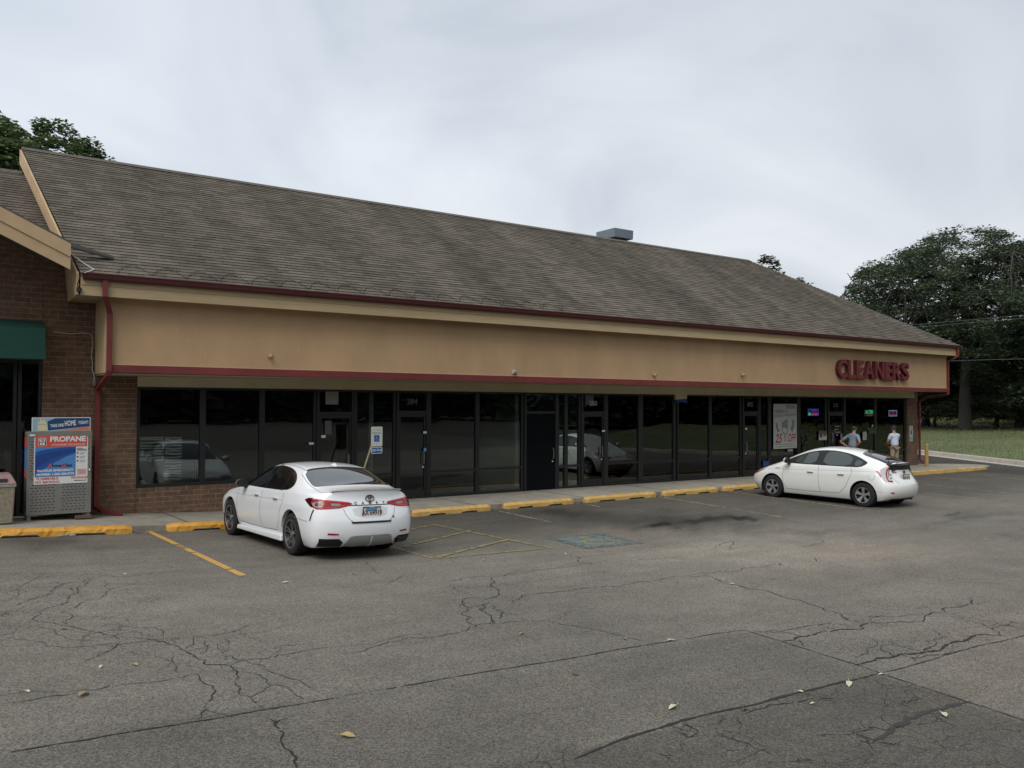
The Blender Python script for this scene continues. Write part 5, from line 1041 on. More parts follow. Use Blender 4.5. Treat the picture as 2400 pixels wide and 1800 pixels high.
        lamp = decal(bv, 'tail_lamp', [q(.0, .955), q(.45, 1.03), q(.86, 1.065), q(.90, .93), q(.98, .75), q(1.0, .69), q(.60, .69), q(.42, .71), q(.22, .80)], mat=mk('clear pale lens', (.50, .50, .49), .15, coat=.5), par=C, off=.007, step=.03, **dg_)
        decal(bv, 'lamp_red_tip', [q(.0, .955), q(.12, .96), q(.24, .90), q(.30, .84), q(.24, .80), q(.14, .86)], mat=M['red'], par=lamp, off=.011, step=.03, **dg_)
        decal(bv, 'lamp_red_loop', strip2([q(.86, 1.05), q(.68, .98), q(.60, .88), q(.62, .78), q(.70, .71), q(.97, .70)], .034), mat=M['red'], par=lamp, off=.012, step=.03, **dg_)
        decal(bv, 'lamp_red_loop', strip2([q(.90, 1.02), q(.78, .96), q(.73, .88), q(.74, .80)], .014), mat=M['redd'], par=lamp, off=.014, step=.03, **dg_)
        for z in (.865, .775): decal(bv, 'lamp_bar', strip2([q(.80, z), q(.95, z + .01)], .014), mat=M['black'], par=lamp, off=.015, step=.03, **dg_)
        decal(bv, 'bumper_gap', strip2([(3.96, .44), (4.15, .435)], .005), mat=M['seamc'], par=C, off=.003, **sd_)
        decal(bv, 'hatch_gap', strip2([(sg * .535, .93), (sg * .52, .80), (sg * .48, .70), (sg * .40, .665)], .008), mat=M['seamc'], par=C, off=.003, **REAR)
        decal(bv, 'bumper_reflector', [(sg * .60, .40), (sg * .70, .41), (sg * .70, .44), (sg * .60, .43)], mat=M['red'], par=C, off=.006, **REAR)
    decal(bv, 'rear_window', [(3.34, 0), (3.36, .35), (3.44, .50), (3.8, .535), (4.12, .55), (4.22, .45), (4.24, 0), (4.22, -.45), (4.12, -.55), (3.8, -.535), (3.44, -.50), (3.36, -.35)], mat=M['cglass'], par=C, off=.004, rnd_=1, **TOP)
    decal(bv, 'rear_window_glass', [(3.56, .0), (3.56, .40), (3.85, .44), (4.10, .46), (4.12, 0), (4.10, -.46), (3.85, -.44), (3.56, -.40)], mat=M['cglassr'], par=C, off=.007, rnd_=1, **TOP)
    decal(bv, 'lower_rear_window', [(-.545, 1.085), (-.40, 1.10), (.40, 1.10), (.545, 1.085), (.54, .990), (.3, .982), (-.3, .982), (-.54, .990)], mat=M['black'], par=C, off=.007, **REAR)
    sp = MB(); n_ = 12
    for k in range(n_):
        y0_, y1_ = -.56 + 1.12 * k / n_, -.56 + 1.12 * (k + 1) / n_; uu = lambda y: 4.285 - .11 * (abs(y) / .56) ** 2; zz = lambda y: 1.150 - .022 * (abs(y) / .56) ** 2
        sp.hexa([(uu(y0_) - .10, y0_, zz(y0_) - .02), (uu(y1_) - .10, y1_, zz(y1_) - .02), (uu(y1_) + .01, y1_, zz(y1_) - .03), (uu(y0_) + .01, y0_, zz(y0_) - .022), (uu(y0_) - .10, y0_, zz(y0_) + .005), (uu(y1_) - .10, y1_, zz(y1_) + .005), (uu(y1_) + .02, y1_, zz(y1_) - .008), (uu(y0_) + .02, y0_, zz(y0_) - .008)])
    sp.build('rear_spoiler', M['black'], C, local=True)
    wp = MB(); wp.tube([(4.17, .02, 1.185), (4.02, -.10, 1.255), (3.95, -.30, 1.27)], .016, 6); wp.tube([(4.10, -.44, 1.185), (3.90, -.10, 1.30)], .010, 5); wp.build('rear_wiper', M['black'], C, local=True)
    emblem(bv, C, .925, .050, .034, M['chromed']); text_decal(bv, 'name_badge', 'PRIUS', .05, -.40, .92, mat=M['chromed'], par=C, off=.008, squeeze=1.2, bold=.002, **REAR); text_decal(bv, 'trim_badge', 'III', .035, .46, .92, mat=M['chromed'], par=C, off=.008, **REAR)
    decal(bv, 'number_recess', [(-.23, .885), (.23, .885), (.24, .73), (-.24, .73)], mat=mk('recess shade', (.50, .50, .485), .4), par=C, off=.003, rnd_=1, **REAR)  # shade of the plate recess painted on as a flat greyer patch
    plate(C, 4.335, .790, 0, 'V60 4812', 0, False, bv=bv)
    an = MB(); an.cyl((3.30, 0, 1.415), (3.36, 0, 1.43), .022, .012, 8); an.tube([(3.33, 0, 1.43), (3.43, 0, 1.53)], .006, 5); an.build('roof_antenna', M['black'], C, local=True)
    decal(bv, 'bumper_lower_edge', [(-.62, .225), (.62, .225), (.60, .26), (-.60, .26)], mat=M['black'], par=C, off=.006, **REAR)
    un = MB(); un.box(.5, 4.05, -.66, .66, .16, .30); un.build('underbody', M['well'], C, local=True)
    ex = MB(); ex.cyl((4.0, .48, .22), (4.24, .48, .215), .03, .03, 12); ex.build('exhaust_tip', M['chromed'], C, local=True)
    return C
def place_car(C, front, rear, uf, ur, scale):
    """front / rear: contact points of the driver's side wheels on the ground"""
    f = Vector((*front, float(G(*front)))); r = Vector((*rear, float(G(*rear)))); mid_ = (f + r) / 2; d = (r - f).normalized()      # local +u runs to the rear
    yv = Vector((0, 0, 1)).cross(d).normalized(); zv = d.cross(yv)
    yoff = .80; org = mid_ - d * ((uf + ur) / 2 * scale) + yv * (yoff * scale)
    gz_ = float(G(org.x + d.x * 2, org.y + d.y * 2)); 
    M4 = Matrix(((d.x, yv.x, zv.x, org.x), (d.y, yv.y, zv.y, org.y), (d.z, yv.z, zv.z, org.z), (0, 0, 0, 1)))
    C.matrix_basis = M4 @ Matrix.Scale(scale, 4)
sedan = build_sedan(); hatch = build_hatch()
bpy.context.view_layer.update()
def place_pose(C, q, k):
    """q: surveyed origin, heading, pitch, roll, size; k slides it along the sight line on to the ground"""
    x, y, z, h, pt, ro, s = q; d = Vector((-math.sin(h) * math.cos(pt), -math.cos(h) * math.cos(pt), math.sin(pt))); yv = Vector((0, 0, 1)).cross(d).normalized(); zv = d.cross(yv)
    y2 = yv * math.cos(ro) + zv * math.sin(ro); z2 = -yv * math.sin(ro) + zv * math.cos(ro); o_ = Vector(CP) + (Vector((x, y, z)) - Vector(CP)) * k
    C.matrix_basis = Matrix(((d.x, y2.x, z2.x, o_.x), (d.y, y2.y, z2.y, o_.y), (d.z, y2.z, z2.z, o_.z), (0, 0, 0, 1))) @ Matrix.Scale(s * k, 4)
place_pose(sedan, (5.3467, 16.562, -.2269, -.0540, .0163, -.036, .98), .983)
place_pose(hatch, (20.2946, 16.0063, -.3714, -.0516, -.0012, -.010, 1.0), .9646)
# ================================================================== trees
def leaf_mat(name, c1, c2, trans=.25):
    mt = bpy.data.materials.new(name); mt.use_nodes = True; t = mt.node_tree; b = t.nodes['Principled BSDF']; nd = t.nodes; lk = t.links
    g = nd.new('ShaderNodeNewGeometry'); m1 = nd.new('ShaderNodeMix'); m1.data_type = 'RGBA'; m1.inputs[6].default_value = (*c1, 1); m1.inputs[7].default_value = (*c2, 1); lk.new(g.outputs['Random Per Island'], m1.inputs[0]); lk.new(m1.outputs[2], b.inputs['Base Color'])
    b.inputs['Roughness'].default_value = .7; _inp(b, 'Specular IOR Level').default_value = .2
    tr = nd.new('ShaderNodeBsdfTranslucent'); lk.new(m1.outputs[2], tr.inputs[0]); mxs = nd.new('ShaderNodeMixShader'); mxs.inputs[0].default_value = trans; lk.new(b.outputs[0], mxs.inputs[1]); lk.new(tr.outputs[0], mxs.inputs[2]); lk.new(mxs.outputs[0], nd['Material Output'].inputs[0]); return mt
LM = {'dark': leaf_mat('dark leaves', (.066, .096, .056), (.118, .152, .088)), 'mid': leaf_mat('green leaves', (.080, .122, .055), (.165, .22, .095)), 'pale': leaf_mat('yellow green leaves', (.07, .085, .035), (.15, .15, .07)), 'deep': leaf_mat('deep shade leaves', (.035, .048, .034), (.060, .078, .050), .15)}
def leaf_mesh(name, C_, Nn, size, rng, mat, flat=.5):
    """C_ leaf centres (n,3); each leaf a folded-diamond quad"""
    n = len(C_); th = rng.uniform(0, 2 * PI, n); ph = rng.normal(0, flat, n)
    u = np.stack([np.cos(th), np.sin(th), ph * .6], 1); u /= np.linalg.norm(u, axis=1)[:, None]; r = rng.normal(0, 1, (n, 3)) * [flat, flat, 0] + [0, 0, 1]; v = np.cross(r, u); v /= np.linalg.norm(v, axis=1)[:, None]
    s = size * rng.uniform(.55, 1.25, n)[:, None]; u = u * s; v = v * s * .55
    V = np.stack([C_ - u, C_ - v + u * .1, C_ + u, C_ + v + u * .1], 1).reshape(-1, 3)
    me = bpy.data.meshes.new(name); me.vertices.add(n * 4); me.vertices.foreach_set('co', V.ravel().astype('f')); me.loops.add(n * 4); me.loops.foreach_set('vertex_index', np.arange(n * 4, dtype='i')); me.polygons.add(n)
    me.polygons.foreach_set('loop_start', np.arange(0, n * 4, 4, dtype='i')); me.polygons.foreach_set('loop_total', np.full(n, 4, dtype='i')); me.update(); me.materials.append(mat); return me
def tree(name, loc, H, rad, label, cat='tree', group=None, seed=1, style='layered', leaf=.22, per=70, nclus=160, mat='dark', trunk_r=.4, base=.35, dz_=0.):
    rng = np.random.default_rng(seed); rr = random.Random(seed); E = empty(name, loc, 0, label, cat, group)
    # cluster centres over a rounded, uneven envelope
    cen = []; lobes = [(rr.uniform(0, 2 * PI), rr.uniform(.15, .55), rr.uniform(.75, 1.1)) for _ in range(7)]
    while len(cen) < nclus:
        t = rr.random(); a = rr.uniform(0, 2 * PI); z = H * (base + (1 - base) * t)
        prof = (1 - ((t - .38) / .66) ** 2) if style == 'layered' else (math.sin(PI * min(1, t * .92 + .08)) ** .7)
        if prof <= 0: continue
        lob = 1 + .22 * sum(math.cos(2 * (a - l[0])) * l[1] for l in lobes) / 3 + .12 * math.sin(5 * a + seed + 7 * t)
        R_ = rad * math.sqrt(max(prof, .03)) * lob; q = math.sqrt(rr.random()) if rr.random() < .45 else rr.uniform(.72, 1.0)
        cen.append((R_ * q * math.cos(a), R_ * q * math.sin(a), z * (1 - .10 * q * q) + dz_))
    pts = []
    for c in cen:
        k = int(per * rr.uniform(.6, 1.4)); sx__ = rad * rr.uniform(.10, .19); sz_ = sx__ * (.30 if style == 'layered' else .62)
        p = rng.normal(0, 1, (k, 3)); p /= np.maximum(np.linalg.norm(p, axis=1)[:, None], .3); p *= rng.uniform(.2, 1, (k, 1)) ** .5
        tilt = rr.uniform(-.3, .3); q_ = p * [sx__, sx__, sz_]; q_[:, 2] += q_[:, 0] * tilt - .25 * (q_[:, 0] ** 2 + q_[:, 1] ** 2) / sx__; pts.append(q_ + c)
    C_ = np.concatenate(pts); me = leaf_mesh('crown', C_, None, leaf, rng, LM[mat], .45); cr_ = bpy.data.objects.new('crown', me); COL.objects.link(cr_); cr_.parent = E
    mb = MB(); fork = H * base * .8; top = Vector((rr.uniform(-.3, .3), rr.uniform(-.3, .3), H * .72))
    mb.tube([(0, 0, -.8), (0, 0, .2), (.02, .03, fork * .5), (.06, -.04, fork), (top.x * .5, top.y * .5, H * .55), top], [trunk_r * 1.25, trunk_r * 1.05, trunk_r * .85, trunk_r * .72, trunk_r * .35, trunk_r * .08], 10)
    limbs = []
    for i in range(9):
        a = 2 * PI * i / 9 + rr.uniform(-.3, .3); z0 = rr.uniform(fork * .85, H * .55); r1 = rad * rr.uniform(.45, .8); z1 = z0 + (H - z0) * rr.uniform(.35, .8)
        p0 = Vector((0, 0, z0)); p3 = Vector((r1 * math.cos(a), r1 * math.sin(a), z1)); p1 = p0.lerp(p3, .35) + Vector((rr.uniform(-.4, .4), rr.uniform(-.4, .4), (z1 - z0) * .12)); p2 = p0.lerp(p3, .7) + Vector((rr.uniform(-.5, .5), rr.uniform(-.5, .5), (z1 - z0) * .1))
        mb.tube([p0, p1, p2, p3], [trunk_r * .45, trunk_r * .3, trunk_r * .17, trunk_r * .07], 6); limbs += [p1, p2, p3, (p2 + p3) / 2, (p1 + p2) / 2]
    for c in (cen[::2] if name == 'shade_tree' else []):
        c = Vector(c); b_ = min(limbs, key=lambda l: (l - c).length); m_ = b_.lerp(c, .5) + Vector((rr.uniform(-.2, .2), rr.uniform(-.2, .2), rr.uniform(-.1, .35)))
        mb.tube([b_, m_, c], [trunk_r * .12, trunk_r * .07, trunk_r * .03], 4, cap=False)
    mb.build('trunk', M['bark'], E, smooth=True, local=True); return E
def at_px(px, py_base, dist):
    d = ray(px, py_base); k = dist / math.hypot(d[0], d[1]); return (d[0] * k, d[1] * k)
TG = 'big trees beyond the lawn'
def gtree(px, dist, toppy, rad, label, **k):
    x, y = at_px(px, 950, dist); d = ray(px, toppy); H = CAMH + d[2] / math.hypot(d[0], d[1]) * dist - .3
    return tree('shade_tree', (x, y, .3), H, rad, label, group=TG, **k)
gtree(2262, 80, 525, 9.0, 'tallest broad crowned tree beyond the lawn with open limbs showing sky', seed=11, nclus=420, per=140, leaf=.14, trunk_r=.52, base=.36)
gtree(2085, 86, 590, 6.4, 'dark tree rising just behind the right end of the roof', seed=12, nclus=330, per=140, leaf=.145, trunk_r=.4, base=.06)
gtree(2170, 90, 565, 7.2, 'layered tree between the roof end tree and the tallest crown', seed=13, nclus=330, per=140, leaf=.145, trunk_r=.4, base=.08)
gtree(2390, 86, 555, 8.5, 'heavy dark tree leaning into the right edge of the picture', seed=14, nclus=380, per=140, leaf=.145, trunk_r=.45, base=.06)
gtree(2040, 95, 690, 4.6, 'low leftmost tree of the group beyond the hip roof', seed=15, nclus=150, per=100, leaf=.17, trunk_r=.3, base=.05)
gtree(2335, 86, 770, 5.0, 'smaller lighter green tree in front of the tallest one', seed=16, nclus=200, per=100, leaf=.15, trunk_r=.22, base=.10, mat='mid')
gtree(2520, 84, 560, 9.0, 'tree mostly out of frame beyond the right edge', seed=17, nclus=150, per=80, leaf=.2, trunk_r=.45, base=.15)
gtree(2190, 87, 800, 4.2, 'young tree by the downspout side of the wood', seed=18, nclus=170, per=100, leaf=.15, trunk_r=.16, base=.10, mat='mid')
# shaded wood behind them: one mass
rng = np.random.default_rng(5); n_ = 75000; s_ = rng.uniform(-30, 110, n_); d_ = rng.uniform(35.5, 47, n_); hgt = 8.0 + 2.5 * np.sin(s_ * .21) + 1.2 * np.sin(s_ * .57 + 1); z_ = .2 + hgt * rng.random(n_) ** .8
pw = np.stack([36 + .541 * s_ + .841 * d_, 13.3 + .841 * s_ - .541 * d_, z_], 1); k_ = 26000; s3 = rng.uniform(-30, 100, k_); d3 = rng.uniform(34, 38, k_); pl_ = np.stack([36 + .541 * s3 + .841 * d3, 13.3 + .841 * s3 - .541 * d3, .2 + 3.2 * rng.random(k_) ** 1.3], 1); pw = np.concatenate([pw, pl_]); me = leaf_mesh('woodland', pw, None, .55, rng, LM['deep'], .6); o = bpy.data.objects.new('woodland', me); COL.objects.link(o); tag(o, 'dark shaded wood filling the background behind the lawn trees', 'woodland', kind='stuff')
# trees seen over the roof
lx, ly = at_px(40, 900, 38); tree('leafy_tree', (lx - 1.0, ly, 0), 13.4, 4.2, 'green leafy tree rising behind the left end of the ridge', seed=21, style='round', leaf=.12, per=170, nclus=620, mat='mid', trunk_r=.25, base=.3)
lx, ly = at_px(150, 900, 38); tree('leafy_tree', (lx - .3, ly + .5, 0), 14.1, 3.0, 'thin topped tree behind the ridge just right of the gable peak', seed=22, style='round', leaf=.10, per=120, nclus=300, mat='mid', trunk_r=.18, base=.45)
lx, ly = at_px(1790, 900, 48); tree('leafy_tree', (lx, ly, 0), CAMH + ray(1790, 598)[2] / math.hypot(*ray(1790, 598)[:2]) * 48, 3.6, 'pale tree whose tips just show over the hip of the roof', seed=23, style='round', leaf=.13, per=70, nclus=120, mat='pale', trunk_r=.2, base=.35)
# unseen leaf mass added behind the viewer to darken the shop glass reflections
rng = np.random.default_rng(9); n_ = 42000; s_ = rng.uniform(-120, 190, n_); pw = np.stack([s_, -66 + rng.uniform(-6, 6, n_) + np.maximum(0, s_ - 60) * .25, .2 + (19 + 2.5 * np.sin(s_ * .13) + 1.5 * np.sin(s_ * .31)) * rng.random(n_) ** .8], 1); lo_ = pw[:30000].copy(); lo_[:, 2] = .1 + 6 * rng.random(30000); lo_[:, 1] += 3; pw = np.concatenate([pw, lo_]); me = leaf_mesh('added_reflection_wood', pw, None, 1.1, rng, LM['deep'], .6); o = bpy.data.objects.new('added_reflection_wood', me); COL.objects.link(o); tag(o, 'dark leaf mass added behind the viewer to darken the shop glass', 'woodland', kind='stuff')
# overhead wires crossing in front of the wood
for i, (a, b, da, db) in enumerate([((2150, 760.5), (2400, 738.5), 60, 52), ((2156, 766), (2400, 746), 60, 52), ((2215, 846), (2400, 841), 58, 50)]):
    def P3(p, dist): d = ray(*p); k = dist / math.hypot(d[0], d[1]); return Vector(CP + d * k)
    A_, B_ = P3(a, da), P3(b, db); dv = (B_ - A_); pts = [A_ + dv * t + Vector((0, 0, -.35 * (1 - (t - .5) ** 2 * 1.0) * 0)) for t in np.linspace(-1.2, 3, 30)]
    mb = MB(); mb.tube(pts, .010, 5); tag(mb.build('overhead_wire', mk('weathered wire', (.16, .16, .16), .7)), ['topmost thin wire crossing the trees right of the roof', 'second wire just below the topmost in front of the trees', 'lowest wire crossing the trees level with the stucco band'][i], 'wire', 'overhead wires before the trees')

# ================================================================== wheel stops
def wheel_stop(x0, x1, mat, label, rough=0., seed=1, grp='concrete wheel stops along the walk'):
    r_ = random.Random(seed); zb = float(G((x0 + x1) / 2, 16.25)); sl = (float(G(x1, 16.25)) - float(G(x0, 16.25))) / (x1 - x0); L_ = x1 - x0; n_ = int(L_ / .06); E = empty('wheel_stop', ((x0 + x1) / 2, 16.27, zb), 0, label, 'wheel stop', grp); mb = MB(); prev = None
    hts = [0.] * (n_ + 1)
    for i in range(n_ + 1):
        t = i / n_; x = -L_ / 2 + L_ * t; endc = min(1, min(t, 1 - t) * L_ / .09); h = .145 * (.80 + .20 * endc); j = r_.uniform(-1, 1) * .012 * rough; dmg = 0
        if rough: dmg = .035 * max(0, math.sin(t * 9 + seed) * math.sin(t * 23 + seed * 2)) * rough
        low = .035 if (.18 < t < .40 or .60 < t < .82) else -.01; low += r_.uniform(0, .012) * rough
        y0, y1 = -.075 + (1 - endc) * .03, .075 - (1 - endc) * .03; z = x * sl
        ring = [(x, y0 - .012, z + low), (x, y0 - .008 + j + dmg * .6, z + h * .62 - dmg * .3), (x, y0 + .028 + j + dmg, z + h - .012 - dmg * .7 + j * .5), (x, y0 + .04 + dmg, z + h - dmg * .5 + j * .5), (x, y1 - .03, z + h + j * .4), (x, y1, z + h * .7), (x, y1 + .01, z + low)]
        if prev:
            m_ = len(ring); mb.add(prev + ring, [(k, (k + 1) % m_, m_ + (k + 1) % m_, m_ + k) for k in range(m_)])
        else: mb.add(ring, [tuple(range(len(ring)))])
        prev = ring
    mb.add(prev, [tuple(range(len(prev)))[::-1]]); mb.build('stop_block', mat, E, local=True)
    pins = MB()
    for t in (-.33, .33): pins.cyl((t * L_, 0, .10 + t * L_ * sl), (t * L_, 0, .149 + t * L_ * sl), .013, .013, 8)
    pins.build('anchor_pin', M['steel'], E, local=True); return E
wheel_stop(.50, 2.98, M['yel2'], 'battered orange yellow wheel stop at the far left by the propane locker', 1., 3)
wheel_stop(3.57, 6.02, M['yel2'], 'orange yellow wheel stop with a broken grey patch, left of the sedan', .7, 5)
wheel_stop(6.20, 8.45, M['yel2'], 'orange yellow wheel stop mostly hidden in front of the sedan', .3, 7)
for x0, x1, lb, sd_ in [(8.68, 10.74, 'yellow wheel stop immediately right of the sedan', 9), (11.12, 13.24, 'second yellow wheel stop right of the sedan', 11), (13.60, 16.10, 'long yellow wheel stop midway between the two cars', 13), (16.38, 18.60, 'yellow wheel stop left of the bay holding the hatchback', 15), (18.83, 20.95, 'yellow wheel stop at the nose of the hatchback', 17), (21.3, 23.5, 'wheel stop hidden behind the hatchback cabin', 19), (23.8, 25.9, 'wheel stop hidden behind the hatchback tail', 21)]:
    wheel_stop(x0, x1, M['yel'], lb, .25, sd_)
mb = MB(); r_ = random.Random(4); blk = [(.9, .1), (4.25, .12)]
e_ = empty('broken_concrete', (1.9, 16.2, -.05), 0, 'grey broken chunk where the leftmost wheel stop has crumbled', 'rubble'); mb = MB()
for _ in range(9):
    x, y, s = r_.uniform(1.78, 2.05), r_.uniform(16.12, 16.22), r_.uniform(.02, .05); z = float(G(x, y)); mb.ball((x, y, z + s * .4), s, 6, 4, (1.3, .9, .7))
mb.build('chunks', M['concrete'], e_)
def litter(name, x0, x1, y0, y1, n, seed, label, sizes=(.012, .035)):
    r_ = random.Random(seed); mb = MB()
    for _ in range(n):
        x, y = r_.uniform(x0, x1), r_.uniform(y0, y1); z = float(G(x, y)) + .006; s = r_.uniform(*sizes); a = r_.uniform(0, 6.28); c_, s_ = math.cos(a) * s, math.sin(a) * s; h = r_.uniform(.3, 1.2) * s * .6
        mb.add([(x - c_, y - s_, z), (x + s_ * .5, y - c_ * .5, z + h), (x + c_, y + s_, z + h * .3), (x - s_ * .5, y + c_ * .5, z + h)], [(0, 1, 2), (0, 2, 3)])
    o = mb.build(name, mk('leaf litter', (.20, .15, .10), .9, nv=.5, ns=30, col2=(.42, .36, .28)), recalc=False); return tag(o, label, 'leaf litter', kind='stuff')
litter('leaf_litter', 10.76, 11.12, 16.12, 16.40, 110, 1, 'drift of dry leaf crumbs between the first two yellow stops'); litter('leaf_litter', 13.26, 13.6, 16.12, 16.4, 80, 2, 'dry leaf crumbs between the second and third yellow stops'); litter('leaf_litter', 16.1, 16.38, 16.12, 16.4, 60, 3, 'dry leaf crumbs between the third and fourth yellow stops')
litter('leaf_litter', 18.6, 18.84, 16.1, 16.4, 50, 4, 'dry leaf crumbs left of the hatchback nose'); litter('leaf_litter', 8.7, 13.2, 16.10, 16.2, 120, 5, 'scattered crumbs along the front of the yellow stops', (.008, .02)); litter('leaf_litter', 3.0, 3.6, 16.1, 16.4, 70, 6, 'pale grit and leaf crumbs in the gap by the fresh yellow line')

# fallen leaves
lf = MB(); lf.add([(-.06, 0, .002), (-.025, -.026, .012), (.015, -.03, .018), (.06, 0, .006), (.02, .028, .020), (-.02, .026, .010), (0, 0, .003)], [(0, 1, 6), (1, 2, 6), (2, 3, 6), (3, 4, 6), (4, 5, 6), (5, 0, 6)]); lf.tube([(.06, 0, .006), (.10, .01, .010)], .0022, 4)
leafc = [mk('leaf %s' % n, c, .8, nv=.2, ns=30) for n, c in (('tan', (.34, .24, .11)), ('pale', (.50, .46, .33)), ('brown', (.12, .07, .04)), ('olive', (.24, .23, .12)))]
spots = [(195, 1630, 0, 1.35, 'large tan leaf lying in the left foreground below the crack web'), (815, 1728, 0, 1.15, 'curled tan leaf near the bottom edge left of centre'), (1577, 1661, 1, 1.15, 'pale ragged leaf right of centre in the foreground'), (1990, 1606, 1, 1.15, 'pale leaf beside the long diagonal joint at right'), (2213, 1678, 1, 1.0, 'pale leaf above the tar strip at lower right'), (2065, 1583, 1, .7, 'white leaf where the two paving joints cross'), (1904, 1651, 1, .5, 'tiny white scrap on the dark paving'), (1877, 1623, 1, .5, 'tiny white scrap on the joint above the dark paving'), (1347, 1582, 2, .9, 'brown curled leaf in the centre foreground'), (1745, 1665, 2, .8, 'brown leaf on the upper edge of the dark paving'), (150, 1476, 3, .8, 'dull leaf in the upper part of the left crack web'), (236, 1565, 1, .6, 'pale sliver leaf in the middle of the left crack web'), (64, 1623, 1, .6, 'pale sliver leaf near the left picture edge'), (317, 1560, 3, .8, 'dull narrow leaf right of the pale sliver in the crack web'), (292, 1347, 1, .8, 'white leaf at the end of the crack below the yellow line'), (405, 1330, 3, .8, 'dull leaf left of the foot of the fresh yellow line'), (668, 1367, 1, .9, 'pale leaf below the rear wheel of the sedan'), (829, 1347, 3, .9, 'olive leaf behind the sedan bumper'), (1135, 1313, 1, .7, 'pale scrap below the hatched paint triangle'), (1222, 1487, 3, .8, 'olive leaf below the forked crack in the centre'), (1465, 1498, 3, .7, 'dull leaf above the long joint right of centre'), (1573, 1503, 1, .9, 'white leaf lying on the long joint right of centre'), (1588, 1366, 3, .7, 'olive leaf above the crack right of centre'), (1828, 1324, 2, .9, 'brown leaf on the pale dusty paving'), (1714, 1370, 1, .8, 'white leaf by the small fork in the crack'), (1415, 1342, 2, .7, 'brown leaf right of the worn blue paint'), (1326, 1299, 1, .7, 'pale scrap just below the worn blue paint'), (1145, 1227, 1, .6, 'pale scrap inside the hatched paint area'), (2310, 1265, 1, .7, 'white scrap on the far right paving')]
first = None
for i, (px, py, ci, sc_, lb) in enumerate(spots):
    p = gp(px, py)
    if i == 0: o = lf.build('fallen_leaf', leafc[0], recalc=False); first = o
    else: o = first.copy(); o.data = first.data.copy(); o.data.materials[0] = leafc[ci]; COL.objects.link(o)
    o.location = (p[0], p[1], float(G(p[0], p[1])) + .008); o.rotation_euler = (random.uniform(-.2, .2), random.uniform(-.1, .1), random.uniform(0, 6.28)); o.scale = (sc_ * .85, sc_ * .72, sc_ * .9); tag(o, lb, 'leaf', 'fallen leaves on the asphalt')

# ================================================================== flat graphics helper (front faces looking to -Y)
def mcol(name, c, r=.5, e=None, es=1.): return M.setdefault('g_' + name, mk(name, c, r, emit=e, es=es))
WHT = mcol('sign white', (.68, .68, .66)); RED = mcol('sign red', (.58, .075, .05)); BLU = mcol('sign blue', (.012, .075, .30)); BLM = mcol('sign mid blue', (.07, .22, .50)); BLD_ = mcol('sign navy', (.008, .05, .14)); GRN = mcol('sign green', (.04, .19, .11)); INK = mcol('sign ink', (.03, .03, .035)); CRM = mcol('cylinder cream', (.60, .55, .38)); LBL = mcol('sign pale blue', (.26, .40, .48))
def flat(name, pts, y, mat, par, th=.0006): mb = MB(); mb.prism([(x, y, z) for x, z in pts], (0, -th, 0)); return mb.build(name, mat, par, recalc=True)
def rect(x0, x1, z0, z1): return [(x0, z0), (x1, z0), (x1, z1), (x0, z1)]
def rrect(x0, x1, z0, z1, r, n=5):
    o = []
    for cx_, cz_, a0 in ((x1 - r, z0 + r, -90), (x1 - r, z1 - r, 0), (x0 + r, z1 - r, 90), (x0 + r, z0 + r, 180)):
        for k in range(n + 1): a = R(a0 + 90 * k / n); o.append((cx_ + r * math.cos(a), cz_ + r * math.sin(a)))
    return o
def lettering(name, txt, size, x, z, y, mat, par, bold=.0, sq=1., rot=0., align='CENTER', shear=0.):
    t = text_mb(txt, size, 0, bold=bold, align=align, shear=shear); t.v = [(a * sq, b, c) for a, b, c in t.v]; put(t, (x, y, z), (1, 0, 0), (0, 0, 1), (0, -1, 0), rot=rot); return t.build(name, mat, par, recalc=False)
def isa(par, x, z, s, y, mat):        # wheelchair symbol
    mb = MB(); n_ = 14
    def seg(a, b, w_): a, b = Vector(a), Vector(b); d = (b - a).normalized(); n2 = Vector((-d.y, d.x)) * w_ / 2; mb.add([(p.x, y, p.y) for p in (a + n2, b + n2, b - n2, a - n2)], [(0, 1, 2, 3)])
    q = lambda u, v: (x + u * s, z + v * s)
    mb.add([(x + (-.08 + .075 * math.cos(2 * PI * k / n_)) * s, y, z + (.38 + .075 * math.sin(2 * PI * k / n_)) * s) for k in range(n_)], [tuple(range(n_))])
    seg(q(-.08, .30), q(-.05, -.02), .08 * s); seg(q(-.06, .14), q(.14, .14), .06 * s); seg(q(-.05, -.02), q(.18, -.02), .08 * s); seg(q(.18, -.02), q(.27, -.28), .07 * s); seg(q(.24, -.28), q(.36, -.25), .06 * s)
    ar = [q(-.03 + .24 * math.cos(R(a)), -.15 + .24 * math.sin(R(a))) for a in range(120, 345, 15)]
    for a, b in zip(ar[:-1], ar[1:]): seg(a, b, .06 * s)
    return mb.build('wheelchair_symbol', mat, par, recalc=False)

# ------------------------------------------------------------------ propane locker
PC = empty('propane_locker', (1.95, 17.6, .06), 0, 'grey steel propane cylinder locker with red white and blue signs by the brick wall', 'propane locker')
x0, x1, yf, yb, z0, z1 = 1.43, 2.49, 17.60, 18.16, .17, 1.72; SG = mk('grey powder coat', (.225, .22, .20), .5, .3, nv=.12, ns=4)
mb = MB(); mb.box(x0, x1, yf + .006, yb, z0 + .02, z1 - .02); mb.build('cabinet', SG, PC, bevel=.01)
mb = MB(); mb.box(x0 - .004, x1 + .004, yf - .004, yf + .02, z1 - .11, z1); mb.box(x0 - .004, x0 + .028, yf - .004, yf + .02, z0 + .03, z1 - .11); mb.box(x1 - .028, x1 + .004, yf - .004, yf + .02, z0 + .03, z1 - .11); mb.box(x0 - .004, x1 + .004, yf - .004, yf + .02, z0, z0 + .03); mb.build('front_frame', SG, PC)
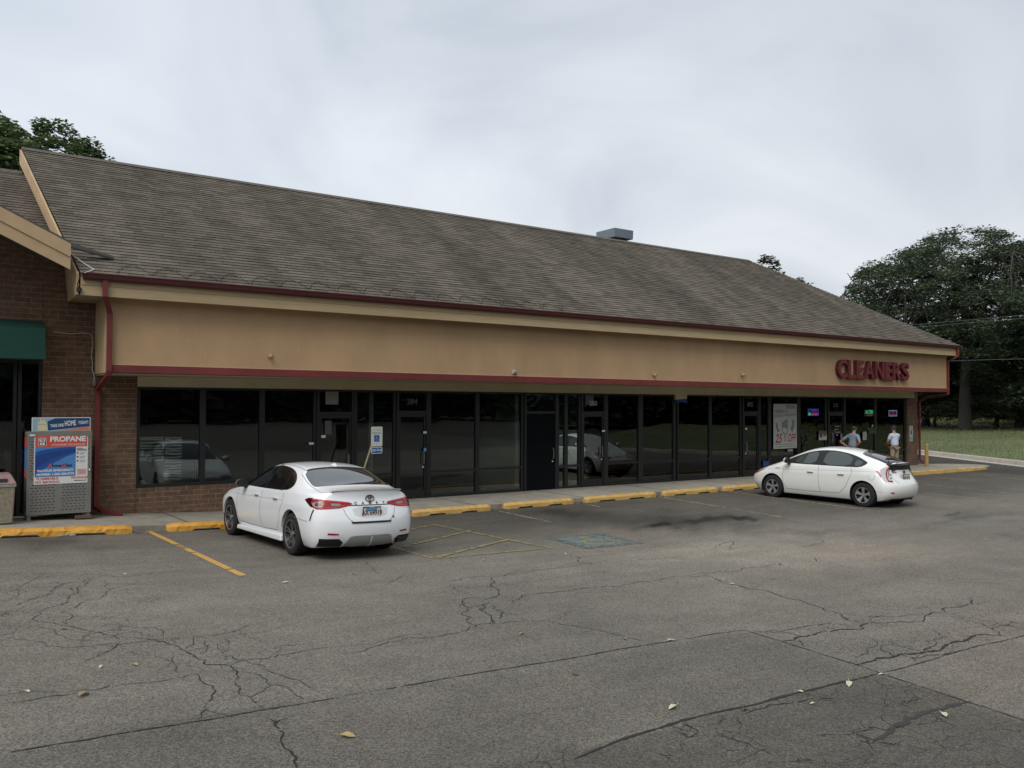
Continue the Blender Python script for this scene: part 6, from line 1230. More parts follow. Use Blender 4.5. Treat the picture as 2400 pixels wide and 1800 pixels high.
mb = MB(); mb.box(x0 + .03, x1 - .03, yf, yf + .01, z0 + .032, z1 - .125); mb.cur = 1
for cx0, cx1 in ((x0 + .06, 1.925), (2.0, x1 - .06)):
    for r in range(10):
        z = z0 + .075 + r * .053; k = 0; x = cx0 + (.022 if r % 2 else 0)
        while x + .045 < cx1 + .01: mb.box(x, x + .040, yf - .0015, yf + .002, z - .0065, z + .0065); x += .068
for r in range(18):
    z = z0 + .66 + r * .050
    if z > z1 - .18: break
    for x in (x0 + .045 if r % 2 else x0 + .06, x1 - .085 if r % 2 else x1 - .10): mb.box(x, x + .040, yf - .0015, yf + .002, z - .0065, z + .0065)
mb.build('slotted_door_panel', [SG, M['black']], PC)
mb = MB(); mb.box(x0 - .002, x0 + .002, yf + .03, yb - .03, z0 + .06, z1 - .08); mb.build('side_mesh', mk('dark mesh', (.05, .05, .05), .7), PC)
flat_s = MB(); flat_s.box(x0 - .004, x0 - .0025, yf + .06, yb - .06, .85, 1.62); flat_s.build('side_sign', BLM, PC); flat_s = MB(); flat_s.box(x0 - .006, x0 - .0045, yf + .06, yb - .06, 1.42, 1.62); flat_s.box(x0 - .006, x0 - .0045, yf + .06, yb - .06, .85, .98); flat_s.build('side_sign_red', RED, PC)
mb = MB()
for x in (x0 + .04, x1 - .04):
    for y in (yf + .05, yb - .05): mb.box(x - .03, x + .03, y - .03, y + .03, .03, z0 + .02)
mb.build('feet', SG, PC); mb = MB(); mb.box(x1 - .26, x1 + .02, yf - .03, yf + .10, .055, .115); mb.build('levelling_brick', mk('old brick', (.13, .075, .05), .9, nv=.3, ns=20), PC, bevel=.006)
mb = MB(); mb.box(x0 + .03, x0 + .12, yf - .0065, yf - .0045, z1 - .085, z1 - .055); mb.build('asset_sticker', WHT, PC)
mb = MB(); mb.cyl((x1 - .035, yf - .004, .99), (x1 - .035, yf - .05, .985), .018, .014, 10); mb.ball((x1 - .03, yf - .055, .97), .024, 8, 6); mb.build('padlock', M['chrome'], PC, smooth=True)
sgn = flat('main_sign', rect(1.54, 2.43, .735, 1.645), yf - .0012, WHT, PC, .001); Y = yf - .0035
flat('red_header', rect(1.555, 2.415, 1.425, 1.635), Y, RED, sgn); flat('blue_field', rect(1.555, 2.225, .87, 1.424), Y, BLM, sgn); flat('navy_swoosh', [(1.555, 1.34), (1.75, 1.385), (2.0, 1.412), (2.225, 1.42), (2.225, 1.30), (2.05, 1.235), (1.85, 1.12), (1.70, 1.02), (1.60, .93), (1.556, .88)], Y - .0008, BLU, sgn)
flat('navy_band', [(1.556, 1.26), (1.8, 1.33), (2.05, 1.375), (2.224, 1.385), (2.224, 1.33), (2.0, 1.27), (1.8, 1.18), (1.556, 1.03)], Y - .0016, mcol('deep blue', (.008, .05, .22)), sgn)
lettering('sign_title', 'PROPANE', .130, 2.09, 1.565, Y - .0022, WHT, sgn, bold=.006, sq=1.05); lettering('sign_subtitle', 'CYLINDER EXCHANGE', .052, 2.10, 1.462, Y - .0022, mcol('pink white', (.66, .42, .38)), sgn, bold=.002, sq=1.05)
flat('store_badge', rect(1.60, 1.735, 1.45, 1.60), Y - .0010, WHT, sgn); flat('badge_field', rect(1.607, 1.728, 1.457, 1.593), Y - .0018, INK, sgn); flat('badge_plaque', [(1.617, 1.583), (1.718, 1.583), (1.708, 1.467), (1.627, 1.467)], Y - .0026, WHT, sgn)
flat('badge_seven', [(1.635, 1.572), (1.702, 1.572), (1.702, 1.556), (1.683, 1.535), (1.660, 1.535), (1.672, 1.553), (1.635, 1.553)], Y - .0034, RED, sgn); flat('badge_seven_foot', [(1.655, 1.500), (1.678, 1.500), (1.674, 1.478), (1.655, 1.478)], Y - .0034, RED, sgn); lettering('badge_word', 'ELEVEn', .026, 1.667, 1.518, Y - .0038, GRN, sgn, bold=.002, sq=1.1)
lettering('gas_logo', 'AmeriGas', .075, 1.99, 1.075, Y - .003, INK, sgn, bold=.003, sq=1.15); lettering('gas_logo_red', 'A', .085, 1.80, 1.08, Y - .0045, RED, sgn, bold=.004, sq=1.1); lettering('gas_logo_red', 'G', .082, 2.02, 1.078, Y - .0045, RED, sgn, bold=.004)
lettering('emergency_text', '24-HOUR EMERGENCY', .056, 1.89, .985, Y - .003, WHT, sgn, bold=.0025, sq=1.05); lettering('emergency_text', 'NUMBER: 1-800-428-9779', .056, 1.89, .915, Y - .003, WHT, sgn, bold=.0025, sq=1.02)
lettering('warning_text', 'FLAMMABLE', .060, 1.76, .835, Y, RED, sgn, bold=.002, sq=1.1); lettering('warning_text', 'NO SMOKING', .060, 1.76, .772, Y, RED, sgn, bold=.002, sq=1.05); lettering('propane_text', 'PROPANE', .060, 2.29, .835, Y, RED, sgn, bold=.002, sq=1.05)
for k, w_ in enumerate((.10, .16, .17)): flat('small_print', rect(2.245, 2.245 + w_, 1.385 - k * .02, 1.395 - k * .02), Y, INK, sgn)
for k in range(3):
    zz = 1.30 - k * .075; flat('bullet', rrect(2.24, 2.27, zz - .012, zz + .018, .014), Y, INK, sgn)
    for j in range(3): flat('small_print', rect(2.29, 2.40 - .02 * j, zz + .008 - j * .018, zz + .014 - j * .018), Y, mcol('grey print', (.25, .25, .25)), sgn)
for k in range(5): flat('small_print', rect(2.25 + .01 * (k % 2), 2.40, .985 - k * .022, .995 - k * .022), Y, RED, sgn)
flat('web_line', rect(2.20, 2.41, .775, .788), Y, INK, sgn)
bn = MB(); bn.box(1.495, 2.47, yf + .01, yf + .03, z1 - .01, 1.975); bn_ = bn.build('banner_board', WHT, PC); Y = yf + .0085
flat('banner_field', rect(1.508, 2.457, z1 + .008, 1.963), Y, LBL, bn_); flat('banner_navy', [(1.76, z1 + .012), (2.455, z1 + .085), (2.455, 1.961), (1.88, 1.961), (1.745, 1.90)], Y - .0008, BLD_, bn_); flat('banner_red', [(1.95, z1 + .0085), (2.456, z1 + .0085), (2.456, z1 + .085), (2.2, z1 + .045)], Y - .0016, mcol('banner orange red', (.60, .17, .09)), bn_)
flat('cylinder_picture', [(1.59, z1 + .009), (1.755, z1 + .009), (1.745, 1.85), (1.72, 1.90), (1.705, 1.905), (1.70, 1.955), (1.63, 1.955), (1.625, 1.905), (1.60, 1.89), (1.59, 1.86)], Y - .0024, CRM, bn_); flat('cylinder_valve', rect(1.655, 1.68, 1.925, 1.948), Y - .003, mcol('olive', (.16, .15, .07)), bn_); flat('cylinder_band', rect(1.60, 1.735, 1.845, 1.852), Y - .003, mcol('olive', (.16, .15, .07)), bn_)
lettering('banner_text', 'TAKE ONE', .080, 1.905, 1.822, Y - .003, WHT, bn_, bold=.002, sq=.58, rot=.07); lettering('banner_text', 'HOME', .135, 2.125, 1.862, Y - .003, WHT, bn_, bold=.003, sq=.50, rot=.07); lettering('banner_text', 'TODAY!', .080, 2.345, 1.875, Y - .003, WHT, bn_, bold=.002, sq=.58, rot=.07)
# ------------------------------------------------------------------ bin
BN = empty('litter_bin', (.86, 17.55, .1), 0, 'square pebble finish litter bin with a faded pink lid beside the propane locker', 'litter bin')
mb = MB(); mb.hexa([(.50, 17.22, .10), (1.19, 17.22, .10), (1.19, 17.9, .10), (.50, 17.9, .10), (.48, 17.2, .80), (1.225, 17.2, .80), (1.225, 17.92, .80), (.48, 17.92, .80)]); mb.build('bin_body', M['agg'], BN, bevel=.02)
mb = MB(); mb.hexa([(.46, 17.18, .80), (1.245, 17.18, .80), (1.245, 17.94, .80), (.46, 17.94, .80), (.54, 17.26, .97), (1.16, 17.26, .97), (1.16, 17.86, .97), (.54, 17.86, .97)]); mb.build('lid', M['pink'], BN, bevel=.015); mb = MB(); mb.hexa([(.60, 17.185, .85), (1.10, 17.185, .85), (1.10, 17.22, .85), (.60, 17.22, .85), (.60, 17.20, .90), (1.10, 17.20, .90), (1.10, 17.24, .90), (.60, 17.24, .90)]); mb.build('slot', M['black'], BN)
mb = MB(); mb.box(.47, 1.235, 17.19, 17.93, .755, .80); mb.build('bin_liner', mk('clear liner', (.30, .28, .25), .4, nv=.4, ns=20), BN)
# ------------------------------------------------------------------ reserved parking signs
def res_sign(x, y, z0, w_, h, par, fine=True):
    s = w_ / .30; pl = flat('sign_panel', rrect(x - w_ / 2, x + w_ / 2, z0, z0 + h, .02 * s), y, mk('sign face', (.50, .52, .46), .5, nv=.06, ns=9), par, .003)
    flat('green_band', rect(x - w_ * .40, x + w_ * .40, z0 + h * .80, z0 + h * .90), y - .0035, mcol('worn green', (.13, .26, .17)), pl)
    lettering('sign_word', 'RESERVED', .062 * s, x, z0 + h * .85, y - .0045, WHT, pl, bold=.001, sq=.85); lettering('sign_word', 'PARKING', .062 * s, x, z0 + h * .67, y - .0036, GRN, pl, bold=.001, sq=.9)
    b = flat('blue_square', rect(x - w_ * .23, x + w_ * .23, z0 + h * .24, z0 + h * .57), y - .0035, mcol('access blue', (.012, .055, .22)), pl); isa(b, x, z0 + h * .405, w_ * .42, y - .0045, mcol('pale symbol', (.34, .42, .52)))
    return pl
SP = empty('reserved_parking_sign', (8.0, 17.4, -.1), 0, 'reserved parking sign with a fine plate on a leaning post behind the sedan', 'parking sign', 'reserved parking signs')
pz = lambda px, py: fy(px, py, 17.4)
xa = (pz(868.5, 1020)[0] + pz(895.5, 1020)[0]) / 2; zt_ = pz(882, 1000)[2]; zb1 = pz(882, 1046)[2]; zt2 = pz(882, 1047.5)[2]; zb2 = pz(882, 1063)[2]
res_sign(xa, 17.38, zb1, .285, zt_ - zb1, SP)
f2 = flat('fine_plate', rrect(xa - .143, xa + .143, zb2, zt2, .035), 17.38, mcol('pale blue rim', (.45, .52, .62)), SP, .003); flat('fine_field', rrect(xa - .128, xa + .128, zb2 + .016, zt2 - .016, .025), 17.3765, mcol('access blue', (.012, .055, .22)), f2); lettering('fine_text', '$250 FINE', .078, xa, (zb2 + zt2) / 2, 17.3750, mcol('pale print', (.50, .56, .64)), f2, bold=.002, sq=.76)
q0 = pz(884, 1012); q1 = pz(867, 1101); d = Vector(q1) - Vector(q0); d.normalize(); mb = MB(); top_ = Vector((xa + .01, 17.40, zt_ - .06)); bot_ = Vector((xa - .60, 17.42, walk_z(7.8) - .02)); mb.tube([top_, bot_], .022, 6); mb.build('post', mk('tan post', (.30, .25, .15), .7), SP)
S2 = empty('reserved_parking_sign', (32.55, 18.3, .8), 0, 'pale reserved parking sign fixed on the brick pier at the far right', 'parking sign', 'reserved parking signs')
res_sign(32.55, DW - .006, .95, .27, .46, S2); f2 = flat('fine_plate', rrect(32.43, 32.67, .78, .93, .02), DW - .006, mk('worn plate', (.42, .50, .42), .5), S2, .003); lettering('fine_text', '$350 FINE', .065, 32.55, .855, DW - .0105, GRN, f2, bold=.001, sq=.7)
# ------------------------------------------------------------------ red channel letters
CL = empty('cleaners_sign', (27.8, 17.05, 3.5), 0, 'dark red raised letters reading CLEANERS on the stucco band', 'shop sign')
LR = mk('letter face red', (.135, .010, .014), .5); LS = mk('letter return', (.055, .010, .014), .6)
xl, xr = fy(1966, 860, 16.95)[0], fy(2134, 870, 16.95)[0]; zl0, zl1 = fy(1966, 886, 16.95)[2], fy(1966, 843, 16.95)[2]; zr0, zr1 = fy(2134, 892, 16.95)[2], fy(2134, 850, 16.95)[2]
word = 'CLEANERS'; wd = [.98, .82, .86, 1.06, 1.06, .86, .98, .92]; tot = sum(wd); x = xl; zc_ = (zl0 + zl1 + zr0 + zr1) / 4; hh = ((zl1 - zl0) + (zr1 - zr0)) / 2
for ch, w_ in zip(word, wd):
    ww = (xr - xl) * w_ / tot; t = text_mb(ch, 1., .5, bold=.028); vx = [v[0] for v in t.v]; vy = [v[1] for v in t.v]; a0, a1, b0, b1 = min(vx), max(vx), min(vy), max(vy)
    for layer, y0, y1, mt, gr in (('letter', 16.97, 17.095, LS, 0), ('letter_face', 16.955, 16.97, LR, 0)):
        mbx = MB(); mbx.add([(x + (v[0] - a0) / (a1 - a0) * ww * .90, y0 if v[2] > 0 else y1, zc_ - hh / 2 + (v[1] - b0) / (b1 - b0) * hh) for v in t.v], t.f)
        if layer == 'letter': par_ = mbx.build('letter', mt, CL)
        else: mbx.build('letter_face', mt, par_)
    x += ww
# ------------------------------------------------------------------ window graphics
YG = DW + .036
def onw(px, py): p = fy(px, py, YG); return p[0], p[2]
PO = empty('sale_poster', (24.5, YG, .7), 0, 'tall white poster announcing 25% OFF in the cleaners window', 'poster')
xa0, xa1, zb0, zt0 = 23.86, 25.16, .72, 2.28; pw_ = xa1 - xa0
pg = flat('poster_sheet', rect(xa0, xa1, zb0, zt0), YG, mk('poster paper', (.40, .42, .38), .6, nv=.08, ns=2), PO, .001); Y = YG - .0025; PR = mcol('poster red', (.30, .035, .04)); PK = mcol('poster ink', (.10, .11, .10)); PG = mcol('poster grey green', (.17, .21, .18))
lettering('poster_text', 'SPECIAL', .17, xa0 + .95, 2.17, Y, mcol('poster brown', (.20, .10, .08)), pg, bold=.004, sq=.85); lettering('poster_text', 'DRAPERY &', .15, xa0 + .42, 2.01, Y, PK, pg, bold=.003, sq=.9); lettering('poster_text', 'HOUSEHOLD ITEM CLEANING', .125, xa0 + .65, 1.88, Y, PG, pg, bold=.003, sq=.72, rot=.05)
flat('quilt_bag', [(xa0 + .46, 1.62), (xa0 + .60, 1.70), (xa0 + .78, 1.76), (xa0 + .80, 1.30), (xa0 + .74, 1.21), (xa0 + .58, 1.22), (xa0 + .46, 1.30)], Y, PG, pg); flat('quilt_bag_top', [(xa0 + .50, 1.46), (xa0 + .74, 1.42), (xa0 + .74, 1.27), (xa0 + .60, 1.26), (xa0 + .51, 1.32)], Y - .001, mcol('poster pale', (.42, .44, .40)), pg)
flat('tie_picture', [(xa0 + .10, 1.60), (xa0 + .21, 1.62), (xa0 + .25, 1.45), (xa0 + .36, 1.32), (xa0 + .22, 1.30), (xa0 + .15, 1.45)], Y, mcol('tie', (.26, .13, .13)), pg); flat('gown_picture', [(xa0 + 1.02, 1.72), (xa0 + 1.16, 1.72), (xa0 + 1.17, 1.55), (xa0 + 1.12, 1.42), (xa0 + 1.05, 1.28), (xa0 + .92, 1.40), (xa0 + 1.02, 1.54)], Y, PG, pg)
lettering('sale_text', '25', .44, xa0 + .27, 1.06, Y - .001, PR, pg, bold=.010, sq=.82, shear=.25); lettering('sale_text', '%', .36, xa0 + .62, 1.06, Y - .001, PR, pg, bold=.002, sq=.62, shear=.2); lettering('sale_text', 'OFF', .40, xa0 + 1.0, 1.07, Y - .001, PR, pg, bold=.006, sq=.66, shear=.15)
for z, w_ in ((.865, 1.15), (.785, 1.2)):
    for k in range(22): flat('poster_small_print', rect(xa0 + .06 + k * w_ / 22, xa0 + .06 + (k + (.55 + .3 * ((k * 7) % 3) / 2)) * w_ / 22, z - .014, z + .014), Y, PK, pg)
def glow(c): return mk('neon', c, .5, emit=c, es=1.)
NB, NR, NG, NW = [mk('neon ' + n, (0.01, .01, .01), .5, emit=c, es=s) for n, c, s in (('blue', (.03, .035, .42), .55), ('red', (.50, .03, .05), .45), ('green', (.02, .50, .18), .6), ('white', (.30, .32, .48), .5))]
def nframe(par, x0_, x1_, z0_, z1_, y, mat, t_=.022, nm='neon_border'):
    mb = MB(); mb.box(x0_, x1_, y - .004, y, z0_, z0_ + t_); mb.box(x0_, x1_, y - .004, y, z1_ - t_, z1_); mb.box(x0_, x0_ + t_, y - .004, y, z0_ + t_, z1_ - t_); mb.box(x1_ - t_, x1_, y - .004, y, z0_ + t_, z1_ - t_); return mb.build(nm, mat, par)
N1 = empty('neon_sign', (26.1, YG, 1.85), 0, 'blue and red lit window sign with a green figure', 'neon sign', 'lit signs in the cleaners windows'); b0_ = flat('sign_backing', rect(25.78, 26.42, 1.85, 2.11), YG, mcol('dark blue back', (.01, .012, .10)), N1, .01)
nframe(b0_, 25.79, 26.41, 1.86, 2.10, YG - .011, NB); lettering('neon_word', 'OPEN', .13, 26.15, 2.03, YG - .012, NB, b0_, bold=.003); flat('neon_bar', rect(25.98, 26.39, 1.885, 1.955), YG - .011, mcol('dim red', (.2, .02, .03), e=(.25, .02, .03), es=.6), b0_); lettering('neon_word', 'CLEANERS', .072, 26.18, 1.92, YG - .013, NR, b0_, bold=.002); flat('neon_figure', [(25.81, 1.875), (25.95, 1.875), (25.95, 1.93), (25.90, 1.96), (25.88, 1.99), (25.85, 1.96), (25.81, 1.93)], YG - .012, NG, b0_)
N2 = empty('neon_sign', (29.6, YG, 1.85), 0, 'green lit lettering over a thin red line in the right window', 'neon sign', 'lit signs in the cleaners windows'); b1_ = flat('sign_backing', rect(29.30, 29.98, 1.82, 2.07), YG, M['black'], N2, .008)
lettering('neon_word', 'ALTER', .19, 29.64, 1.975, YG - .01, NG, b1_, bold=.004, sq=.95); lettering('neon_word', 'ATIONS', .075, 29.66, 1.85, YG - .01, mcol('dim red', (.2, .02, .03), e=(.25, .02, .03), es=.6), b1_, bold=.002, sq=1.3)
N3 = empty('neon_sign', (31.3, YG, 1.8), 0, 'small lit sign framed in pale blue with red lettering, nearest the brick pier', 'neon sign', 'lit signs in the cleaners windows'); b2_ = flat('sign_backing', rect(30.98, 31.58, 1.80, 2.06), YG, mcol('dark blue back', (.01, .012, .10)), N3, .008)
nframe(b2_, 30.99, 31.57, 1.81, 2.04, YG - .009, NW, .018); flat('neon_hanger', [(31.18, 1.99), (31.28, 2.05), (31.38, 1.99), (31.28, 2.02)], YG - .011, NW, b2_); lettering('neon_word', 'DRY', .085, 31.28, 1.945, YG - .010, NB, b2_, bold=.002); lettering('neon_word', 'CLEANING', .085, 31.28, 1.865, YG - .010, NR, b2_, bold=.002, sq=1.05)
def sticker(px0, py0, px1, py1, mat, name, label, cat, y=YG, group=None, lines=0):
    a, b = fy(px0, py0, y), fy(px1, py1, y); mb = MB(); mb.box(a[0], b[0], y - .0012, y, b[2], a[2]); o = mb.build(name, mat); tag(o, label, cat, group)
    for k in range(lines):
        zz = a[2] + (b[2] - a[2]) * (k + 1) / (lines + 1); mb = MB(); mb.box(a[0] + (b[0] - a[0]) * .15, b[0] - (b[0] - a[0]) * (.15 + .2 * (k % 2)), y - .0024, y - .0016, zz - .012, zz + .004); mb.build('printed_line', PK, o)
    return o
YM = DW + .02; SGp = 'small stickers on the shopfront frames'
sticker(724, 1037, 735, 1042, WHT, 'sticker', 'white sticker low on the glass left of the first door', 'sticker', YM, SGp); sticker(753, 1020, 763, 1026, WHT, 'sticker', 'white sticker beside the pull handle of the first door', 'sticker', YM, SGp); sticker(992, 1011, 1000, 1016, WHT, 'sticker', 'white sticker at eye height on the 284 door stile', 'sticker', YM, SGp)
sticker(993, 1050, 999, 1058, mcol('sticker blue', (.12, .30, .50)), 'sticker', 'light blue sticker at handle height beside door 284', 'sticker', YM, SGp); sticker(1411, 1008, 1418, 1012, WHT, 'sticker', 'white sticker on the latch side of door 280 before the hatchback reflection', 'sticker', YM, SGp); sticker(1747, 1003, 1751, 1007, WHT, 'sticker', 'tiny white sticker at the top left of door 276', 'sticker', YM, SGp)
sticker(763, 917, 793, 948, mcol('dull panel', (.20, .20, .175)), 'taped_paper_sheet', 'dull square sheet taped in the transom over the first door', 'paper sheet', group='papers taped to the vacant fronts'); sticker(761.5, 986, 777, 1018, mcol('dull notice', (.085, .09, .085)), 'printed_notice', 'grey printed notice on the first door glass', 'paper sheet', group='papers taped to the vacant fronts', lines=5); sticker(1372, 924, 1391, 948, mcol('dull panel2', (.085, .09, .088)), 'taped_paper_sheet', 'grey square sheet behind the 280 number', 'paper sheet', DW + .08, group='papers taped to the vacant fronts')
fl = sticker(1919, 1010, 1938, 1031, mk('flyer paper', (.42, .42, .38), .6), 'flyer', 'two tone flyer with black blocks in the cleaners window', 'flyer', lines=0); a, b = fy(1919, 1010, YG), fy(1938, 1031, YG)
mb = MB(); mb.box(a[0], b[0], YG - .0022, YG - .0014, a[2] - .13, a[2]); mb.build('flyer_header', mcol('flyer brown', (.13, .07, .065)), fl); mb = MB(); mb.box(a[0] + .05, a[0] + .20, YG - .003, YG - .0023, b[2] + .10, b[2] + .22); mb.build('flyer_block', INK, fl); mb = MB(); mb.box(a[0] + .26, b[0] - .03, YG - .003, YG - .0023, b[2] + .15, b[2] + .20); mb.build('flyer_block', INK, fl)
fl = sticker(2022, 1012, 2031, 1031, mk('flyer paper2', (.40, .41, .37), .6), 'flyer', 'narrow flyer right of the man with hands on hips', 'flyer', lines=3)
sticker(1846, 1053, 1858, 1058, mcol('grey print', (.25, .25, .25)), 'sticker', 'small grey plate just below the sale poster', 'sticker', YM, SGp); sticker(1788, 1081, 1802, 1092, mcol('access blue', (.012, .055, .22)), 'sticker', 'blue access sticker low on the glass by the hatchback bonnet', 'sticker', YG, SGp)
DD = empty('door_decal', (27.5, YG, 1.2), 0, 'white opening hours lettering on the cleaners door', 'decal'); 
for k, (px, py, w_) in enumerate([(1956, 998, 12), (1956, 1005, 9), (1957, 1012, 13)]):
    a = fy(px, py, YG); b = fy(px + w_, py + 2.4, YG); mb = MB(); mb.box(a[0], b[0], YG - .001, YG, b[2], a[2]); mb.build('decal_line', mcol('dull print', (.20, .20, .20)), DD)
for px, py, w_, h_ in ((1960, 1017, 4, 4), (1970, 1016, 4.5, 12)): a = fy(px, py, YG); b = fy(px + w_, py + h_, YG); mb = MB(); mb.box(a[0], b[0], YG - .001, YG, b[2], a[2]); mb.build('decal_patch', mcol('dull print', (.20, .20, .20)), DD)
HD = empty('window_lettering', (30, YG, 1.2), 0, 'faint grey list of services lettered on the right window', 'decal')
a = fy(2041, 1000, YG); n_ = 16; mb = MB(); mb.prism([(fy(2045, 998, YG)[0] + .06 * math.cos(2 * PI * k / n_), YG, fy(2045, 998, YG)[2] + .06 * math.sin(2 * PI * k / n_)) for k in range(n_)], (0, -.001, 0)); mb.build('round_mark', mcol('dull print2', (.30, .30, .30)), HD)
for px0, px1, py in ((2032, 2055, 1003.5), (2036, 2054, 1008), (2037, 2053, 1011), (2036, 2054, 1014)): a = fy(px0, py, YG); b = fy(px1, py + 1.3, YG); mb = MB(); mb.box(a[0], b[0], YG - .001, YG, b[2], a[2]); mb.build('lettered_line', mcol('dull print3', (.085, .088, .085)), HD)
# blinds inside the first window
def blind(px0, px1, py0, py1, n, label, seed):
    r_ = random.Random(seed); y = DW + .115; a, b = fy(px0, py0, y), fy(px1, py1, y); E = empty('window_blind', ((a[0] + b[0]) / 2, y, b[2]), 0, label, 'window blind', 'broken white blinds in the leftmost window'); mb = MB()
    for k in range(n):
        z = a[2] + (b[2] - a[2]) * (k + .5) / n; h = (a[2] - b[2]) / n * r_.uniform(.35, .62); d = r_.uniform(-.018, .018); d2 = r_.uniform(-.02, .02)
        mb.prism([(a[0], y, z - h / 2 + d), ((a[0] + b[0]) / 2, y, z - h / 2 + d2), (b[0], y, z - h / 2), (b[0], y, z + h / 2), ((a[0] + b[0]) / 2, y, z + h / 2 + d2), (a[0], y, z + h / 2 + d)], (0, .006, 0))
    o = mb.build('slats', mk('blind slat', (.90, .90, .87), .6, emit=(.5, .5, .47), es=0.), E)
    mb = MB(); mb.box(a[0], b[0], y - .008, y + .02, a[2], a[2] + .03); mb.build('head_rail', M['white'], E); return E
blind(324, 383, 1028, 1081, 8, 'sagging short blind with twisted white slats at the left edge of the window', 1); blind(387, 425, 1028, 1126, 15, 'longer white slatted blind hanging right of the short one', 2)
mb = MB(); a, b = fy(1514, 1066, 19.2), fy(1585, 1118, 19.2); mb.box(a[0], b[0], 19.2, 19.9, b[2] - .1, a[2]); tag(mb.build('shop_counter', M['wood'], bevel=.01), 'orange brown wooden counter seen through the glass left of the hatchback', 'counter')
mb = MB(); a, b = fy(1881, 1042, 18.9), fy(1920, 1058, 18.9); mb.box(a[0], b[0], 18.9, 19.3, b[2] - .5, a[2]); tag(mb.build('planter_box', mk('brick red box', (.16, .05, .04), .8), bevel=.01), 'brick red box standing inside the cleaners window', 'planter')
mb = MB(); a, b = fy(2035, 1032, 19.4), fy(2060, 1040, 19.4); mb.prism([(a[0] - .4, 19.4, -.2), (b[0] + .1, 19.4, -.2), (b[0] + .1, 19.4, b[2]), (b[0] - .1, 19.4, b[2] + .03), (a[0] - .4, 19.4, a[2] + .45)], (0, .8, 0)); tag(mb.build('pressing_machine', mk('grey machine', (.17, .18, .17), .6), bevel=.02), 'grey sloping machine behind the glass between the two men', 'machine')
cp_ = MB(); r_ = random.Random(12)
for px, py in ((440, 798), (455, 800), (452, 764), (482, 828), (530, 803), (551, 806), (556, 800), (580, 810), (1620, 800), (700, 820), (905, 838), (1120, 850), (1345, 820), (1790, 868), (415, 772), (612, 796)):
    q = fy(px, py, YF); s_ = r_.uniform(.008, .02); n_ = 6; cp_.add([(q[0] + s_ * math.cos(2 * PI * k / n_) * r_.uniform(.5, 1.4), YF - .002, q[2] + s_ * math.sin(2 * PI * k / n_) * r_.uniform(.5, 1.2)) for k in range(n_)], [tuple(range(n_))])
cp_.build('paint_chips', mk('paint chip', (.55, .45, .28), .9), BLD, recalc=False)
# ------------------------------------------------------------------ bollard
BO = empty('bollard', (32.5, 17.62, walk_z(32.5)), 0, 'yellow steel bollard at the end of the walk beside the red downspout', 'bollard'); bx_, by_ = 32.52, 17.62
bb_ = fy(2172, 1094, 17.62); zb__ = -.20
mb = MB(); mb.cyl((bb_[0], 17.62, zb__ - .1), (bb_[0], 17.62, .68), .068, .068, 20); mb.build('post', mk('bollard yellow', (.42, .25, .07), .6, nv=.2, ns=6), BO, smooth=False); mb = MB(); mb.ball((bb_[0], 17.62, .68), .068, 16, 8, (1, 1, .5)); mb.build('cap', mk('bollard cap', (.46, .30, .10), .6), BO, smooth=True)

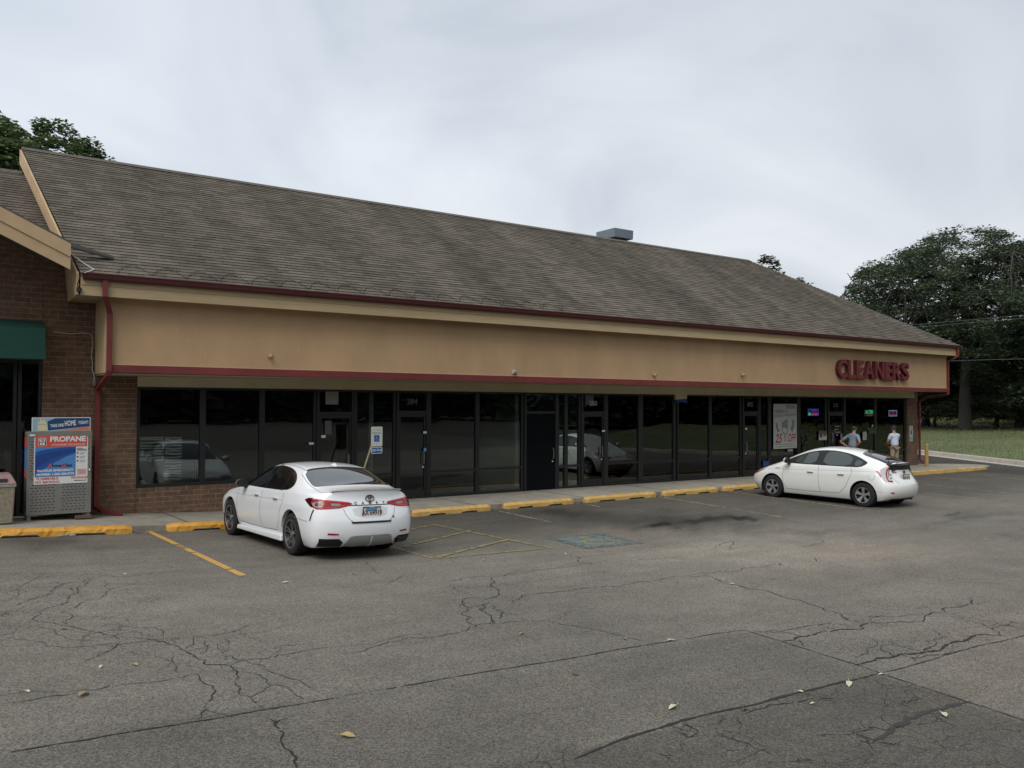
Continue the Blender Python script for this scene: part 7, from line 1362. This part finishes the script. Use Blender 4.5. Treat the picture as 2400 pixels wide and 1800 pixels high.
# ================================================================== people
def skin_mesh(name, verts, edges, radii, mat, par, root=0, sub=2):
    me = bpy.data.meshes.new(name); me.from_pydata([Vector(v) for v in verts], edges, []); me.materials.append(mat); o = bpy.data.objects.new(name, me); COL.objects.link(o); o.parent = par
    o.modifiers.new('skin', 'SKIN'); sv_ = me.skin_vertices[0].data
    for i, r in enumerate(radii): sv_[i].radius = r if isinstance(r, tuple) else (r, r); sv_[i].use_root = (i == root)
    o.modifiers['skin'].use_smooth_shade = True; s = o.modifiers.new('sub', 'SUBSURF'); s.levels = sub; s.render_levels = sub
    bpy.context.view_layer.update(); freeze(o); o.data.materials.clear(); o.data.materials.append(mat); return o
SK = mk('skin', (.36, .20, .135), .6); HR = mk('short dark hair', (.035, .03, .03), .8)
def person(loc, face, h, pose, shirt, trousers, label, cap=None):
    """face: heading of the body (radians, 0 = looks along +Y); local +Y is forward, +X the right hand side"""
    P = empty('person', loc, -face, label, 'person', None); s = h / 1.75; V, E, Rd = [], [], []
    def add(p, r, par_=None):
        V.append((p[0] * s, p[1] * s, p[2] * s)); Rd.append(tuple(q * s for q in r) if isinstance(r, tuple) else r * s)
        if par_ is not None: E.append((par_, len(V) - 1))
        return len(V) - 1
    ln = pose.get('lean', 0); L_ = lambda x, y, z: (x, y + ln * max(0, z - .95), z)
    pel = add(L_(0, 0, .96), (.155, .115)); wa = add(L_(0, 0, 1.10), (.13, .09), pel); ch = add(L_(0, .01, 1.29), (.130, .085), wa); sh = add(L_(0, 0, 1.41), (.095, .055), ch); nk = add(L_(0, .01, 1.50), .055, sh); n2 = add(L_(0, .025, 1.56), .055, nk)
    hd = add(L_(0, .035, 1.63), (.075, .088), n2); ht = add(L_(0, .03, 1.71), (.068, .080), hd)
    for sg in (1, -1):
        hp = add(L_(sg * .095, 0, .90), .092, pel); kn = add((sg * .105, .02, .50), .060, hp); an_ = add((sg * .11, -.01, .09), .042, kn); add((sg * .125, .13, .045), (.045, .032), add((sg * .115, .03, .05), .042, an_))
        so2 = add(L_(sg * .17, 0, 1.40), .062, sh); el = add(pose['elbow'][sg], .043, so2); wr = add(pose['wrist'][sg], .029, el); hv = Vector(pose['hand'][sg]).normalized(); w_ = Vector(pose['wrist'][sg]); side = hv.cross(Vector((0, 0, 1))); side = side.normalized() if side.length > .1 else Vector((1, 0, 0)); pm = w_ + hv * .075; pa = add(tuple(pm), (.038, .020), wr)
        for k in range(4):
            b_ = pm + side * (.027 - .018 * k) + hv * .02; f1 = add(tuple(b_), .010, pa); f2 = add(tuple(b_ + hv * (.036 + .006 * (k in (1, 2))) + Vector((0, 0, -.006))), .0085, f1); add(tuple(b_ + hv * (.062 + .008 * (k in (1, 2))) + Vector((0, 0, -.020))), .0075, f2)
        t1 = add(tuple(w_ + hv * .03 + side * .035), .012, wr); add(tuple(w_ + hv * .065 + side * .058), .009, t1)
    body = skin_mesh('body', V, E, Rd, SK, P)
    # face features on the head
    hc = Vector(L_(0, .035, 1.645)) * s; q = MB(); q.ball(hc + Vector((0, .080, -.012)) * s, .014 * s, 8, 6, (.8, 1.3, 1.5)); q.build('nose', SK, P, smooth=True, local=True)
    for sg in (1, -1): q = MB(); q.ball(hc + Vector((sg * .030, .076, .012)) * s, .010 * s, 8, 6); q.build('eye', mcol('eye', (.05, .04, .04)), P, smooth=True, local=True); q = MB(); q.ball(hc + Vector((sg * .080, -.005, 0)) * s, .024 * s, 8, 6, (.4, .8, 1.2)); q.build('ear', SK, P, smooth=True, local=True)
    q = MB(); q.ball(hc + Vector((0, .075, -.045)) * s, .018 * s, 8, 6, (1.2, .5, .35)); q.build('mouth', mcol('lip', (.25, .09, .08)), P, smooth=True, local=True)
    q = MB(); q.ball(hc + Vector((0, -.012, .030)) * s, .094 * s, 16, 12, (.92, 1.02, .90)); hr = q.build('hair', HR, P, smooth=True, local=True)
    if cap:
        q = MB(); q.ball(hc + Vector((0, -.005, .045)) * s, .100 * s, 16, 12, (.95, 1.04, .82)); cp = q.build('cap', cap, P, smooth=True, local=True)
        q = MB(); q.prism([tuple(hc + Vector((.07 * math.cos(a), .08 + .085 * math.sin(a), .045)) * s) for a in np.linspace(0, PI, 9)], (0, 0, .010)); q.build('brim', cap, cp, local=True)
    # clothing: shirt with sleeves, trousers, shoes
    V, E, Rd = [], [], []
    pel = add(L_(0, -.005, .93), (.178, .138)); wa = add(L_(0, 0, 1.10), (.172, .132), pel); ch = add(L_(0, .01, 1.29), (.185, .138), wa); sh = add(L_(0, -.004, 1.42), (.158, .112), ch); add(L_(0, .0, 1.495), (.075, .075), sh)
    for sg in (1, -1): so2 = add(L_(sg * .18, 0, 1.395), .078, sh); e2 = Vector(L_(sg * .17, 0, 1.40)).lerp(Vector(pose['elbow'][sg]), .75); add(tuple(e2), .066, so2)
    skin_mesh('shirt', V, E, Rd, shirt, P)
    V, E, Rd = [], [], []; pel = add(L_(0, 0, .98), (.165, .125)); 
    for sg in (1, -1): hp = add(L_(sg * .095, 0, .88), .108, pel); kn = add((sg * .105, .02, .50), .080, hp); add((sg * .11, -.005, .10), .070, kn)
    skin_mesh('trousers', V, E, Rd, trousers, P)
    for sg in (1, -1): q = MB(); q.ball(Vector((sg * .12, .06, .045)) * s, .06 * s, 12, 8, (.85, 2.1, .75)); q.build('shoe', M['blackm'], P, smooth=True, local=True)
    return P
pA = fy(1997, 1050, 17.25); pB = fy(2095, 1050, 17.15)
hA = fy(2013, 999, 17.25)[2] - walk_z(pA[0]); hB = fy(2098, 999, 17.15)[2] - walk_z(pB[0])
vA = math.atan2(pA[0], 17.25)                       # direction from the viewer
person((pA[0] + .02, 17.25, walk_z(pA[0])), vA + R(38), max(1.55, hA * 1.0), dict(lean=.12, elbow={1: (.40, -.10, 1.18), -1: (-.46, -.12, 1.17)}, wrist={1: (.20, -.06, 1.00), -1: (-.20, -.04, 1.0)}, hand={1: (-.6, .5, -.35), -1: (.6, .5, -.35)}),
       mk('blue grey tee', (.20, .25, .31), .9, nv=.12, ns=5, bump=.3, bs=12), mk('grey brown trousers', (.13, .11, .09), .9), 'person in a blue grey tee standing with hands on hips before the cleaners door')
person((pB[0] + .05, 17.15, walk_z(pB[0])), vA - R(42), max(1.60, hB * 1.0), dict(lean=.03, elbow={1: (.25, .10, 1.12), -1: (-.27, .08, 1.13)}, wrist={1: (.13, .32, 1.05), -1: (-.14, .30, 1.02)}, hand={1: (-.4, .9, 0), -1: (.4, .9, 0)}),
       mk('pale blue shirt', (.50, .57, .70), .9, nv=.12, ns=5, bump=.3, bs=12), mk('khaki trousers', (.32, .26, .19), .9), 'person in a pale blue shirt and dark cap facing the window near the brick pier', cap=mk('navy cap', (.02, .03, .07), .8))
